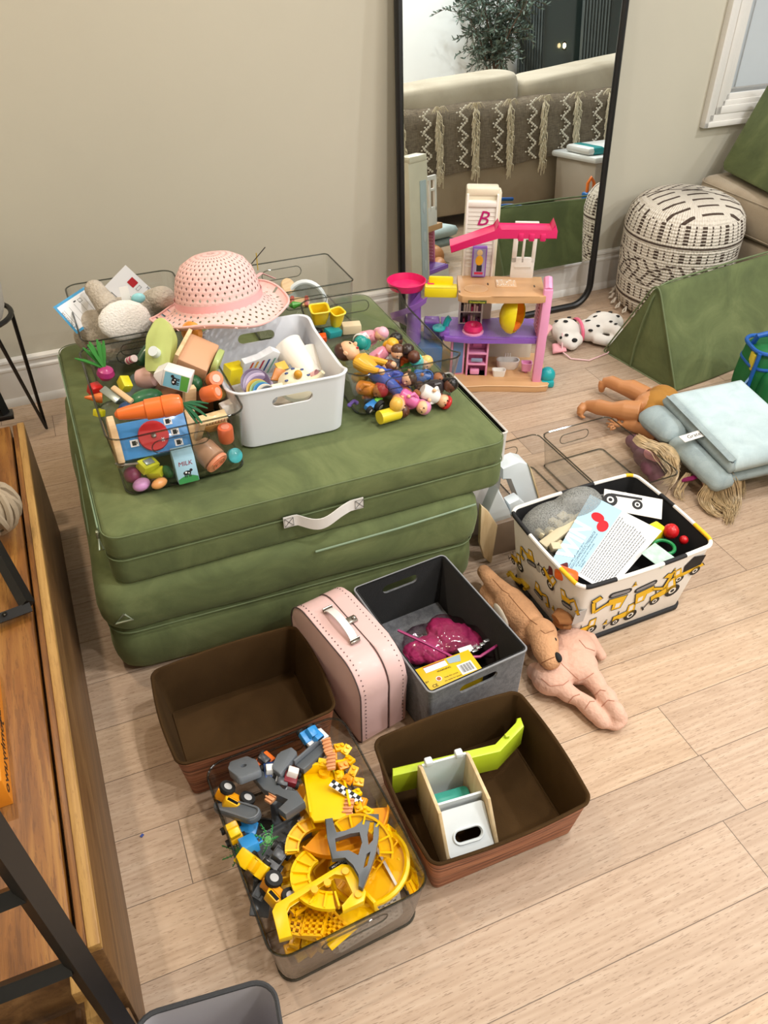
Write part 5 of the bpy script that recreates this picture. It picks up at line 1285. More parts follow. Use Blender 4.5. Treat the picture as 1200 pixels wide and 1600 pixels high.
part('silver_print', zb, lambda b: [b.box(tuple(at(742+6*i, 1016-5*i, .088)-O5), (.012, .007, .001), mat('foil', '#c9ccd0', .25, .9, bump=.8, bscale=300), bev=.0003) for i in range(4)] and None or b.box(tuple(at(728, 1015, .088)-O5), (.030, .016, .001), paperw), 'white and silver printed patch')
yb = thing('yellow_carton', 'yellow printed carton with barcode in the front of the grey felt box', 'carton', (.505, .888, .062), (R(0), R(0), R(3)))
part('carton_body', yb, lambda b: b.box((0, 0, .012), (.125, .060, .040), mat('yellow_card', '#e8c21c', .4, var=.08, vscale=25), bev=.001))
def yprint(b):
    z = .0326; b.poly([(.020, -.022), (.052, -.022), (.052, .004), (.020, .004)], paperw, ID, z)
    for i in range(12): b.poly([(.024+i*.0021, -.018), (.024+i*.0021+(.0012 if i % 3 else .0006), -.018), (.024+i*.0021+(.0012 if i % 3 else .0006), .001), (.024+i*.0021, .001)], bink, ID, z+.0002)
    b.poly([(-.042, .012), (.006, .012), (.006, .025), (-.042, .025)], paperw, ID, z); b.poly([(-.042, .0255), (.006, .0255), (.006, .0275), (-.042, .0275)], pl('#a3242c'), ID, z)
    b.poly([(.010, .014), (.034, .010), (.040, .026), (.010, .027)], pl('#9db4c4'), ID, z)
    disc(b, ID, -.026, -.010, .006, paperw, z+.0001); b.poly(circ(.0045, 12, -.026, -.010), pl('#b5643a'), ID, z+.0002)
part('label_print', yb, yprint, 'barcode and printed panels', None)
part('label_lettering', yb, lambda b: (b.text('CE', .010, bink, TM((-.040, -.022, .0328))), b.text('WARNING', .0062, bink, TM((-.006, .006, .0328))), b.text('0+', .007, bink, TM((-.050, -.008, .0328))), b.text('see inside for details', .0045, bink, TM((.0, -.020, .0328))), b.text('keep this carton', .0045, bink, TM((.0, -.012, .0328)))), 'small black lettering', None)

# ------------------------------------------------------------------ backpack at the right edge
bpk = thing('green_backpack', 'green and blue children\'s backpack at the right edge beside the green wedge', 'backpack', (1.93, 1.53, 0), R(-20))
grn = mat('green_nylon', '#0f6a34', .55, var=.08, vscale=12, bump=.3, bscale=400); blu = mat('blue_piping', '#1557a8', .5)
part('body', bpk, lambda b: cushion(b, .22, .12, 0, .21, .04, grn, .012, 3, .004), None, 60)
part('pocket', bpk, lambda b: cushion(b, .17, .05, .02, .16, .02, grn, .008, 3, .003, cy=-.08), None, 60)
for z, e in ((.205, 0), (.155, .0)): part('piping', bpk, lambda b: b.tube([(x*1.03, y*1.06, z) for x, y in rr(.22, .12, .04, 6)], .006, blu, 8, closed=True), 'blue piping')
part('piping', bpk, lambda b: b.tube([(-.112, -.058, .03), (-.116, -.060, .12), (-.108, -.055, .205)], .006, blu, 8), 'blue piping')
part('top_handle', bpk, lambda b: b.tube([(-.10, .02, .19), (-.10, .0, .235), (-.02, -.0, .255), (.08, .0, .24)], .008, blu, 8), 'blue handle')
part('window_patch', bpk, lambda b: (b.ell((-.045, -.062, .195), (.034, .008, .022), paperw), b.prism([(-.014, -.008), (.010, -.006), (-.002, .014)], .003, pl('#e2661c'), frame((-.045, -.069, .195), (1, 0, 0), (0, 0, 1)))), 'white window with orange triangle')
part('blue_band', bpk, lambda b: b.box((.02, -.112, .10), (.09, .006, .018), blu, bev=.003), 'blue band')
part('zip_loop', bpk, lambda b: b.tube([(-.118, -.058, .13), (-.135, -.062, .10), (-.130, -.062, .07), (-.118, -.060, .08)], .003, pl('#7fa8d8'), 6), 'pale blue zip loop')
part('yellow_tab', bpk, lambda b: b.box((-.112, -.03, .17), (.006, .03, .05), pl('#d8c23c'), bev=.002), 'yellow tab')
# ------------------------------------------------------------------ plush bear, cards and hat
ZC = .3715
greyp = mat('grey_plush', '#b9b0a3', .95, var=.12, vscale=45, bump=1.0, bscale=160, bdist=.005); whp = mat('white_plush_fur', '#e9e6e0', .95, bump=.9, bscale=220, bdist=.003)
bear = thing('plush_bear', 'beige-grey plush bear lying upside down with round white belly in the rear clear bin', 'soft toy', (.12, 1.80, .40), 0)
OB = Vector((.12, 1.80, .40)); V4 = lambda px, py, z: at(px, py, z)-OB
b = MB()
b.ell(V4(198, 505, .47), (.078, .062, .060), greyp); b.ell(V4(185, 500, .45), (.085, .07, .05), greyp)
b.tube([V4(182, 490, .50), V4(168, 478, .53), V4(150, 455, .545)], [.032, .028, .023], greyp, 12); b.ell(V4(148, 452, .545), (.024, .022, .022), greyp)
b.tube([V4(222, 490, .49), V4(242, 470, .52), V4(252, 466, .53)], [.030, .030, .028], greyp, 12); b.ell(V4(253, 466, .53), (.032, .030, .028), greyp)
b.ell(V4(148, 510, .46), (.040, .036, .040), greyp); b.ell(V4(135, 525, .43), (.030, .030, .035), greyp); b.ell(V4(160, 530, .44), (.035, .030, .035), greyp)
b.ell(V4(235, 510, .46), (.026, .030, .035), greyp); b.ell(V4(180, 545, .42), (.045, .03, .030), greyp)
soft(b, 'body', bear, .0045, 4)
n4 = (Vector((0, 0, H))-at(192, 502, .50)).normalized()
part('belly', bear, lambda b: b.ell((0, 0, 0), (.058, .045, .014), whp, frame(V4(195, 501, .513), Vector((1, .05, 0)), n4.cross(Vector((1, 0, 0))))), 'round white belly patch', 60)
part('care_label', bear, lambda b: (b.box((0, 0, 0), (.020, .001, .040), tagm, TM(V4(196, 462, .55), (R(-15), 0, R(5)))), b.ell(V4(216, 466, .545), (.016, .008, .012), pl('#8fcfd6'))), 'white care label with pale teal tip')
def card(name, label, p0, px_, py_, draw, border=None):
    "card with corner p0, width corner px_ and height corner py_"
    o = thing(name, label, 'card', (0, 0, 0)); X = px_-p0; Y = py_-p0; M = frame(tuple(p0), X, Y); w, h = X.length, Y.length
    b = MB(); b.box((w/2, h/2, 0), (w, h, .0009), paperw)
    if border: b.box((w/2, h/2, .0006), (w, h, .0003), border); b.box((w/2, h/2, .0009), (w*.90, h*.84, .0003), paperw)
    b.build('sheet', o); b = MB(); draw(b, w, h); b.build('print', o, None); o.matrix_basis = M; return o
redc, orc, bluc = pl('#b22430'), pl('#d8643c'), pl('#3c6c88')
def draw1(b, w, h):
    for k, c in enumerate((redc, orc, bluc)):
        x = w*(.16+.29*k); b.poly([(x, h*.78), (x+.020, h*.78), (x+.020, h*.92), (x, h*.92)], c, ID, .0012)
        b.tube([(x+.026, h*.80, .0012), (x+.033, h*.80, .0012), (x+.033, h*.90, .0012), (x+.026, h*.90, .0012)], .0004, ink, 4, closed=True)
        b.poly([(x, h*.62), (x+.034, h*.62), (x+.034, h*.63), (x, h*.63)], ink, ID, .0012); b.poly([(x-.01, h*.44), (x+.034, h*.44), (x+.034, h*.45), (x-.01, h*.45)], ink, ID, .0012)
    b.text('Madame & Enjoy', .009, ink, TM((w*.55, h*.965, .0012), (0, 0, 0)))
cA = aty(183, 404, 1.965); cB = aty(272, 486, 1.955); cC = aty(138, 474, 1.955)
card('activity_card', 'white card with red, orange and blue check boxes standing behind the plush bear', cC, cC+(cB-cA), cA, draw1)
def draw2(b, w, h):
    for k in range(5): b.poly([(w*.12+k*w*.13, h*.15), (w*.125+k*w*.13, h*.15), (w*.125+k*w*.13, h*.75), (w*.12+k*w*.13, h*.75)], ink, ID, .0013)
    b.tube([(w*.5, h*.70, .0013), (w*.58, h*.70, .0013), (w*.58, h*.80, .0013), (w*.5, h*.80, .0013)], .0005, ink, 4, closed=True)
    b.text('A MONSTER', .008, ink, TM((w*.07, h*.45, .0013), (0, 0, R(90)))); b.poly([(w*.4, h*.78), (w*.46, h*.78), (w*.46, h*.82), (w*.4, h*.82)], ink, ID, .0013)
dA, dB, dC = aty(80, 482, 1.86), aty(132, 448, 1.93), aty(120, 522, 1.83)
card('activity_card', 'white card with blue border leaning at the left of the plush bear', dC, dC+(dB-dA)*1.15, dA, draw2, mat('blue_border', '#3f95c4', .5, var=.15, vscale=60))

def mat_crochet():
    t = NT('pink_crochet'); v = t.coord(); sp = t.node('ShaderNodeSeparateXYZ'); t.link(v, sp.inputs[0]); x, y, z = sp.outputs
    u = t.math('MULTIPLY', t.math('ARCTAN2', y, x), 36/(2*PI))
    rad = t.math('SQRT', t.math('ADD', t.math('ADD', t.math('MULTIPLY', x, x), t.math('MULTIPLY', y, y)), t.math('MULTIPLY', z, 0)))
    s_ = t.math('MULTIPLY', t.math('SUBTRACT', rad, t.math('MULTIPLY', z, 1.15)), 68)
    row = t.math('FLOOR', s_)
    uu = t.math('ADD', u, t.math('MULTIPLY', t.math('MODULO', row, 2.0), .5))
    fx = t.math('ABSOLUTE', t.math('SUBTRACT', t.math('FRACT', uu), .5)); fy = t.math('ABSOLUTE', t.math('SUBTRACT', t.math('FRACT', s_), .5))
    hole = t.math('LESS_THAN', t.math('ADD', t.math('MULTIPLY', fx, 2.6), t.math('MULTIPLY', fy, 1.35)), .46)
    band = t.math('MULTIPLY', t.math('GREATER_THAN', z, .018), t.math('LESS_THAN', z, .034))
    hole = t.math('MULTIPLY', hole, t.math('SUBTRACT', 1.0, band))
    t.bsdf.inputs['Base Color'].default_value = lin('#eec4bf'); t.bsdf.inputs['Roughness'].default_value = .85
    tr = t.node('ShaderNodeBsdfTransparent'); ms = t.node('ShaderNodeMixShader'); t.link(hole, ms.inputs[0]); t.link(t.bsdf.outputs[0], ms.inputs[1]); t.link(tr.outputs[0], ms.inputs[2]); t.link(ms.outputs[0], t.out.inputs[0])
    t.bump(t.math('ADD', fx, fy), .6, .002); return t.m
hat = thing('sun_hat', 'pink open-weave child\'s sun hat with red flower on top of the bins', 'hat', tuple(at(345, 481, .545)), (R(-8), R(1), R(20))); hat.scale = (1.06, 1.06, 1.04)
croc = mat_crochet()
b = MB(); rings = []
prof = [(.146, .010), (.137, .0), (.124, -.002), (.108, .004), (.094, .012), (.090, .026), (.087, .050), (.080, .075), (.066, .096), (.045, .108), (.020, .113), (.003, .114)]
for i, (r, z) in enumerate(prof):
    ring_ = []
    for k in range(72):
        a = 2*PI*k/72; w_ = (max(0, r-.09)/.08); rr_ = r*(1+.02*w_*math.sin(3*a+1)); ring_.append(Vector((rr_*math.cos(a), rr_*math.sin(a)*.94, z+.014*w_*math.sin(2*a+.6)+.006*w_*math.sin(5*a)-.012*w_)))
    rings.append(ring_)
b.grid(rings, croc, cap1=True); b.build('woven_crown_and_brim', hat, 70)
lin_m = mat('hat_lining_dark', '#c59a96', .9)
part('ribbon', hat, lambda b: b.grid([[Vector((r*math.cos(2*PI*k/48), r*math.sin(2*PI*k/48)*.94, z)) for k in range(48)] for r, z in ((.0925, .014), (.0915, .032))], mat('pink_ribbon', '#f0b3b4', .5)), 'pink ribbon band')
part('brim_edge', hat, lambda b: b.tube([rings[0][k] for k in range(72)], .0025, mat('pink_edge_yarn', '#eebfba', .9), 6, closed=True))
def flower(b):
    c = Vector((.062, .066, .050)); n = Vector((.7, .7, .2)).normalized()
    for k in range(10):
        a = R(36*k); u = n.orthogonal().normalized(); w_ = n.cross(u); d = u*math.cos(a)+w_*math.sin(a)
        b.ell(tuple(c+n*.006+d*.012), (.006, .006, .006), pl('#c2183c'))
    b.ell(tuple(c+n*.012), (.006, .006, .006), pl('#a81230'))
part('flower', hat, flower, 'red fabric flower')
part('ribbon_tail', hat, lambda b: b.tube([(.09, .04, .03), (.12, .05, .022), (.15, .060, .026), (.185, .065, .004)], .006, mat('pink_ribbon', '#f0b3b4', .5), 6, flat=.2), 'pink ribbon tail')

# ------------------------------------------------------------------ helpers for small toys
def solo(b, name, label, cat, loc, rot=(0, 0, 0), group=None, ang=35):
    o = tag(b.build(name, None, ang), label, cat, group); o.location = tuple(loc); o.rotation_euler = rot; return o
rawwood = mat_wood('beech', ('#c9a578', '#dcbc90', '#e8cda6'), 'x', 2, .5, .12)

# play food in the front left bin
FB = 'play food in the clear bin'
reg = thing('toy_cash_register', 'blue wooden toy till with red dial and cream end boards in the play food bin', 'toy', tuple(at(240, 684, .436)), (R(-40), R(2), R(2))); reg.scale = (1.1, 1.0, 1.12)
part('blue_body', reg, lambda b: b.box((0, 0, 0), (.118, .050, .064), wd('#3f8ccf'), bev=.002), 'blue body')
part('end_board', reg, lambda b: b.prism([(-.040, -.036), (.040, -.036), (.040, .020), (.018, .048), (-.020, .048), (-.040, .020)], .012, rawwood, frame((-.071, 0, 0), (0, 1, 0), (0, 0, 1)), bev=.002))
part('end_board', reg, lambda b: b.box((.069, 0, .0), (.018, .056, .068), rawwood, bev=.002))
part('red_dial', reg, lambda b: b.lathe([(.024, 0), (.0265, .003), (.025, .007), (.0, .007)], wd('#c3262b'), 28, TM((-.002, -.026, 0), (R(90), 0, 0))), 'red dial')
part('dial_pin', reg, lambda b: b.lathe([(.005, .007), (.004, .010), (.0, .011)], steel, 12, TM((-.002, -.026, 0), (R(90), 0, 0))), 'metal pin')
def mugs(b):
    for x, z in ((.028, .020), (.036, .0), (.038, -.019), (-.036, -.006)):
        M = frame((x, -.0258, z), (1, 0, 0), (0, 0, 1)); b.poly([(-.007, -.006), (.007, -.006), (.007, .006), (-.007, .006)], paperw, M); b.poly([(-.004, -.004), (.003, -.004), (.003, .004), (-.004, .004)], bink, M, .0002); b.poly([(.0035, -.002), (.005, -.002), (.005, .002), (.0035, .002)], bink, M, .0002)
    M = frame((.012, -.0338, -.010), (1, 0, 0), (0, 0, 1))
    for a in range(0, 180, 60): b.poly([(x*math.cos(R(a))-y*math.sin(R(a)), x*math.sin(R(a))+y*math.cos(R(a))) for x, y in ((-.004, -.0006), (.004, -.0006), (.004, .0006), (-.004, .0006))], paperw, M)
part('button_print', reg, mugs, 'small mug pictures', None)
c0, c1 = at(183, 648, .53), at(286, 630, .535)
car = thing('toy_carrot', 'large orange wooden carrot with dark green felt leaves lying on the blue till', 'toy food', tuple(c0))
D = (c1-c0); Lc_ = D.length; CM = frame((0, 0, 0), D, (0, 0, 1)) @ TM((0, 0, 0), (0, R(90), 0))
part('root', car, lambda b: b.lathe([(.004, -.004), (.010, .002), (.013, .02), (.0165, .05), (.0190, .052), (.0195, .08), (.0185, .081), (.0205, .083), (.0205, Lc_*.85), (.017, Lc_*.97), (.008, Lc_)], wd('#e8702a'), 24, CM))
def leaves(b, o, dirs, m, w=.004):
    for d in dirs:
        d = Vector(d); pts = [o+d*t+Vector((0, 0, -.012*t*t)) for t in (0, .33, .66, 1)]; b.tube(pts, [w*.6, w, w, w*.4], m, 6, flat=.45)
felt_g = mat('green_felt', '#1f5a38', .9); felt_g2 = mat('leaf_green', '#2f7a2c', .8)
rx = Vector((.89, -.42, 0))
part('leaves', car, lambda b: leaves(b, D, [(.04, -.02, .003), (.034, -.035, -.004), (.022, -.045, -.01), (.045, -.005, .004), (.014, -.04, -.012)], felt_g), 'dark green felt leaves')
rd = thing('toy_radish', 'magenta wooden radish with long green felt leaves, left in the food bin', 'toy food', tuple(at(165, 584, .50)))
part('bulb', rd, lambda b: b.lathe([(.001, -.014), (.012, -.010), (.018, 0), (.015, .010), (.006, .015)], wd('#a3246b'), 20, TM((0, 0, 0), (R(10), R(10), 0))))
part('leaves', rd, lambda b: leaves(b, Vector((0, 0, .012)), [(-.030, .030, .05), (-.015, .040, .055), (.0, .035, .06), (.012, .03, .058), (-.05, .02, .035), (.004, .045, .048), (-.02, .02, .06)], felt_g2, .005), 'green felt leaves')
tk = thing('toy_kettle_block', 'pale green rounded wooden toy blender with white knob on the play food', 'toy', tuple(at(256, 545, .535)), (R(42), R(-8), R(-32)))
part('green_plate', tk, lambda b: b.prism(roundpoly([(-.026, -.055), (.026, -.055), (.030, .02), (.010, .058), (-.012, .058), (-.030, .02)], .012, 4), .022, wd('#bcc97a'), bev=.003), 'pale green plate')
part('knob', tk, lambda b: b.cyl((-.004, -.018, .022), (-.004, -.018, .036), .0105, None, plw, 20), 'white knob')
ob2 = thing('toy_toaster', 'tan wooden toy toaster with pale green ends beside the white tub', 'toy', tuple(at(308, 560, .52)), (R(12), R(24), R(-28)))
part('tan_body', ob2, lambda b: b.box((0, 0, 0), (.062, .085, .040), mat('tan_painted_wood', '#cfa07c', .5), bev=.004))
part('green_end', ob2, lambda b: b.prism(rr(.056, .070, .018, 5), .012, wd('#a9b870'), frame((.034, 0, 0), (0, 1, 0), (0, 0, 1)), bev=.002), 'green end board')
part('cream_slat', ob2, lambda b: b.box((-.034, 0, .006), (.008, .085, .046), rawwood, bev=.001))
def carton(nm, label, loc, rot, col, faces):
    o = thing(nm, label, 'toy food', loc, rot)
    def body(b):
        b.box((0, 0, 0), (.040, .034, .052), wd(col), bev=.0015)
        b.prism([(-.017, .026), (.017, .026), (.003, .042), (-.003, .042)], .040, wd(col), frame((-.020, 0, 0), (0, 1, 0), (0, 0, 1)), bev=.001)
    part('carton_body', o, body); faces(o); return o
def cow(b, M, s=1.0):
    M = M @ Matrix.Scale(s, 4); b.poly(circ(.0075, 12, 0, 0, ry=.0045), bink, M, .0002); b.poly(circ(.003, 8, .008, .004), bink, M, .0002)
    for x in (-.005, -.002, .003, .0055): b.poly([(x-.0008, -.009), (x+.0008, -.009), (x+.0008, -.002), (x-.0008, -.002)], bink, M, .0002)
    b.poly(circ(.002, 8, -.002, .001), paperw, M, .0003); b.poly(circ(.0014, 8, .003, -.001), paperw, M, .0003)
def f1(o):
    M = frame((0, -.0175, -.004), (1, 0, 0), (0, 0, 1))
    b = MB(); b.poly([(-.019, -.022)]+[(-.019+.038*i/8, -.013+.006*math.sin(PI*i/8)) for i in range(9)]+[(.019, -.022)], wd('#2c8a46'), M, .0001); cow(b, M @ TM((.0, -.002, 0))); b.build('milk_picture', o, None, 'cow on green hill')
    b = MB(); b.text('MILK', .0125, pl('#8e1f3a'), M @ TM((0, .017, .0002)), shear=.1); b.build('milk_lettering', o, None, 'dark red word MILK')
carton('toy_milk_carton', 'light blue toy milk carton with cow picture seen through the clear bin front', tuple(at(289, 730, .402)), (R(-16), 0, R(2)), '#9fc9dd', f1)
def f2(o):
    b = MB(); M = frame((-.0205, 0, 0), (0, -1, 0), (0, 0, 1)); b.poly([(-.015, -.024), (.015, -.024), (.015, .022), (-.015, .022)], pl('#7fc4de'), M, .0001); b.poly([(-.015, -.024), (.015, -.024), (.015, -.008), (-.015, -.010)], pl('#5aa84c'), M, .0002); cow(b, M @ TM((0, .003, .0003)), 1.1); b.build('cow_picture', o, None, 'cow picture')
carton('toy_cream_carton', 'white toy carton lying tilted with cow picture at its left end', tuple(at(278, 590, .545)), (R(-72), R(8), R(68)), '#e6e5e1', f2)
def roll(label, loc, rot, col, inner, h=.030, r=.0155):
    o = thing('toy_roll', label, 'toy food', loc, rot, FB)
    part('roll_body', o, lambda b: b.lathe([(r*.9, 0), (r, .003), (r, h-.003), (r*.9, h)], wd(col), 22)); part('roll_centre', o, lambda b: b.lathe([(r*.55, h), (r*.5, h+.0012), (0, h+.0012)], wd(inner), 18), 'pale pink centre'); return o
roll('orange toy roll facing up beside the toy toaster', tuple(at(332, 595, .50)), (R(55), 0, R(10)), '#e57a45', '#efb9a8')
roll('orange toy roll pointing down to the right above the striped comb', tuple(at(318, 618, .50)), (R(68), 0, R(55)), '#e56f35', '#e9a58c', .034, .016)
roll('orange toy roll standing at the right front corner of the play food bin', tuple(at(354, 688, .42)), (R(6), 0, 0), '#e0673c', '#df8a72', .034, .0155)
solo(MB().lathe([(.008, 0), (.020, .002), (.024, .010), (.018, .016), (.0, .017)], wd('#e8983a'), 22), 'toy_orange_slice', 'orange half-round wooden slice standing behind the toy toaster', 'toy food', at(305, 520, .54), (R(70), R(15), R(-50)))
solo(MB().lathe([(.02, 0), (.021, .004), (.012, .0055), (0, .006)], wd('#f0b060'), 22), 'toy_peach_slice', 'pale orange wooden disc leaning against the orange slice', 'toy food', at(298, 518, .545), (R(60), R(-10), R(-40)))
cn = thing('striped_candy', 'pink and white striped wooden candy next to the toy cucumber', 'toy food', tuple(at(205, 562, .50)), (R(60), 0, R(30)))
for k in range(5): part('stripe', cn, lambda b: b.lathe([(.0075, k*.006-.015), (.0078, k*.006-.012), (.0075, k*.006-.009)], wd('#d64a80' if k % 2 else '#f0dfe0'), 14), 'pink stripe' if k % 2 else 'white stripe')
solo(MB().lathe([(.004, 0), (.011, .006), (.0125, .025), (.011, .046), (.004, .052)], wd('#1d5235'), 18), 'toy_cucumber', 'dark green wooden cucumber half under the striped candy', 'toy food', at(216, 570, .49), (R(60), 0, R(125)))
solo(MB().lathe([(.004, 0), (.018, .004), (.022, .02), (.018, .04), (.004, .05)], wd('#dfb4ad'), 20), 'toy_sausage', 'pale pink wooden sausage half beneath the green cucumber', 'toy food', at(214, 592, .475), (R(80), 0, R(60)))
solo(MB().ell((0, 0, 0), (.034, .022, .016), wd('#1c6a40')), 'toy_pepper', 'glossy dark green wooden pepper half behind the large carrot', 'toy food', at(228, 622, .485), (0, 0, R(10)))
solo(MB().ell((0, 0, 0), (.014, .022, .016), wd('#1c5c38')), 'toy_leaf_block', 'small dark green wooden piece beside the tilted white carton', 'toy food', at(305, 598, .49), (0, 0, R(10)))
kn = thing('toy_knife', 'toy knife with grey blade and wooden handle at the left of the play food bin', 'toy', tuple(at(185, 612, .50)), (R(20), R(10), R(-62)))
part('handle', kn, lambda b: b.box((.012, 0, 0), (.060, .012, .008), rawwood, bev=.003)); part('blade', kn, lambda b: b.box((-.010, -.014, -.002), (.050, .016, .003), mat('toy_blade', '#9aa4a0', .3, .6), bev=.001), 'grey blade')
solo(MB().box((0, 0, 0), (.020, .028, .022), wd('#d9d21f'), bev=.002), 'toy_yellow_packet', 'yellow folded paper packet behind the toy knife', 'toy food', at(195, 600, .485), (R(30), R(20), R(20)))
solo(MB().box((0, 0, 0), (.024, .020, .022), wd('#c8231c'), bev=.002), 'toy_red_block', 'red wooden block at the left wall of the play food bin', 'toy food', at(148, 608, .47), (R(20), R(10), R(30)))
solo(MB().lathe([(.010, 0), (.011, .004), (.002, .034)], wd('#e0732c'), 16), 'toy_small_carrot', 'small orange wooden cone under the red block', 'toy food', at(160, 622, .465), (R(-80), 0, R(80)))
solo(MB().box((0, 0, 0), (.018, .018, .014), wd('#e0d81f'), bev=.002), 'toy_yellow_block', 'yellow wooden block at the left wall beside the till', 'toy food', at(155, 645, .45), (0, R(20), R(40)))
solo(MB().box((0, 0, 0), (.024, .015, .052), rawwood, bev=.002), 'wooden_block', 'plain wooden block standing between the carrot leaves and the orange rolls', 'block', at(296, 622, .485), (R(8), R(6), R(10)))
solo(MB().box((0, 0, 0), (.013, .013, .060), rawwood, bev=.002), 'wooden_block', 'plain wooden stick leaning at the right end of the blue till', 'block', at(312, 672, .46), (R(30), R(6), R(10)))
solo(MB().box((0, 0, 0), (.024, .022, .018), wd('#ecd98a'), bev=.006), 'toy_cheese', 'pale yellow wooden piece right of the orange rolls', 'toy food', at(343, 616, .475), (R(20), R(10), R(40)))
solo(MB().box((0, 0, 0), (.034, .022, .024), wd('#e8e6e0'), bev=.003), 'toy_sugar_block', 'white wooden block touching the right wall of the play food bin', 'toy food', at(358, 636, .465), (0, R(-8), R(8)))
comb = thing('toy_bread_slice', 'brown rounded wooden loaf half with striped cut face by the right wall', 'toy food', tuple(at(332, 655, .465)), (R(25), 0, R(8)))
part('crust', comb, lambda b: b.prism([(x, min(0, y)) for x, y in circ(.028, 24)][12:] + [(.028, .004), (-.028, .004)][0:0], .022, wd('#b98a4a'), frame((0, .010, 0), (1, 0, 0), (0, 0, 1)), bev=.002))
part('cut_face', comb, lambda b: b.box((0, 0, .004), (.056, .022, .008), wd('#dfc391'), bev=.001)); part('stripes', comb, lambda b: [b.box((-.022+.006*i, -.0115, .004), (.0012, .001, .007), wd('#7a5a34')) for i in range(9)] and None, 'dark stripes')
solo(MB().lathe([(.010, 0), (.015, .003), (.015, .012), (.010, .015)], wd('#3fa8b0'), 20), 'toy_teal_macaron', 'teal round wooden piece at the right front corner under the orange roll', 'toy food', at(364, 712, .395), (R(60), 0, R(20)))
tc = thing('toy_pie', 'tan wooden cup with coral embossed round face in the front of the play food bin', 'toy food', tuple(at(318, 702, .425)), (R(118), 0, R(32)))
part('cup', tc, lambda b: b.lathe([(.020, -.012), (.024, 0), (.025, .030), (.020, .033)], wd('#a98468'), 24)); part('coral_disc', tc, lambda b: b.lathe([(.0235, .034), (.0245, .037), (.023, .041), (0, .0415)], wd('#e0906c'), 24), 'coral disc')
part('swirl', tc, lambda b: b.tube([(.003*i/3*math.cos(i*.8), .003*i/3*math.sin(i*.8), .0418) for i in range(20)], .0012, wd('#d07c58'), 5))
for nm, lab, c, px, py, z, r_ in (('toy_plum', 'dark magenta wooden ball in the front left corner of the play food bin', '#8a2f5c', 207, 742, .392, (.017, .017, .016)), ('toy_macaron', 'pale purple wooden macaron at the front left corner of the play food bin', '#c98fc4', 221, 757, .383, (.018, .014, .012)), ('toy_mini_carrot', 'small pale orange wooden carrot beside the purple macaron', '#e5a060', 249, 755, .384, (.017, .010, .010)), ('toy_pea_pod', 'dark green small wooden pod left of the milk carton', '#2a6a3c', 262, 737, .392, (.009, .016, .012))):
    solo(MB().ell((0, 0, 0), r_, wd(c)), nm, lab, 'toy food', at(px, py, z), (0, 0, R(25)))
solo(MB().box((0, 0, 0), (.036, .026, .018), wd('#cfd126'), bev=.002).box((0, 0, .010), (.020, .014, .003), mat('toy_blade', '#9aa4a0', .3, .6), bev=.001), 'toy_sardine_tin', 'yellow-green toy tin with grey oval lid in front of the till', 'toy food', at(231, 727, .408), (R(20), R(10), R(30)))
solo(MB().box((0, 0, 0), (.030, .022, .014), wd('#d6d62c'), bev=.002), 'toy_yellow_box', 'yellow-green toy box behind the small orange carrot', 'toy food', at(243, 738, .392), (R(10), R(-10), R(-30)))
solo(MB().tube([(-.024, 0, 0), (0, .008, .004), (.026, .004, .006), (.030, -.006, .004), (.004, -.010, .002), (-.022, -.012, 0), (-.030, -.006, 0)], .0024, steel, 8, closed=True), 'metal_tongs', 'steel wire loop tongs under the left end of the till', 'toy', at(204, 722, .42), (0, R(20), R(10)))
solo(MB().ell((0, 0, 0), (.02, .02, .016), wd('#2c4f80')), 'toy_blue_piece', 'dark blue wooden piece between the radish and the candy', 'toy food', at(200, 640, .44), (0, 0, 0))
solo(MB().box((0, 0, 0), (.06, .10, .012), mat('toy_tray_grey', '#50605e', .5), bev=.003), 'toy_baking_tray', 'dark grey toy baking tray under the play food pile', 'toy', at(215, 610, .44), (R(4), R(4), R(-30)))
solo(MB().box((0, 0, 0), (.10, .05, .04), wd('#c7a06e'), bev=.004), 'toy_crate', 'plain wooden toy crate beneath the till at the bottom of the bin', 'toy', (.13, 1.44, .392), (0, 0, R(8)))
solo(MB().box((0, 0, 0), (.12, .11, .05), wd('#8a5d3c'), bev=.006), 'toy_chopping_block', 'brown wooden block at the bottom of the play food bin under the toaster', 'toy', (.17, 1.58, .40), (0, 0, R(8)))

# white tub contents
TB = 'in the white tub'
solo(MB().box((0, 0, 0), (.040, .030, .040), pl('#e9d21c'), bev=.002), 'yellow_box', 'yellow small box standing in the left rear of the white tub', 'box', at(366, 583, .455), (R(10), R(8), R(20)))
pb = thing('striped_paper_bag', 'white paper bag with red and blue zigzag stripes in the white tub', 'bag', tuple(at(405, 568, .465)), (R(20), R(6), R(14)))
part('bag_body', pb, lambda b: b.prism([(-.042, -.03), (.036, -.03), (.044, .026), (.022, .040), (-.006, .020), (-.044, .020)], .016, paperw, frame((0, .008, 0), (1, 0, 0), (0, 0, 1)), bev=.003))
part('printed_stripes', pb, lambda b: [b.poly([(x, -.026), (x+.005, -.026), (x+.017, .016), (x+.012, .016)], c, frame((0, -.0085, 0), (1, 0, 0), (0, 0, 1))) for x, c in ((-.036, pl('#c44a2c')), (-.024, pl('#d8a03a')), (-.010, pl('#b23048')), (.004, pl('#2c4f8c')), (.018, pl('#7fb0a0')))] and None, 'coloured stripes', None)
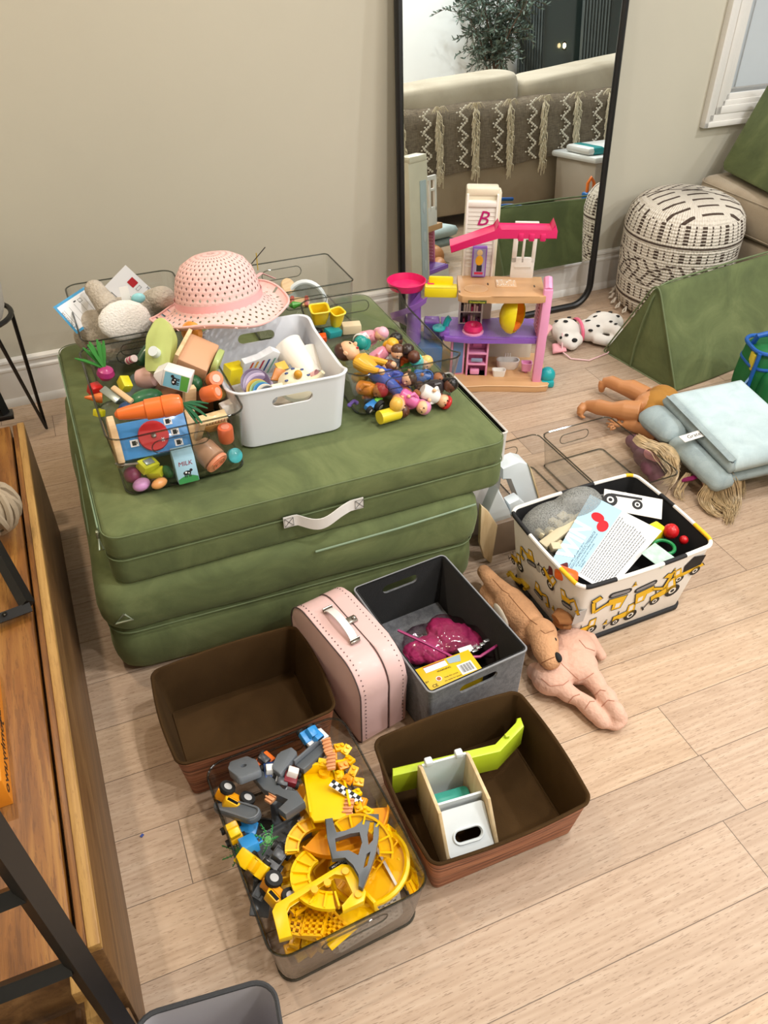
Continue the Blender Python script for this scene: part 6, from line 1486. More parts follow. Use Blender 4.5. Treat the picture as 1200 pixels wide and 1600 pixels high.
for k, (c, r_) in enumerate((('#5a4664', .032), ('#8c7f9c', .031), ('#b8a8c4', .030), ('#77658a', .029))):
    b = MB(); b.lathe([(r_*.5, 0), (r_*.96, .004), (r_, .010), (r_*.94, .010), (r_*.5, .003)], pl(c), 28)
    solo(b, 'toy_bowl', ('dark purple toy plate at the back of the nested set in the white tub', 'grey-purple toy plate second in the nested set in the white tub', 'pale lilac toy plate third in the nested set in the white tub', 'purple toy plate at the front of the nested purple set')[k], 'toy plate', at(398+3*k, 600+3*k, .455-.004*k), (R(48), R(-4), R(8)), 'nested purple toy plates')
for k, (c, r_) in enumerate((('#c9a23c', .026), ('#8fb07c', .0245), ('#2f7fb8', .023), ('#e0d9c8', .0215), ('#6f7478', .020))):
    b = MB(); b.lathe([(r_*.5, 0), (r_*.95, .003), (r_, .008), (r_*.93, .008), (r_*.5, .002)], pl(c), 28)
    solo(b, 'toy_saucer', ('mustard toy saucer, rearmost of the nested saucers in the white tub', 'sage green toy saucer in the nested saucers', 'bright blue toy saucer in the nested saucers', 'cream toy saucer in the nested saucers', 'dark grey toy saucer, frontmost of the nested saucers')[k], 'toy plate', at(402+4*k, 612+1.5*k, .445-.001*k), (R(52), R(10), R(2)), 'nested toy saucers')
for k, (px, py, z, r_, lab) in enumerate(((462, 560, .462, .030, 'white paper cup lying on its side at the back of the white tub'), (486, 572, .425, .028, 'white paper cup lying along the right wall of the white tub'))):
    c = thing('paper_cup', lab, 'cup', tuple(at(px, py, z)), (R(62), R(0), R(-160 if k == 0 else -170))); c.scale = (1.2, 1.2, 1.3)
    part('cup_body', c, lambda b: b.lathe([(r_*.72, -.045), (r_, .025), (r_*1.03, .027), (r_*.98, .027), (r_*.70, -.040), (0, -.040)], mat('cup_cream', '#ece6dc', .5), 28, cap1=False))
solo(MB().lathe([(.016, 0), (.017, .002), (0, .003)], pl('#6f7478'), 20), 'grey_disc', 'dark grey disc in front of the lying paper cup', 'toy', at(462, 577, .455), (R(40), 0, R(10)))
tp = thing('toy_teapot', 'cream toy teapot with dark blue petal pattern in the white tub', 'toy', tuple(at(463, 600, .452)), (R(25), 0, R(6))); tp.scale = (1.3, 1.3, 1.3)
tcm = mat('teapot_cream', '#e9e1c4', .35)
part('pot_body', tp, lambda b: b.lathe([(.012, -.022), (.028, -.012), (.030, 0), (.022, .014), (.010, .020), (0, .021)], tcm, 28))
part('lid_knob', tp, lambda b: b.ell((0, .0, .025), (.007, .007, .008), pl('#d89a2c')), 'orange knob')
part('spout', tp, lambda b: b.tube([(.026, 0, -.004), (.040, 0, .004), (.046, 0, .014)], [.007, .005, .004], tcm, 10)); part('handle', tp, lambda b: b.tube([(-.026, 0, .008), (-.042, 0, .010), (-.044, 0, -.006), (-.028, 0, -.010)], .004, tcm, 8))
for k in range(8): part('petal_mark', tp, lambda b: b.ell((.019*math.cos(k*PI/4), .019*math.sin(k*PI/4), .0165), (.0035, .0018, .0012), pl('#27407c'), TM((0, 0, 0))), 'dark blue petal')
for px, py, z, lab in ((487, 588, .45, 'pale pink toy cup beside the teapot, upper one'), (494, 600, .44, 'pale pink toy cup at the right wall of the white tub, lower one')):
    solo(MB().lathe([(.008, 0), (.013, .014), (.0125, .014), (.007, .002)], pl('#e3b3b8'), 20), 'toy_cup', lab, 'toy cup', at(px, py, z), (R(70), 0, R(50)), 'pale pink toy cups')
solo(MB().prism([(-.02, -.01), (.02, -.014), (.024, .012), (-.006, .018)], .006, pl('#c07830'), bev=.002), 'orange_toy_slice', 'brown-orange toy slice between the striped bag and the teapot', 'toy food', at(434, 588, .46), (R(50), R(20), R(10)))
solo(MB().box((0, 0, 0), (.03, .02, .004), pl('#d9b04a'), bev=.001), 'yellow_toy_card', 'yellow triangular toy piece above the teapot', 'toy', at(440, 572, .47), (R(40), R(10), R(30)))
solo(MB().lathe([(.02, 0), (.036, .012), (.035, .012), (.018, .002)], pl('#8fb4c8'), 24), 'toy_dish', 'blue toy dish low in the white tub behind the front handle hole', 'toy plate', (.37, 1.42, .39), (0, 0, 0))
solo(MB().box((0, 0, 0), (.17, .20, .020), mat('cream_cloth', '#e0d9cc', .9, bump=.3, bscale=200), bev=.008), 'folded_cloth', 'cream folded cloth on the bottom of the white tub', 'cloth', (.369, 1.505, .384), (0, 0, R(-1)))

# back right clear bin contents
bs = thing('toy_basket', 'white round toy sink basket standing in the back right clear bin', 'toy', tuple(at(478, 478, .41)), (R(-10), 0, R(-15)))
part('rim_arch', bs, lambda b: b.tube([(.052*math.cos(R(a)), .0, .062*math.sin(R(a))) for a in range(0, 181, 12)], .0065, plw, 8), 'white arch')
part('bowl_shell', bs, lambda b: b.grid([[Vector((.050*k*math.cos(R(a)), .02+.03*(1-k), .060*k*math.sin(R(a)))) for a in range(0, 181, 12)] for k in (1.0, .8, .5, .2)], mat('pale_grey_plastic', '#cfd3d4', .4), close_u=False))
for k, (px, py, z, lab) in enumerate(((499, 492, .44, 'yellow square toy cup with rim, left of two in the back right clear bin'), (526, 497, .43, 'yellow toy jug shape, right of two in the back right clear bin'))):
    c = thing('yellow_toy_cup', lab, 'toy cup', tuple(at(px, py, z)), (R(15), 0, R(-5+20*k)))
    part('cup_body', c, lambda b: b.grid([[Vector((x*f, y*f, zz)) for x, y in rr(.044-.012*k, .034-.006*k, .008, 4)] for f, zz in ((.7, -.022), (.95, .0), (1, .020), (.9, .020), (.62, -.016))], pl('#eac81c'), cap0=True, cap1=True))
    part('cup_rim', c, lambda b: b.tube([(x, y, .020) for x, y in rr(.046-.012*k, .036-.006*k, .008, 4)], .0022, pl('#f2d838'), 6, closed=True))
solo(MB().box((0, 0, 0), (.048, .030, .024), mat('cream_wood_block', '#dcc9a6', .5), bev=.003), 'cream_block', 'cream wooden block with pale blue side in the back right bin', 'block', at(549, 512, .395), (0, 0, R(-12)))
solo(MB().box((0, 0, 0), (.040, .028, .018), pl('#1f8f93'), bev=.003), 'teal_toy_van', 'teal toy block at the bottom of the back right bin', 'toy', at(520, 519, .40), (R(10), R(8), R(20)))
solo(MB().box((0, 0, 0), (.026, .022, .016), pl('#e2581f'), bev=.003), 'orange_toy_block', 'orange toy block left of the teal block', 'toy', at(502, 528, .40), (R(10), R(-8), R(-20)))
solo(MB().ell((0, 0, 0), (.018, .014, .010), pl('#1c1c1e')), 'black_toy_piece', 'black rounded toy piece by the left corner of the figure bin', 'toy', at(494, 518, .40), (0, 0, 0))
solo(MB().lathe([(.002, 0), (.010, .01), (.002, .034)], pl('#4d9a3c'), 12), 'green_toy_leaf', 'green pointed toy leaf beside the hat brim', 'toy', at(452, 478, .45), (R(80), 0, R(70)))
for px, py, z, lab in ((448, 448, .46, 'round wooden disc standing behind the hat ribbon'),):
    solo(MB().lathe([(.018, 0), (.020, .003), (.020, .008), (.018, .010)], rawwood, 24), 'wooden_disc', lab, 'toy', at(px, py, z), (R(60), 0, R(20)))
sd = thing('toy_sandal', 'tan wooden piece with two red-brown straps in the back right bin', 'toy', tuple(at(468, 472, .45)), (R(30), 0, R(-20)))
part('sole', sd, lambda b: b.box((0, 0, 0), (.05, .026, .008), rawwood, bev=.003)); part('strap', sd, lambda b: b.box((.018, 0, .002), (.010, .030, .012), pl('#b0524a'), bev=.003), 'red-brown strap'); part('strap', sd, lambda b: b.box((-.018, 0, .002), (.010, .030, .012), pl('#b0524a'), bev=.003), 'red-brown strap')
solo(MB().tube([(0, 0, 0), (.002, 0, .05)], .0012, blackm, 6), 'black_stick', 'thin black stick sticking up behind the hat', 'stick', at(393, 412, .60), (R(10), R(40), 0))
solo(MB().tube([(0, 0, 0), (.0, 0, .04)], .0014, pl('#b0a040'), 6), 'yellow_stick', 'thin yellow stick sticking up behind the hat', 'stick', at(403, 422, .58), (R(0), R(0), 0))

# ------------------------------------------------------------------ figures in the right front clear bin
sk1, sk2, sk3 = mat('figure_skin_light', '#e8b890', .4), mat('figure_skin_mid', '#a8683c', .4), mat('figure_skin_dark', '#5a3220', .4)
def little(label, px, py, z, rot, body, skin, hair_, kind=0, hat_=None):
    "peg figure about 6 cm long: cone body, arms, round head with hair or cap"
    o = thing('toy_figure', label, 'toy figure', tuple(at(px, py, z)), tuple(R(a) for a in rot), 'peg figures in the clear bin')
    bm_ = pl(body)
    if kind == 0: part('body', o, lambda b: b.lathe([(.010, -.022), (.0125, -.019), (.0125, .0), (.010, .010), (.005, .013)], bm_, 18))
    else: part('body', o, lambda b: b.lathe([(.0115, -.026), (.0115, .012), (.010, .014)], bm_, 18))
    if kind == 0:
        for s in (-1, 1): part('arm', o, lambda b: b.tube([(s*.009, 0, .006), (s*.014, -.005, -.002), (s*.010, -.011, -.006)], [.004, .0038, .003], bm_, 8)); part('hand', o, lambda b: b.ell((s*.009, -.013, -.007), .0033, skin, u=8, v=6))
    part('head', o, lambda b: (b.ell((0, 0, .022), (.0115, .011, .0112), skin), b.ell((0, -.011, .021), (.0018, .002, .0018), skin, u=8, v=6)))
    if kind == 0:
        for s in (-1, 1): part('eye', o, lambda b: b.ell((s*.004, -.0103, .0245), (.0012, .0008, .0015), blk, u=8, v=5), 'black eye')
    if hair_: part('hair', o, lambda b: (b.ell((0, .003, .0255), (.0125, .0115, .0105), pl(hair_)), b.ell((0, .008, .018), (.0105, .006, .011), pl(hair_))))
    o.scale = (1.3, 1.3, 1.3)
    if hat_: part('cap', o, lambda b: (b.ell((0, .001, .029), (.0128, .0128, .0085), pl(hat_)), b.prism(circ(.0105, 16, 0, -.010, ry=.007), .002, pl(hat_), z0=.026)), 'brimmed cap')
    return o
little('peg figure in a yellow tube body with dark brown head at the bin front', 613, 647, .388, (0, 95, 12), '#dfc82a', sk3, None, 1)
little('peg figure with turquoise tube body and dark brown head, back of the bin', 652, 565, .425, (0, -42, 40), '#5fc4bd', sk3, None, 1)
little('figure in white shirt with red cap at the right front corner of the figure bin', 676, 618, .400, (30, 128, 20), '#ece9e6', sk1, '#c03028', 0, '#c9282c')
little('figure with blonde hair and peach dress at the front of the figure bin', 623, 628, .398, (50, -60, 10), '#eba07c', sk1, '#e2b24c')
little('figure with pink frilly dress lying at the front of the figure bin', 643, 626, .398, (30, 118, -10), '#d568a0', sk1, '#e08fb4')
little('figure in orange dress beside the turquoise peg figure', 634, 560, .425, (30, -15, 20), '#e0601f', sk3, '#2a1a14')
little('figure in grey clothes left of the orange figure', 613, 562, .425, (30, 15, 0), '#a9adb2', sk1, '#5a3a28')
little('small figure with violet top and black hair at the back of the figure bin', 618, 546, .432, (20, -5, 0), '#9a8fc0', sk3, '#17120f')
little('baby figure with yellow hair and pink dress at the back of the figure bin', 597, 552, .438, (40, 35, 30), '#e59ab4', sk1, '#e8ae2c')
little('figure with teal helmet and white kit near the left back corner of the bin', 563, 533, .445, (40, -62, 30), '#eef0f0', sk1, '#3a261c', 0, '#159089')
little('figure in bright blue with brown hair in the middle of the figure bin', 620, 590, .42, (60, 80, 10), '#2a4fa8', sk1, '#3a2418')
little('figure in orange and black at the left front of the figure bin', 577, 608, .41, (60, 70, 0), '#d8842c', sk2, '#a8303c')
little('figure in green behind the bin handle slot', 646, 572, .41, (60, 60, 40), '#3f9a48', sk1, '#e8c070')
little('figure in dark blue behind the turquoise peg figure base', 666, 590, .405, (70, 100, 40), '#2f5fa8', sk2, '#2c1c14')
little('figure in pale yellow jacket under the big doll', 592, 572, .415, (70, 50, 10), '#d89a50', sk1, '#6a3a20')
little('figure with black curly hair near the red cap figure', 683, 604, .41, (70, 60, 40), '#30292c', sk3, '#15110f')
little('figure in pale pink with pink hair behind the white-kit figure', 580, 526, .435, (60, 40, 20), '#f0a8b8', sk1, '#f0b4c4')
cd_ = thing('toy_doll', 'brown-haired doll in yellow shirt and blue trousers, diagonal in the figure bin', 'doll', tuple(at(574, 572, .440)), (R(-62), R(16), R(48))); cd_.scale = (1.55, 1.55, 1.55)
bp_ = pl('#2a56b0'); yl = pl('#d9a52c')
part('legs', cd_, lambda b: [b.tube([(s*.009, 0, -.018), (s*.012, -.004, -.045), (s*.012, 0, -.075)], [.010, .009, .0075], bp_, 12) for s in (-1, 1)] and b.ell((0, 0, -.016), (.018, .011, .012), bp_), 'blue trousers')
for s in (-1, 1): part('shoe', cd_, lambda b: b.box((s*.012, -.008, -.082), (.013, .028, .012), pl('#8a5226'), bev=.004), 'brown shoe')
part('torso', cd_, lambda b: b.lathe([(.012, -.014), (.016, .0), (.017, .014), (.010, .020)], yl, 18, sx=1.1, sy=.75), 'yellow shirt')
for s in (-1, 1): part('arm', cd_, lambda b: b.tube([(s*.016, 0, .014), (s*.026, -.006, -.004), (s*.026, -.014, -.022)], [.006, .0055, .0045], yl, 10)); part('hand', cd_, lambda b: b.ell((s*.026, -.016, -.026), .005, sk1, u=10, v=6))
part('head', cd_, lambda b: (b.ell((0, -.002, .034), (.0125, .0125, .016), sk1), b.ell((0, -.015, .032), (.003, .004, .003), sk1, u=8, v=6), b.ell((.0125, 0, .034), (.002, .003, .004), sk1, u=8, v=6), b.ell((-.0125, 0, .034), (.002, .003, .004), sk1, u=8, v=6)))
part('hair', cd_, lambda b: (b.ell((0, .005, .040), (.0138, .0125, .0145), pl('#4a2818'))), 'brown hair')
part('mouth', cd_, lambda b: b.ell((0, -.0125, .0265), (.004, .002, .002), pl('#a82c2c'), u=8, v=5), 'red mouth')
for s in (-1, 1): part('eye', cd_, lambda b: b.ell((s*.0045, -.0135, .038), (.0016, .001, .002), blk, u=8, v=5), 'black eye')
solo(MB().box((0, 0, 0), (.050, .026, .020), pl('#7a4320'), bev=.004).box((.012, 0, .014), (.020, .022, .014), pl('#6a3818'), bev=.004), 'toy_saddle', 'brown moulded toy seat in the middle of the figure bin', 'toy', at(607, 607, .405), (R(10), R(6), R(20)))
mt = thing('toy_motor_trike', 'blue and green toy trike with black wheel in the left front of the figure bin', 'toy vehicle', tuple(at(583, 632, .395)), (R(20), 0, R(30)))
part('chassis', mt, lambda b: b.box((-.006, 0, 0), (.034, .018, .014), pl('#2f7fc4'), bev=.004), 'blue chassis'); part('green_guard', mt, lambda b: b.box((.016, 0, .004), (.022, .012, .012), pl('#6fbf3f'), bev=.004), 'green guard')
def wheel3(b, r, w, c1='#141414', hub='#b8b8b8'):
    b.lathe([(r*.5, -w/2), (r*.95, -w/2), (r, -w/4), (r, w/4), (r*.95, w/2), (r*.5, w/2)], mat('tyre', c1, .7), 22)
def wheel_part(o, loc, rot, r, w, hub='#b8b8b8'):
    b = MB(); wheel3(b, r, w, hub=hub); q = b.build('wheel', o); q.location = loc; q.rotation_euler = rot
    MB().lathe([(r*.12, w*.45), (r*.5, w*.40), (r*.5, w*.55), (r*.15, w*.62)], mat('hub_'+hub.strip('#'), hub, .4), 16).build('hub', q, 35, 'silver hub'); return q
wheel_part(mt, (.006, -.012, .002), (R(90), 0, 0), .014, .010, '#9aa0a0'); wheel_part(mt, (-.024, -.008, .004), (R(90), 0, 0), .009, .008)
solo(MB().tube([(-.008, 0, 0), (0, .002, .006), (.008, 0, 0)], .004, pl('#7a5fb0'), 8).ell((-.009, 0, -.003), .005, pl('#7a5fb0')).ell((.009, 0, -.003), .005, pl('#7a5fb0')), 'purple_toy_glasses', 'small purple toy pair of shapes at the left front wall of the figure bin', 'toy', at(552, 630, .392), (R(30), 0, R(10)))
for px, py, z, c, lab in ((588, 590, .402, '#c98f4a', 'tan rounded toy animal under the diagonal doll'), (656, 604, .40, '#5a3d2c', 'dark brown toy animal behind the red cap figure'), (560, 590, .40, '#e0b23c', 'yellow rounded toy under the doll at the left wall'), (634, 612, .398, '#b0713a', 'brown toy animal in the front middle of the figure bin')):
    sm = MB(); m_ = pl(c); sm.ell((0, 0, 0), (.018, .012, .011), m_); sm.ell((.016, 0, .008), (.009, .008, .008), m_)
    for x in (-.010, .010):
        for y in (-.007, .007): sm.ell((x, y, -.009), (.004, .004, .007), m_)
    sm.ell((.020, .005, .015), (.003, .003, .004), m_); sm.ell((.020, -.005, .015), (.003, .003, .004), m_)
    o = soft(sm, 'toy_animal', None, .0016, 2); tag(o, lab, 'toy animal'); o.location = at(px, py, z); o.rotation_euler = (R(40), 0, R(px*7))
# ------------------------------------------------------------------ toy tracks and cars in the smoky clear bin
YT = pl('#f2b705'); YT2 = pl('#f5c800'); YO = pl('#ee9c10'); GR = pl('#575d63'); GR2 = pl('#6b7178'); PE = pl('#e0a070'); BLU = pl('#2f8fd6'); LAT = pl('#cfcac4')
def arc_track(b, r, w, a0, a1, m, th=.004, rail=.010, n=14):
    rings = []
    for i in range(n+1):
        a = R(a0+(a1-a0)*i/n); c, s_ = math.cos(a), math.sin(a)
        P = [(r-w/2, 0), (r+w/2, 0), (r+w/2, rail), (r+w/2-.003, rail), (r+w/2-.003, th), (r-w/2+.003, th), (r-w/2+.003, rail), (r-w/2, rail)]
        rings.append([Vector((q*c, q*s_, z)) for q, z in P])
    b.grid(rings, m, cap0=True, cap1=True); return b
def str_track(b, L_, w, m, th=.004, rail=.010):
    P = [(-w/2, 0), (w/2, 0), (w/2, rail), (w/2-.003, rail), (w/2-.003, th), (-w/2+.003, th), (-w/2+.003, rail), (-w/2, rail)]
    b.grid([[Vector((x, y, z)) for x, z in P] for y in (-L_/2, 0, L_/2)], m, cap0=True, cap1=True); return b
def lattice(b, w, h, nx, ny, m, t=.002, bar_=.0024, M=ID):
    for i in range(nx+1): b.box((-w/2+w*i/nx, 0, 0), (bar_, h, t), m, M)
    for j in range(ny+1): b.box((0, -h/2+h*j/ny, 0), (w, bar_, t), m, M)
    return b
TR = 'toy track pieces in the smoky clear bin'
def yp(b, name, label, px, py, z, rot, cat='toy track', group=None, ang=35): return solo(b, name, label, cat, at(px, py, z), tuple(R(a) for a in rot), group, ang)
# bulk that fills the bottom of the bin, each a track piece of its own
for k, (x, y, z, a, L_, w, c) in enumerate(((.105, .60, .012, 12, .10, .045, YT), (.175, .60, .012, 80, .09, .045, YO), (.21, .66, .014, 20, .11, .045, YT2), (.14, .68, .014, -30, .11, .045, YT), (.10, .74, .014, 60, .09, .045, GR), (.19, .76, .014, 10, .10, .045, YO), (.13, .60, .034, 60, .11, .045, YT2), (.20, .62, .034, -20, .10, .045, YT), (.16, .70, .034, 15, .12, .05, YO), (.11, .66, .036, 80, .09, .045, YT), (.20, .72, .036, 50, .10, .045, YT2), (.13, .76, .036, -10, .09, .045, GR), (.15, .62, .056, 5, .13, .05, YT), (.11, .70, .056, 100, .09, .045, GR2), (.19, .68, .056, 30, .11, .05, YT))):
    b = MB(); str_track(b, L_, w, c); b.box((0, 0, .005), (w*.4, L_*.2, .002), c)
    o = solo(b, 'toy_track', ('yellow', 'orange-yellow', 'bright yellow', 'dark grey', 'mid grey')[(YT, YO, YT2, GR, GR2).index(c)]+' straight toy track, '+('on the floor at the front left', 'on the floor at the front middle', 'on the floor at the right wall', 'on the floor in the middle', 'on the floor at the back left', 'on the floor at the back right', 'second layer at the front left', 'second layer at the front right', 'second layer in the middle', 'second layer at the left wall', 'second layer under the wide ramp', 'second layer at the back left', 'third layer under the carry frame', 'third layer under the grey hook piece', 'third layer under the wide ramp')[k]+' of the bin', 'toy track', (x, y, z), (R(4*(k % 3-1)), R(5*(k % 2)), R(a)), TR)
b = MB(); b.prism([(-.030, -.062), (.020, -.066), (.030, -.030), (.036, .020), (.030, .045), (.040, .060), (-.036, .060), (-.040, .040), (-.032, .010), (-.045, -.020)], .005, YT2, bev=.001); b.box((-.034, .0, .007), (.004, .10, .012), YT2, bev=.001); b.box((.030, .0, .007), (.004, .09, .012), YT2, bev=.001); b.box((0, .050, .012), (.075, .006, .022), YT2, bev=.001); b.cyl((.0, .040, .0), (.0, .040, .012), .010, None, YT, 16)
yp(b, 'toy_ramp', 'wide yellow toy road ramp at the top middle of the smoky bin', 512, 1240, .112, (-16, 4, -12))
b = MB(); arc_track(b, .060, .050, 200, 330, YO)
yp(b, 'toy_curved_track', 'orange-yellow curved toy track under the lower end of the wide ramp', 528, 1270, .098, (-8, 0, 10))
b = MB(); arc_track(b, .052, .030, 0, 360, YT, n=36)
b = MB(); lattice(b, .11, .035, 8, 3, YT); b.prism(circ(.062, 32), .003, YT, z0=-.012); b.tube([(.062*math.cos(t), .062*math.sin(t), -.005) for t in [2*PI*i/36 for i in range(36)]], .005, YT2, 6, closed=True)
q1 = yp(b, 'toy_turntable', 'large round yellow toy turntable at the right front of the smoky bin', 575, 1350, .090, (-10, -6, 30))
b = MB(); b.grid([[Vector(((r)*math.cos(R(a)), (r)*math.sin(R(a)), z)) for a in range(100, 262, 9)] for r, z in ((.030, 0), (.030, .006), (.034, .006), (.034, .003), (.056, .003), (.056, .006), (.060, .006), (.060, 0))], YT2, close_u=False, close_v=True)
for a in range(105, 260, 22): b.box((.045, 0, .004), (.026, .003, .007), YT2, TM((0, 0, 0), (0, 0, R(a))))
yp(b, 'toy_loop_track', 'yellow half-round toy loop with cross ribs at the left middle of the bin', 515, 1370, .108, (-10, 8, 5))
for k, (px, py, z, rt_, lab) in enumerate(((560, 1330, .112, (20, -30, 20), 'yellow ribbed half ring in the centre of the smoky bin'), (618, 1345, .100, (-10, 60, -20), 'yellow curved rail at the right wall of the smoky bin'), (500, 1330, .100, (10, 0, 60), 'yellow ribbed curve left of the wide ramp end'))):
    b = MB(); arc_track(b, .045, .022, -60, 110, YT, rail=.008)
    for a in range(-50, 110, 26): b.box((.045, 0, .007), (.022, .003, .004), YT2, TM((0, 0, 0), (0, 0, R(a))))
    yp(b, 'toy_curved_track', lab, px, py, z, rt_)
# yellow carry frame
def pixprism(pix, z, h, m, org, b=None, bev=.0015):
    b = b or MB(); P = [at(px, py, z)-org for px, py in pix]; b.prism([(p.x, p.y) for p in P], h, m, bev=bev, z0=0 if m else -.02); return b
of = at(502, 1412, .118)
b = pixprism([(426, 1430), (432, 1418), (534, 1356), (552, 1358), (572, 1400), (569, 1414), (536, 1430), (534, 1420), (553, 1402), (540, 1373), (523, 1371), (452, 1417), (447, 1427), (458, 1468), (437, 1474)], .118, .013, YT2, of)
for px, py in ((540, 1364), (492, 1393), (560, 1400), (512, 1382)):
    p = at(px, py, .128)-of; b.cyl((p.x, p.y, .012), (p.x, p.y, .017), .0055, None, YT, 14)
solo(b, 'yellow_carry_frame', 'bright yellow angular plastic frame at the front of the smoky bin', 'toy track', of)
b = MB(); b.box((0, 0, 0), (.09, .035, .003), YT2, bev=.001); b.box((.04, 0, .012), (.006, .035, .024), YT2, bev=.001)
yp(b, 'yellow_front_plate', 'yellow flat track end against the front wall handle slot', 545, 1440, .085, (-10, 0, 18))
# grey bridge
og = at(558, 1335, .132)
b = pixprism([(508, 1285), (520, 1283), (525, 1308), (540, 1305), (555, 1299), (566, 1290), (570, 1277), (592, 1277), (592, 1310), (587, 1338), (579, 1362), (567, 1394), (560, 1390), (562, 1372), (553, 1356), (540, 1344), (519, 1348), (512, 1316)], .132, .011, GR, og)
gb_ = solo(b, 'grey_bridge_piece', 'dark grey toy bridge piece with slots lying over the yellow turntable', 'toy track', og)
for pix in ([(578, 1290), (585, 1290), (583, 1318), (576, 1326), (574, 1310)], [(573, 1340), (579, 1336), (574, 1358), (568, 1362)], [(524, 1316), (548, 1308), (562, 1306), (566, 1322), (560, 1342), (545, 1334), (526, 1336)]): cut(gb_, pixprism(pix, .132, .05, None, og, MB(), 0))
b = MB(); b.box((0, 0, 0), (.030, .014, .004), blackm, bev=.001); b.text('MONSTER', .005, paperw, TM((0, .002, .0022))); b.text('CARRY CLUTCH', .0035, paperw, TM((0, -.003, .0022)))
yp(b, 'black_label_plate', 'black label plate with tiny white lettering in the middle of the bin', 530, 1352, .122, (-14, 0, 14), 'label')
# grey connectors
b = MB(); b.prism(roundpoly([(-.022, -.034), (.018, -.036), (.024, .0), (.018, .030), (-.014, .034), (-.024, .010)], .006, 3), .014, GR2, bev=.003)
g1 = yp(b, 'grey_connector', 'grey shield-shaped connector with round hole at the back left of the bin', 383, 1208, .122, (-28, 6, 8)); cc = MB(); cc.cyl((0, 0, -.02), (0, 0, .04), .0055, None, None, 16); cut(g1, cc)
b = MB(); b.prism(slot_pts(0, 0, .090, .030, 6), .010, GR, bev=.002); b.tube([(x, y, .011) for x, y in slot_pts(0, 0, .084, .024, 6)], .002, GR2, 6, closed=True)
yp(b, 'grey_trough', 'long dark grey rounded trough along the left wall of the smoky bin', 372, 1270, .112, (-8, -14, -48))
b = MB(); b.prism([(-.018, .05), (.0, .052), (.012, .020), (.014, -.010), (.034, -.022), (.036, -.052), (.0, -.058), (-.006, -.040), (.018, -.034), (.0, -.012), (-.012, .010)], .016, GR, bev=.002)
yp(b, 'grey_hook_piece', 'dark grey hook-shaped track support behind the yellow toy trucks', 428, 1245, .118, (-12, 0, 6))
b = MB(); b.prism(roundpoly([(-.030, -.014), (.026, -.010), (.034, .008), (.012, .020), (-.022, .010)], .004, 3), .012, GR2, bev=.003)
yp(b, 'grey_ramp_piece', 'grey wedge-shaped ramp piece at the back middle of the bin', 445, 1197, .124, (-12, 10, 38))
b = MB(); b.box((0, 0, 0), (.068, .020, .012), GR, bev=.003); b.box((0, .012, .008), (.066, .004, .012), GR2, bev=.001)
yp(b, 'grey_beam', 'dark grey beam with ledge beside the blue and white toy car', 489, 1185, .118, (-12, 10, 30))
b = MB(); b.box((0, 0, 0), (.040, .018, .010), GR2, bev=.002); b.box((0, 0, .006), (.034, .010, .006), GR, bev=.001)
yp(b, 'grey_beam', 'grey short beam at the left front wall of the smoky bin', 412, 1385, .085, (0, -20, 38))
b = MB(); b.box((0, 0, 0), (.030, .060, .006), GR, bev=.002); yp(b, 'grey_plate', 'dark grey plate under the yellow digger at the left wall', 408, 1400, .065, (10, 20, -20))
# cars
def car_(label, px, py, z, rot, body, cab, wheel_r=.010, L_=.052, hub='#b8b8b8', dump=None, s=1.0):
    o = thing('toy_car', label, 'toy car', tuple(at(px, py, z)), tuple(R(a) for a in rot)); o.scale = (s, s, s)
    part('car_body', o, lambda b: b.prism(roundpoly([(-L_/2, 0), (L_/2, 0), (L_/2, .009), (L_*.30, .012), (-L_/2, .012)], .002, 2), .022, body, frame((0, .011, .004), (1, 0, 0), (0, 0, 1)), bev=.0015))
    part('car_cab', o, lambda b: b.prism(roundpoly([(-L_*.26, .010), (L_*.28, .010), (L_*.16, .022), (-L_*.18, .022)], .002, 2), .018, cab, frame((0, .009, .004), (1, 0, 0), (0, 0, 1)), bev=.0015))
    part('car_window', o, lambda b: b.box((.0, 0, .021), (L_*.30, .0188, .006), mat('dark_window', '#15171a', .15)), 'dark window')
    if dump: part('tipper', o, lambda b: b.box((-L_*.22, 0, .024), (L_*.5, .024, .014), dump, bev=.002))
    for sx in (-1, 1):
        for sy in (-1, 1): wheel_part(o, (sx*L_*.30, sy*.0125, .005), (R(-90*sy), 0, 0), wheel_r, .008, hub)
    return o
car_('yellow toy truck on its side with big black wheels, back left of the bin', 368, 1245, .110, (68, 20, -42), YO, pl('#f0b81c'), .0135, .062)
car_('yellow toy monster truck with silver wheel at the left front of the bin', 440, 1392, .098, (70, 10, -64), YO, YT, .0140, .060)
car_('small white and blue toy car at the back right corner of the bin', 492, 1160, .105, (10, 10, 26), pl('#e4e6e6'), BLU, .0075, .044)
car_('small dark red toy car between the grey pieces and the ramp', 452, 1218, .116, (20, 10, 64), pl('#7c1f2c'), pl('#e6e2e0'), .007, .038)
car_('small silver toy car beside the dark red one', 437, 1228, .112, (20, -10, 58), pl('#a8adb4'), pl('#30343a'), .007, .038)
car_('small blue toy car under the grey hook piece', 422, 1212, .110, (10, 0, 80), pl('#27457c'), pl('#e4e6e6'), .007, .038)
car_('blue toy truck cab at the back right corner of the smoky bin', 482, 1152, .112, (20, 10, 20), BLU, BLU, .007, .036)
car_('orange toy car under the grey shield connector', 412, 1195, .104, (10, 0, 30), pl('#e06a1c'), pl('#30343a'), .007, .036)
car_('yellow toy car in the front left of the bin, above the grey plate', 400, 1352, .098, (24, 0, -60), YT2, YT, .007, .050, dump=YT2)
car_('black toy car low beside the round half loop', 432, 1342, .092, (20, 0, 40), pl('#26282c'), pl('#3a3d42'), .008, .044)
car_('yellow toy digger cab at the left wall behind the blue block', 364, 1302, .095, (0, 30, -80), YT, YT2, .006, .034)
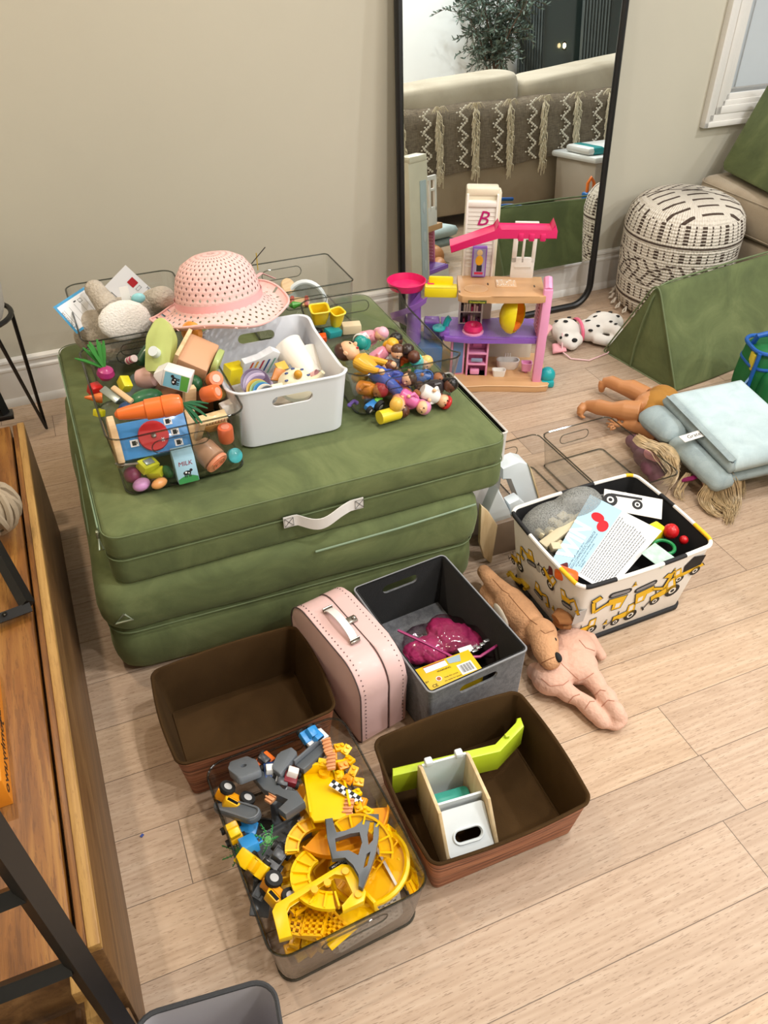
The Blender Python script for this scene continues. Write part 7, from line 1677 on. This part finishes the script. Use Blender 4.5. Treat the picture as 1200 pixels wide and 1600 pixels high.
bb_ = thing('blue_toy_crate', 'bright blue toy crate with handle beside the palm tree', 'toy', tuple(at(389, 1320, .112)), (R(-20), R(4), R(8)))
part('crate', bb_, lambda b: b.box((0, 0, 0), (.026, .028, .018), BLU, bev=.002)); part('handle', bb_, lambda b: b.tube([(.013, .006, 0), (.020, .006, 0), (.020, -.006, 0), (.013, -.006, 0)], .0018, BLU, 6))
solo(MB().box((0, 0, 0), (.035, .022, .014), BLU, bev=.002), 'blue_toy_block', 'blue toy block under the long grey trough', 'toy', at(385, 1294, .092), (0, R(10), R(-30)))
def palm(label, px, py, z):
    o = thing('toy_palm', label, 'toy tree', tuple(at(px, py, z)), (R(40), R(20), 0)); o.scale = (.72, .72, .72)
    part('trunk', o, lambda b: b.tube([(0, 0, -.02), (.002, 0, 0)], .003, pl('#7a5a34'), 8))
    for k in range(7):
        a = 2*PI*k/7
        def frond(b):
            for t in range(6):
                p = Vector((.006*t*math.cos(a), .006*t*math.sin(a), .004-.0009*t*t)); n_ = Vector((-math.sin(a), math.cos(a), 0))
                b.tube([p-n_*.007*(1-t/7), p+Vector((0, 0, .001)), p+n_*.007*(1-t/7)], .0011, pl('#6fae6a'), 4)
            b.tube([(0, 0, .004), (.018*math.cos(a), .018*math.sin(a), .0), (.034*math.cos(a), .034*math.sin(a), -.018)], .0013, pl('#2f8a4c'), 4)
        part('frond', o, frond)
palm('green toy palm tree right of the blue crate', 418, 1312, .110); palm('green toy palm tree low at the left of the blue crate', 372, 1330, .080)
# peach, chequered and small yellow bits at the back right
ORD = ('first', 'second', 'third', 'fourth', 'fifth', 'sixth', 'seventh', 'eighth', 'ninth', 'tenth', 'eleventh', 'twelfth', 'thirteenth', 'fourteenth', 'fifteenth', 'sixteenth')
pts_ = sorted([(541, 1172), (546, 1188), (530, 1168), (536, 1196), (552, 1205), (560, 1222), (544, 1218), (556, 1240), (566, 1255), (574, 1268), (520, 1180), (585, 1282), (598, 1300), (530, 1212), (505, 1192), (560, 1262)], key=lambda p: p[1])
for k, (px, py) in enumerate(pts_):
    c = (YT, YT2, YO)[k % 3]; b = MB(); b.box((0, 0, 0), (.018, .014, .007), c, bev=.0012)
    b.cyl((-.004, 0, .003), (-.004, 0, .007), .003, None, c, 10); b.cyl((.005, 0, .003), (.005, 0, .007), .003, None, c, 10)
    solo(b, 'toy_link', ('yellow', 'bright yellow', 'orange-yellow')[k % 3]+' two-knob toy link, '+ORD[k]+' from the back along the right wall', 'toy', at(px, py, .118-.002*(k % 4)), (R(20*math.sin(k)), R(15*math.cos(2*k)), R(37*k)), 'small toy links along the right wall')
for k, (px, py, a, lab) in enumerate(((512, 1166, 80, 'peach toy connector at the back right corner of the smoky bin'), (518, 1190, 70, 'peach toy rod right of the grey beam'), (545, 1262, 60, 'peach toy ladder beside the chequered strip'), (548, 1280, 100, 'peach ribbed toy piece near the grey bridge'), (429, 1243, 30, 'peach toy piece resting on the grey hook piece'))):
    b = MB(); b.box((0, 0, 0), (.034, .014, .006), PE, bev=.0015)
    for i in range(4): b.box((-.012+.008*i, 0, .004), (.003, .016, .004), PE, bev=.0005)
    solo(b, 'peach_connector', lab, 'toy', at(px, py, .126), (R(-10), R(8), R(a)))
cs = thing('chequered_strip', 'black and white chequered toy strip at the right of the wide ramp', 'toy', tuple(at(541, 1238, .124)), (R(-10), R(10), R(-52)))
part('strip', cs, lambda b: b.box((0, 0, 0), (.060, .014, .002), paperw)); part('checks', cs, lambda b: [b.box((-.027+.006*i, (-.0035 if i % 2 else .0035), .0012), (.006, .007, .0006), bink) for i in range(10)] and None, 'black checks')
yg = thing('toy_scenery_board', 'olive yellow printed toy board standing along the right wall of the bin', 'toy panel', (.232, .715, .072), (R(80), 0, R(94)))
part('panel', yg, lambda b: b.box((0, 0, 0), (.115, .075, .002), mat('olive_print', '#8f8a1c', .5, var=.4, vscale=90))); part('edge', yg, lambda b: b.tube([(-.057, .037, 0), (.057, .037, 0)], .002, pl('#b8c43c'), 6))
for lab, M, w, h, nx, ny in (('pale grey lattice panel standing along the right wall near the front', TM((.246, .600, .055), (R(84), 0, R(95))), .12, .075, 11, 7), ('pale grey lattice panel lying against the right half of the front wall', TM((.195, .528, .045), (R(80), 0, R(8))), .105, .060, 10, 6), ('pale grey lattice panel flat on the floor of the smoky bin', TM((.19, .57, .008), (0, 0, R(8))), .12, .085, 11, 8)):
    o = tag(lattice(MB(), w, h, nx, ny, LAT, .004, .005).build('lattice_panel'), lab, 'toy panel'); o.matrix_basis = M
for k, (px, py, z) in enumerate(((455, 1483, .03), (470, 1490, .025), (487, 1482, .03), (502, 1475, .03), (462, 1470, .05), (480, 1470, .05), (498, 1462, .05), (632, 1360, .06), (636, 1378, .05), (626, 1350, .08))):
    b = MB(); c = (YT, YT2)[k % 2]; b.box((0, 0, 0), (.020, .016, .012), c, bev=.0015); b.box((0, 0, .008), (.014, .004, .006), c, bev=.001)
    solo(b, 'toy_link', ('yellow', 'bright yellow')[k % 2]+' stubby toy block low at the '+(ORD[k]+' place from the left, front wall' if k < 7 else ORD[k-7]+' place, right wall'), 'toy', at(px, py, z), (0, 0, R(13*k)), 'stubby toy blocks low at the walls')
for k, (px, py, z, a) in enumerate(((470, 1405, .10, 20), (492, 1440, .095, 60), (512, 1450, .09, 15), (475, 1448, .09, -30))):
    b = MB(); lattice(b, .045, .030, 5, 3, YT, .006, .004); solo(b, 'yellow_ribbed_track', ('yellow ribbed grid left of the carry frame', 'yellow ribbed grid inside the carry frame', 'yellow ribbed grid at the front wall under the frame', 'yellow ribbed grid at the front left corner')[k], 'toy track', at(px, py, z), (R(-10), R(10), R(a)))
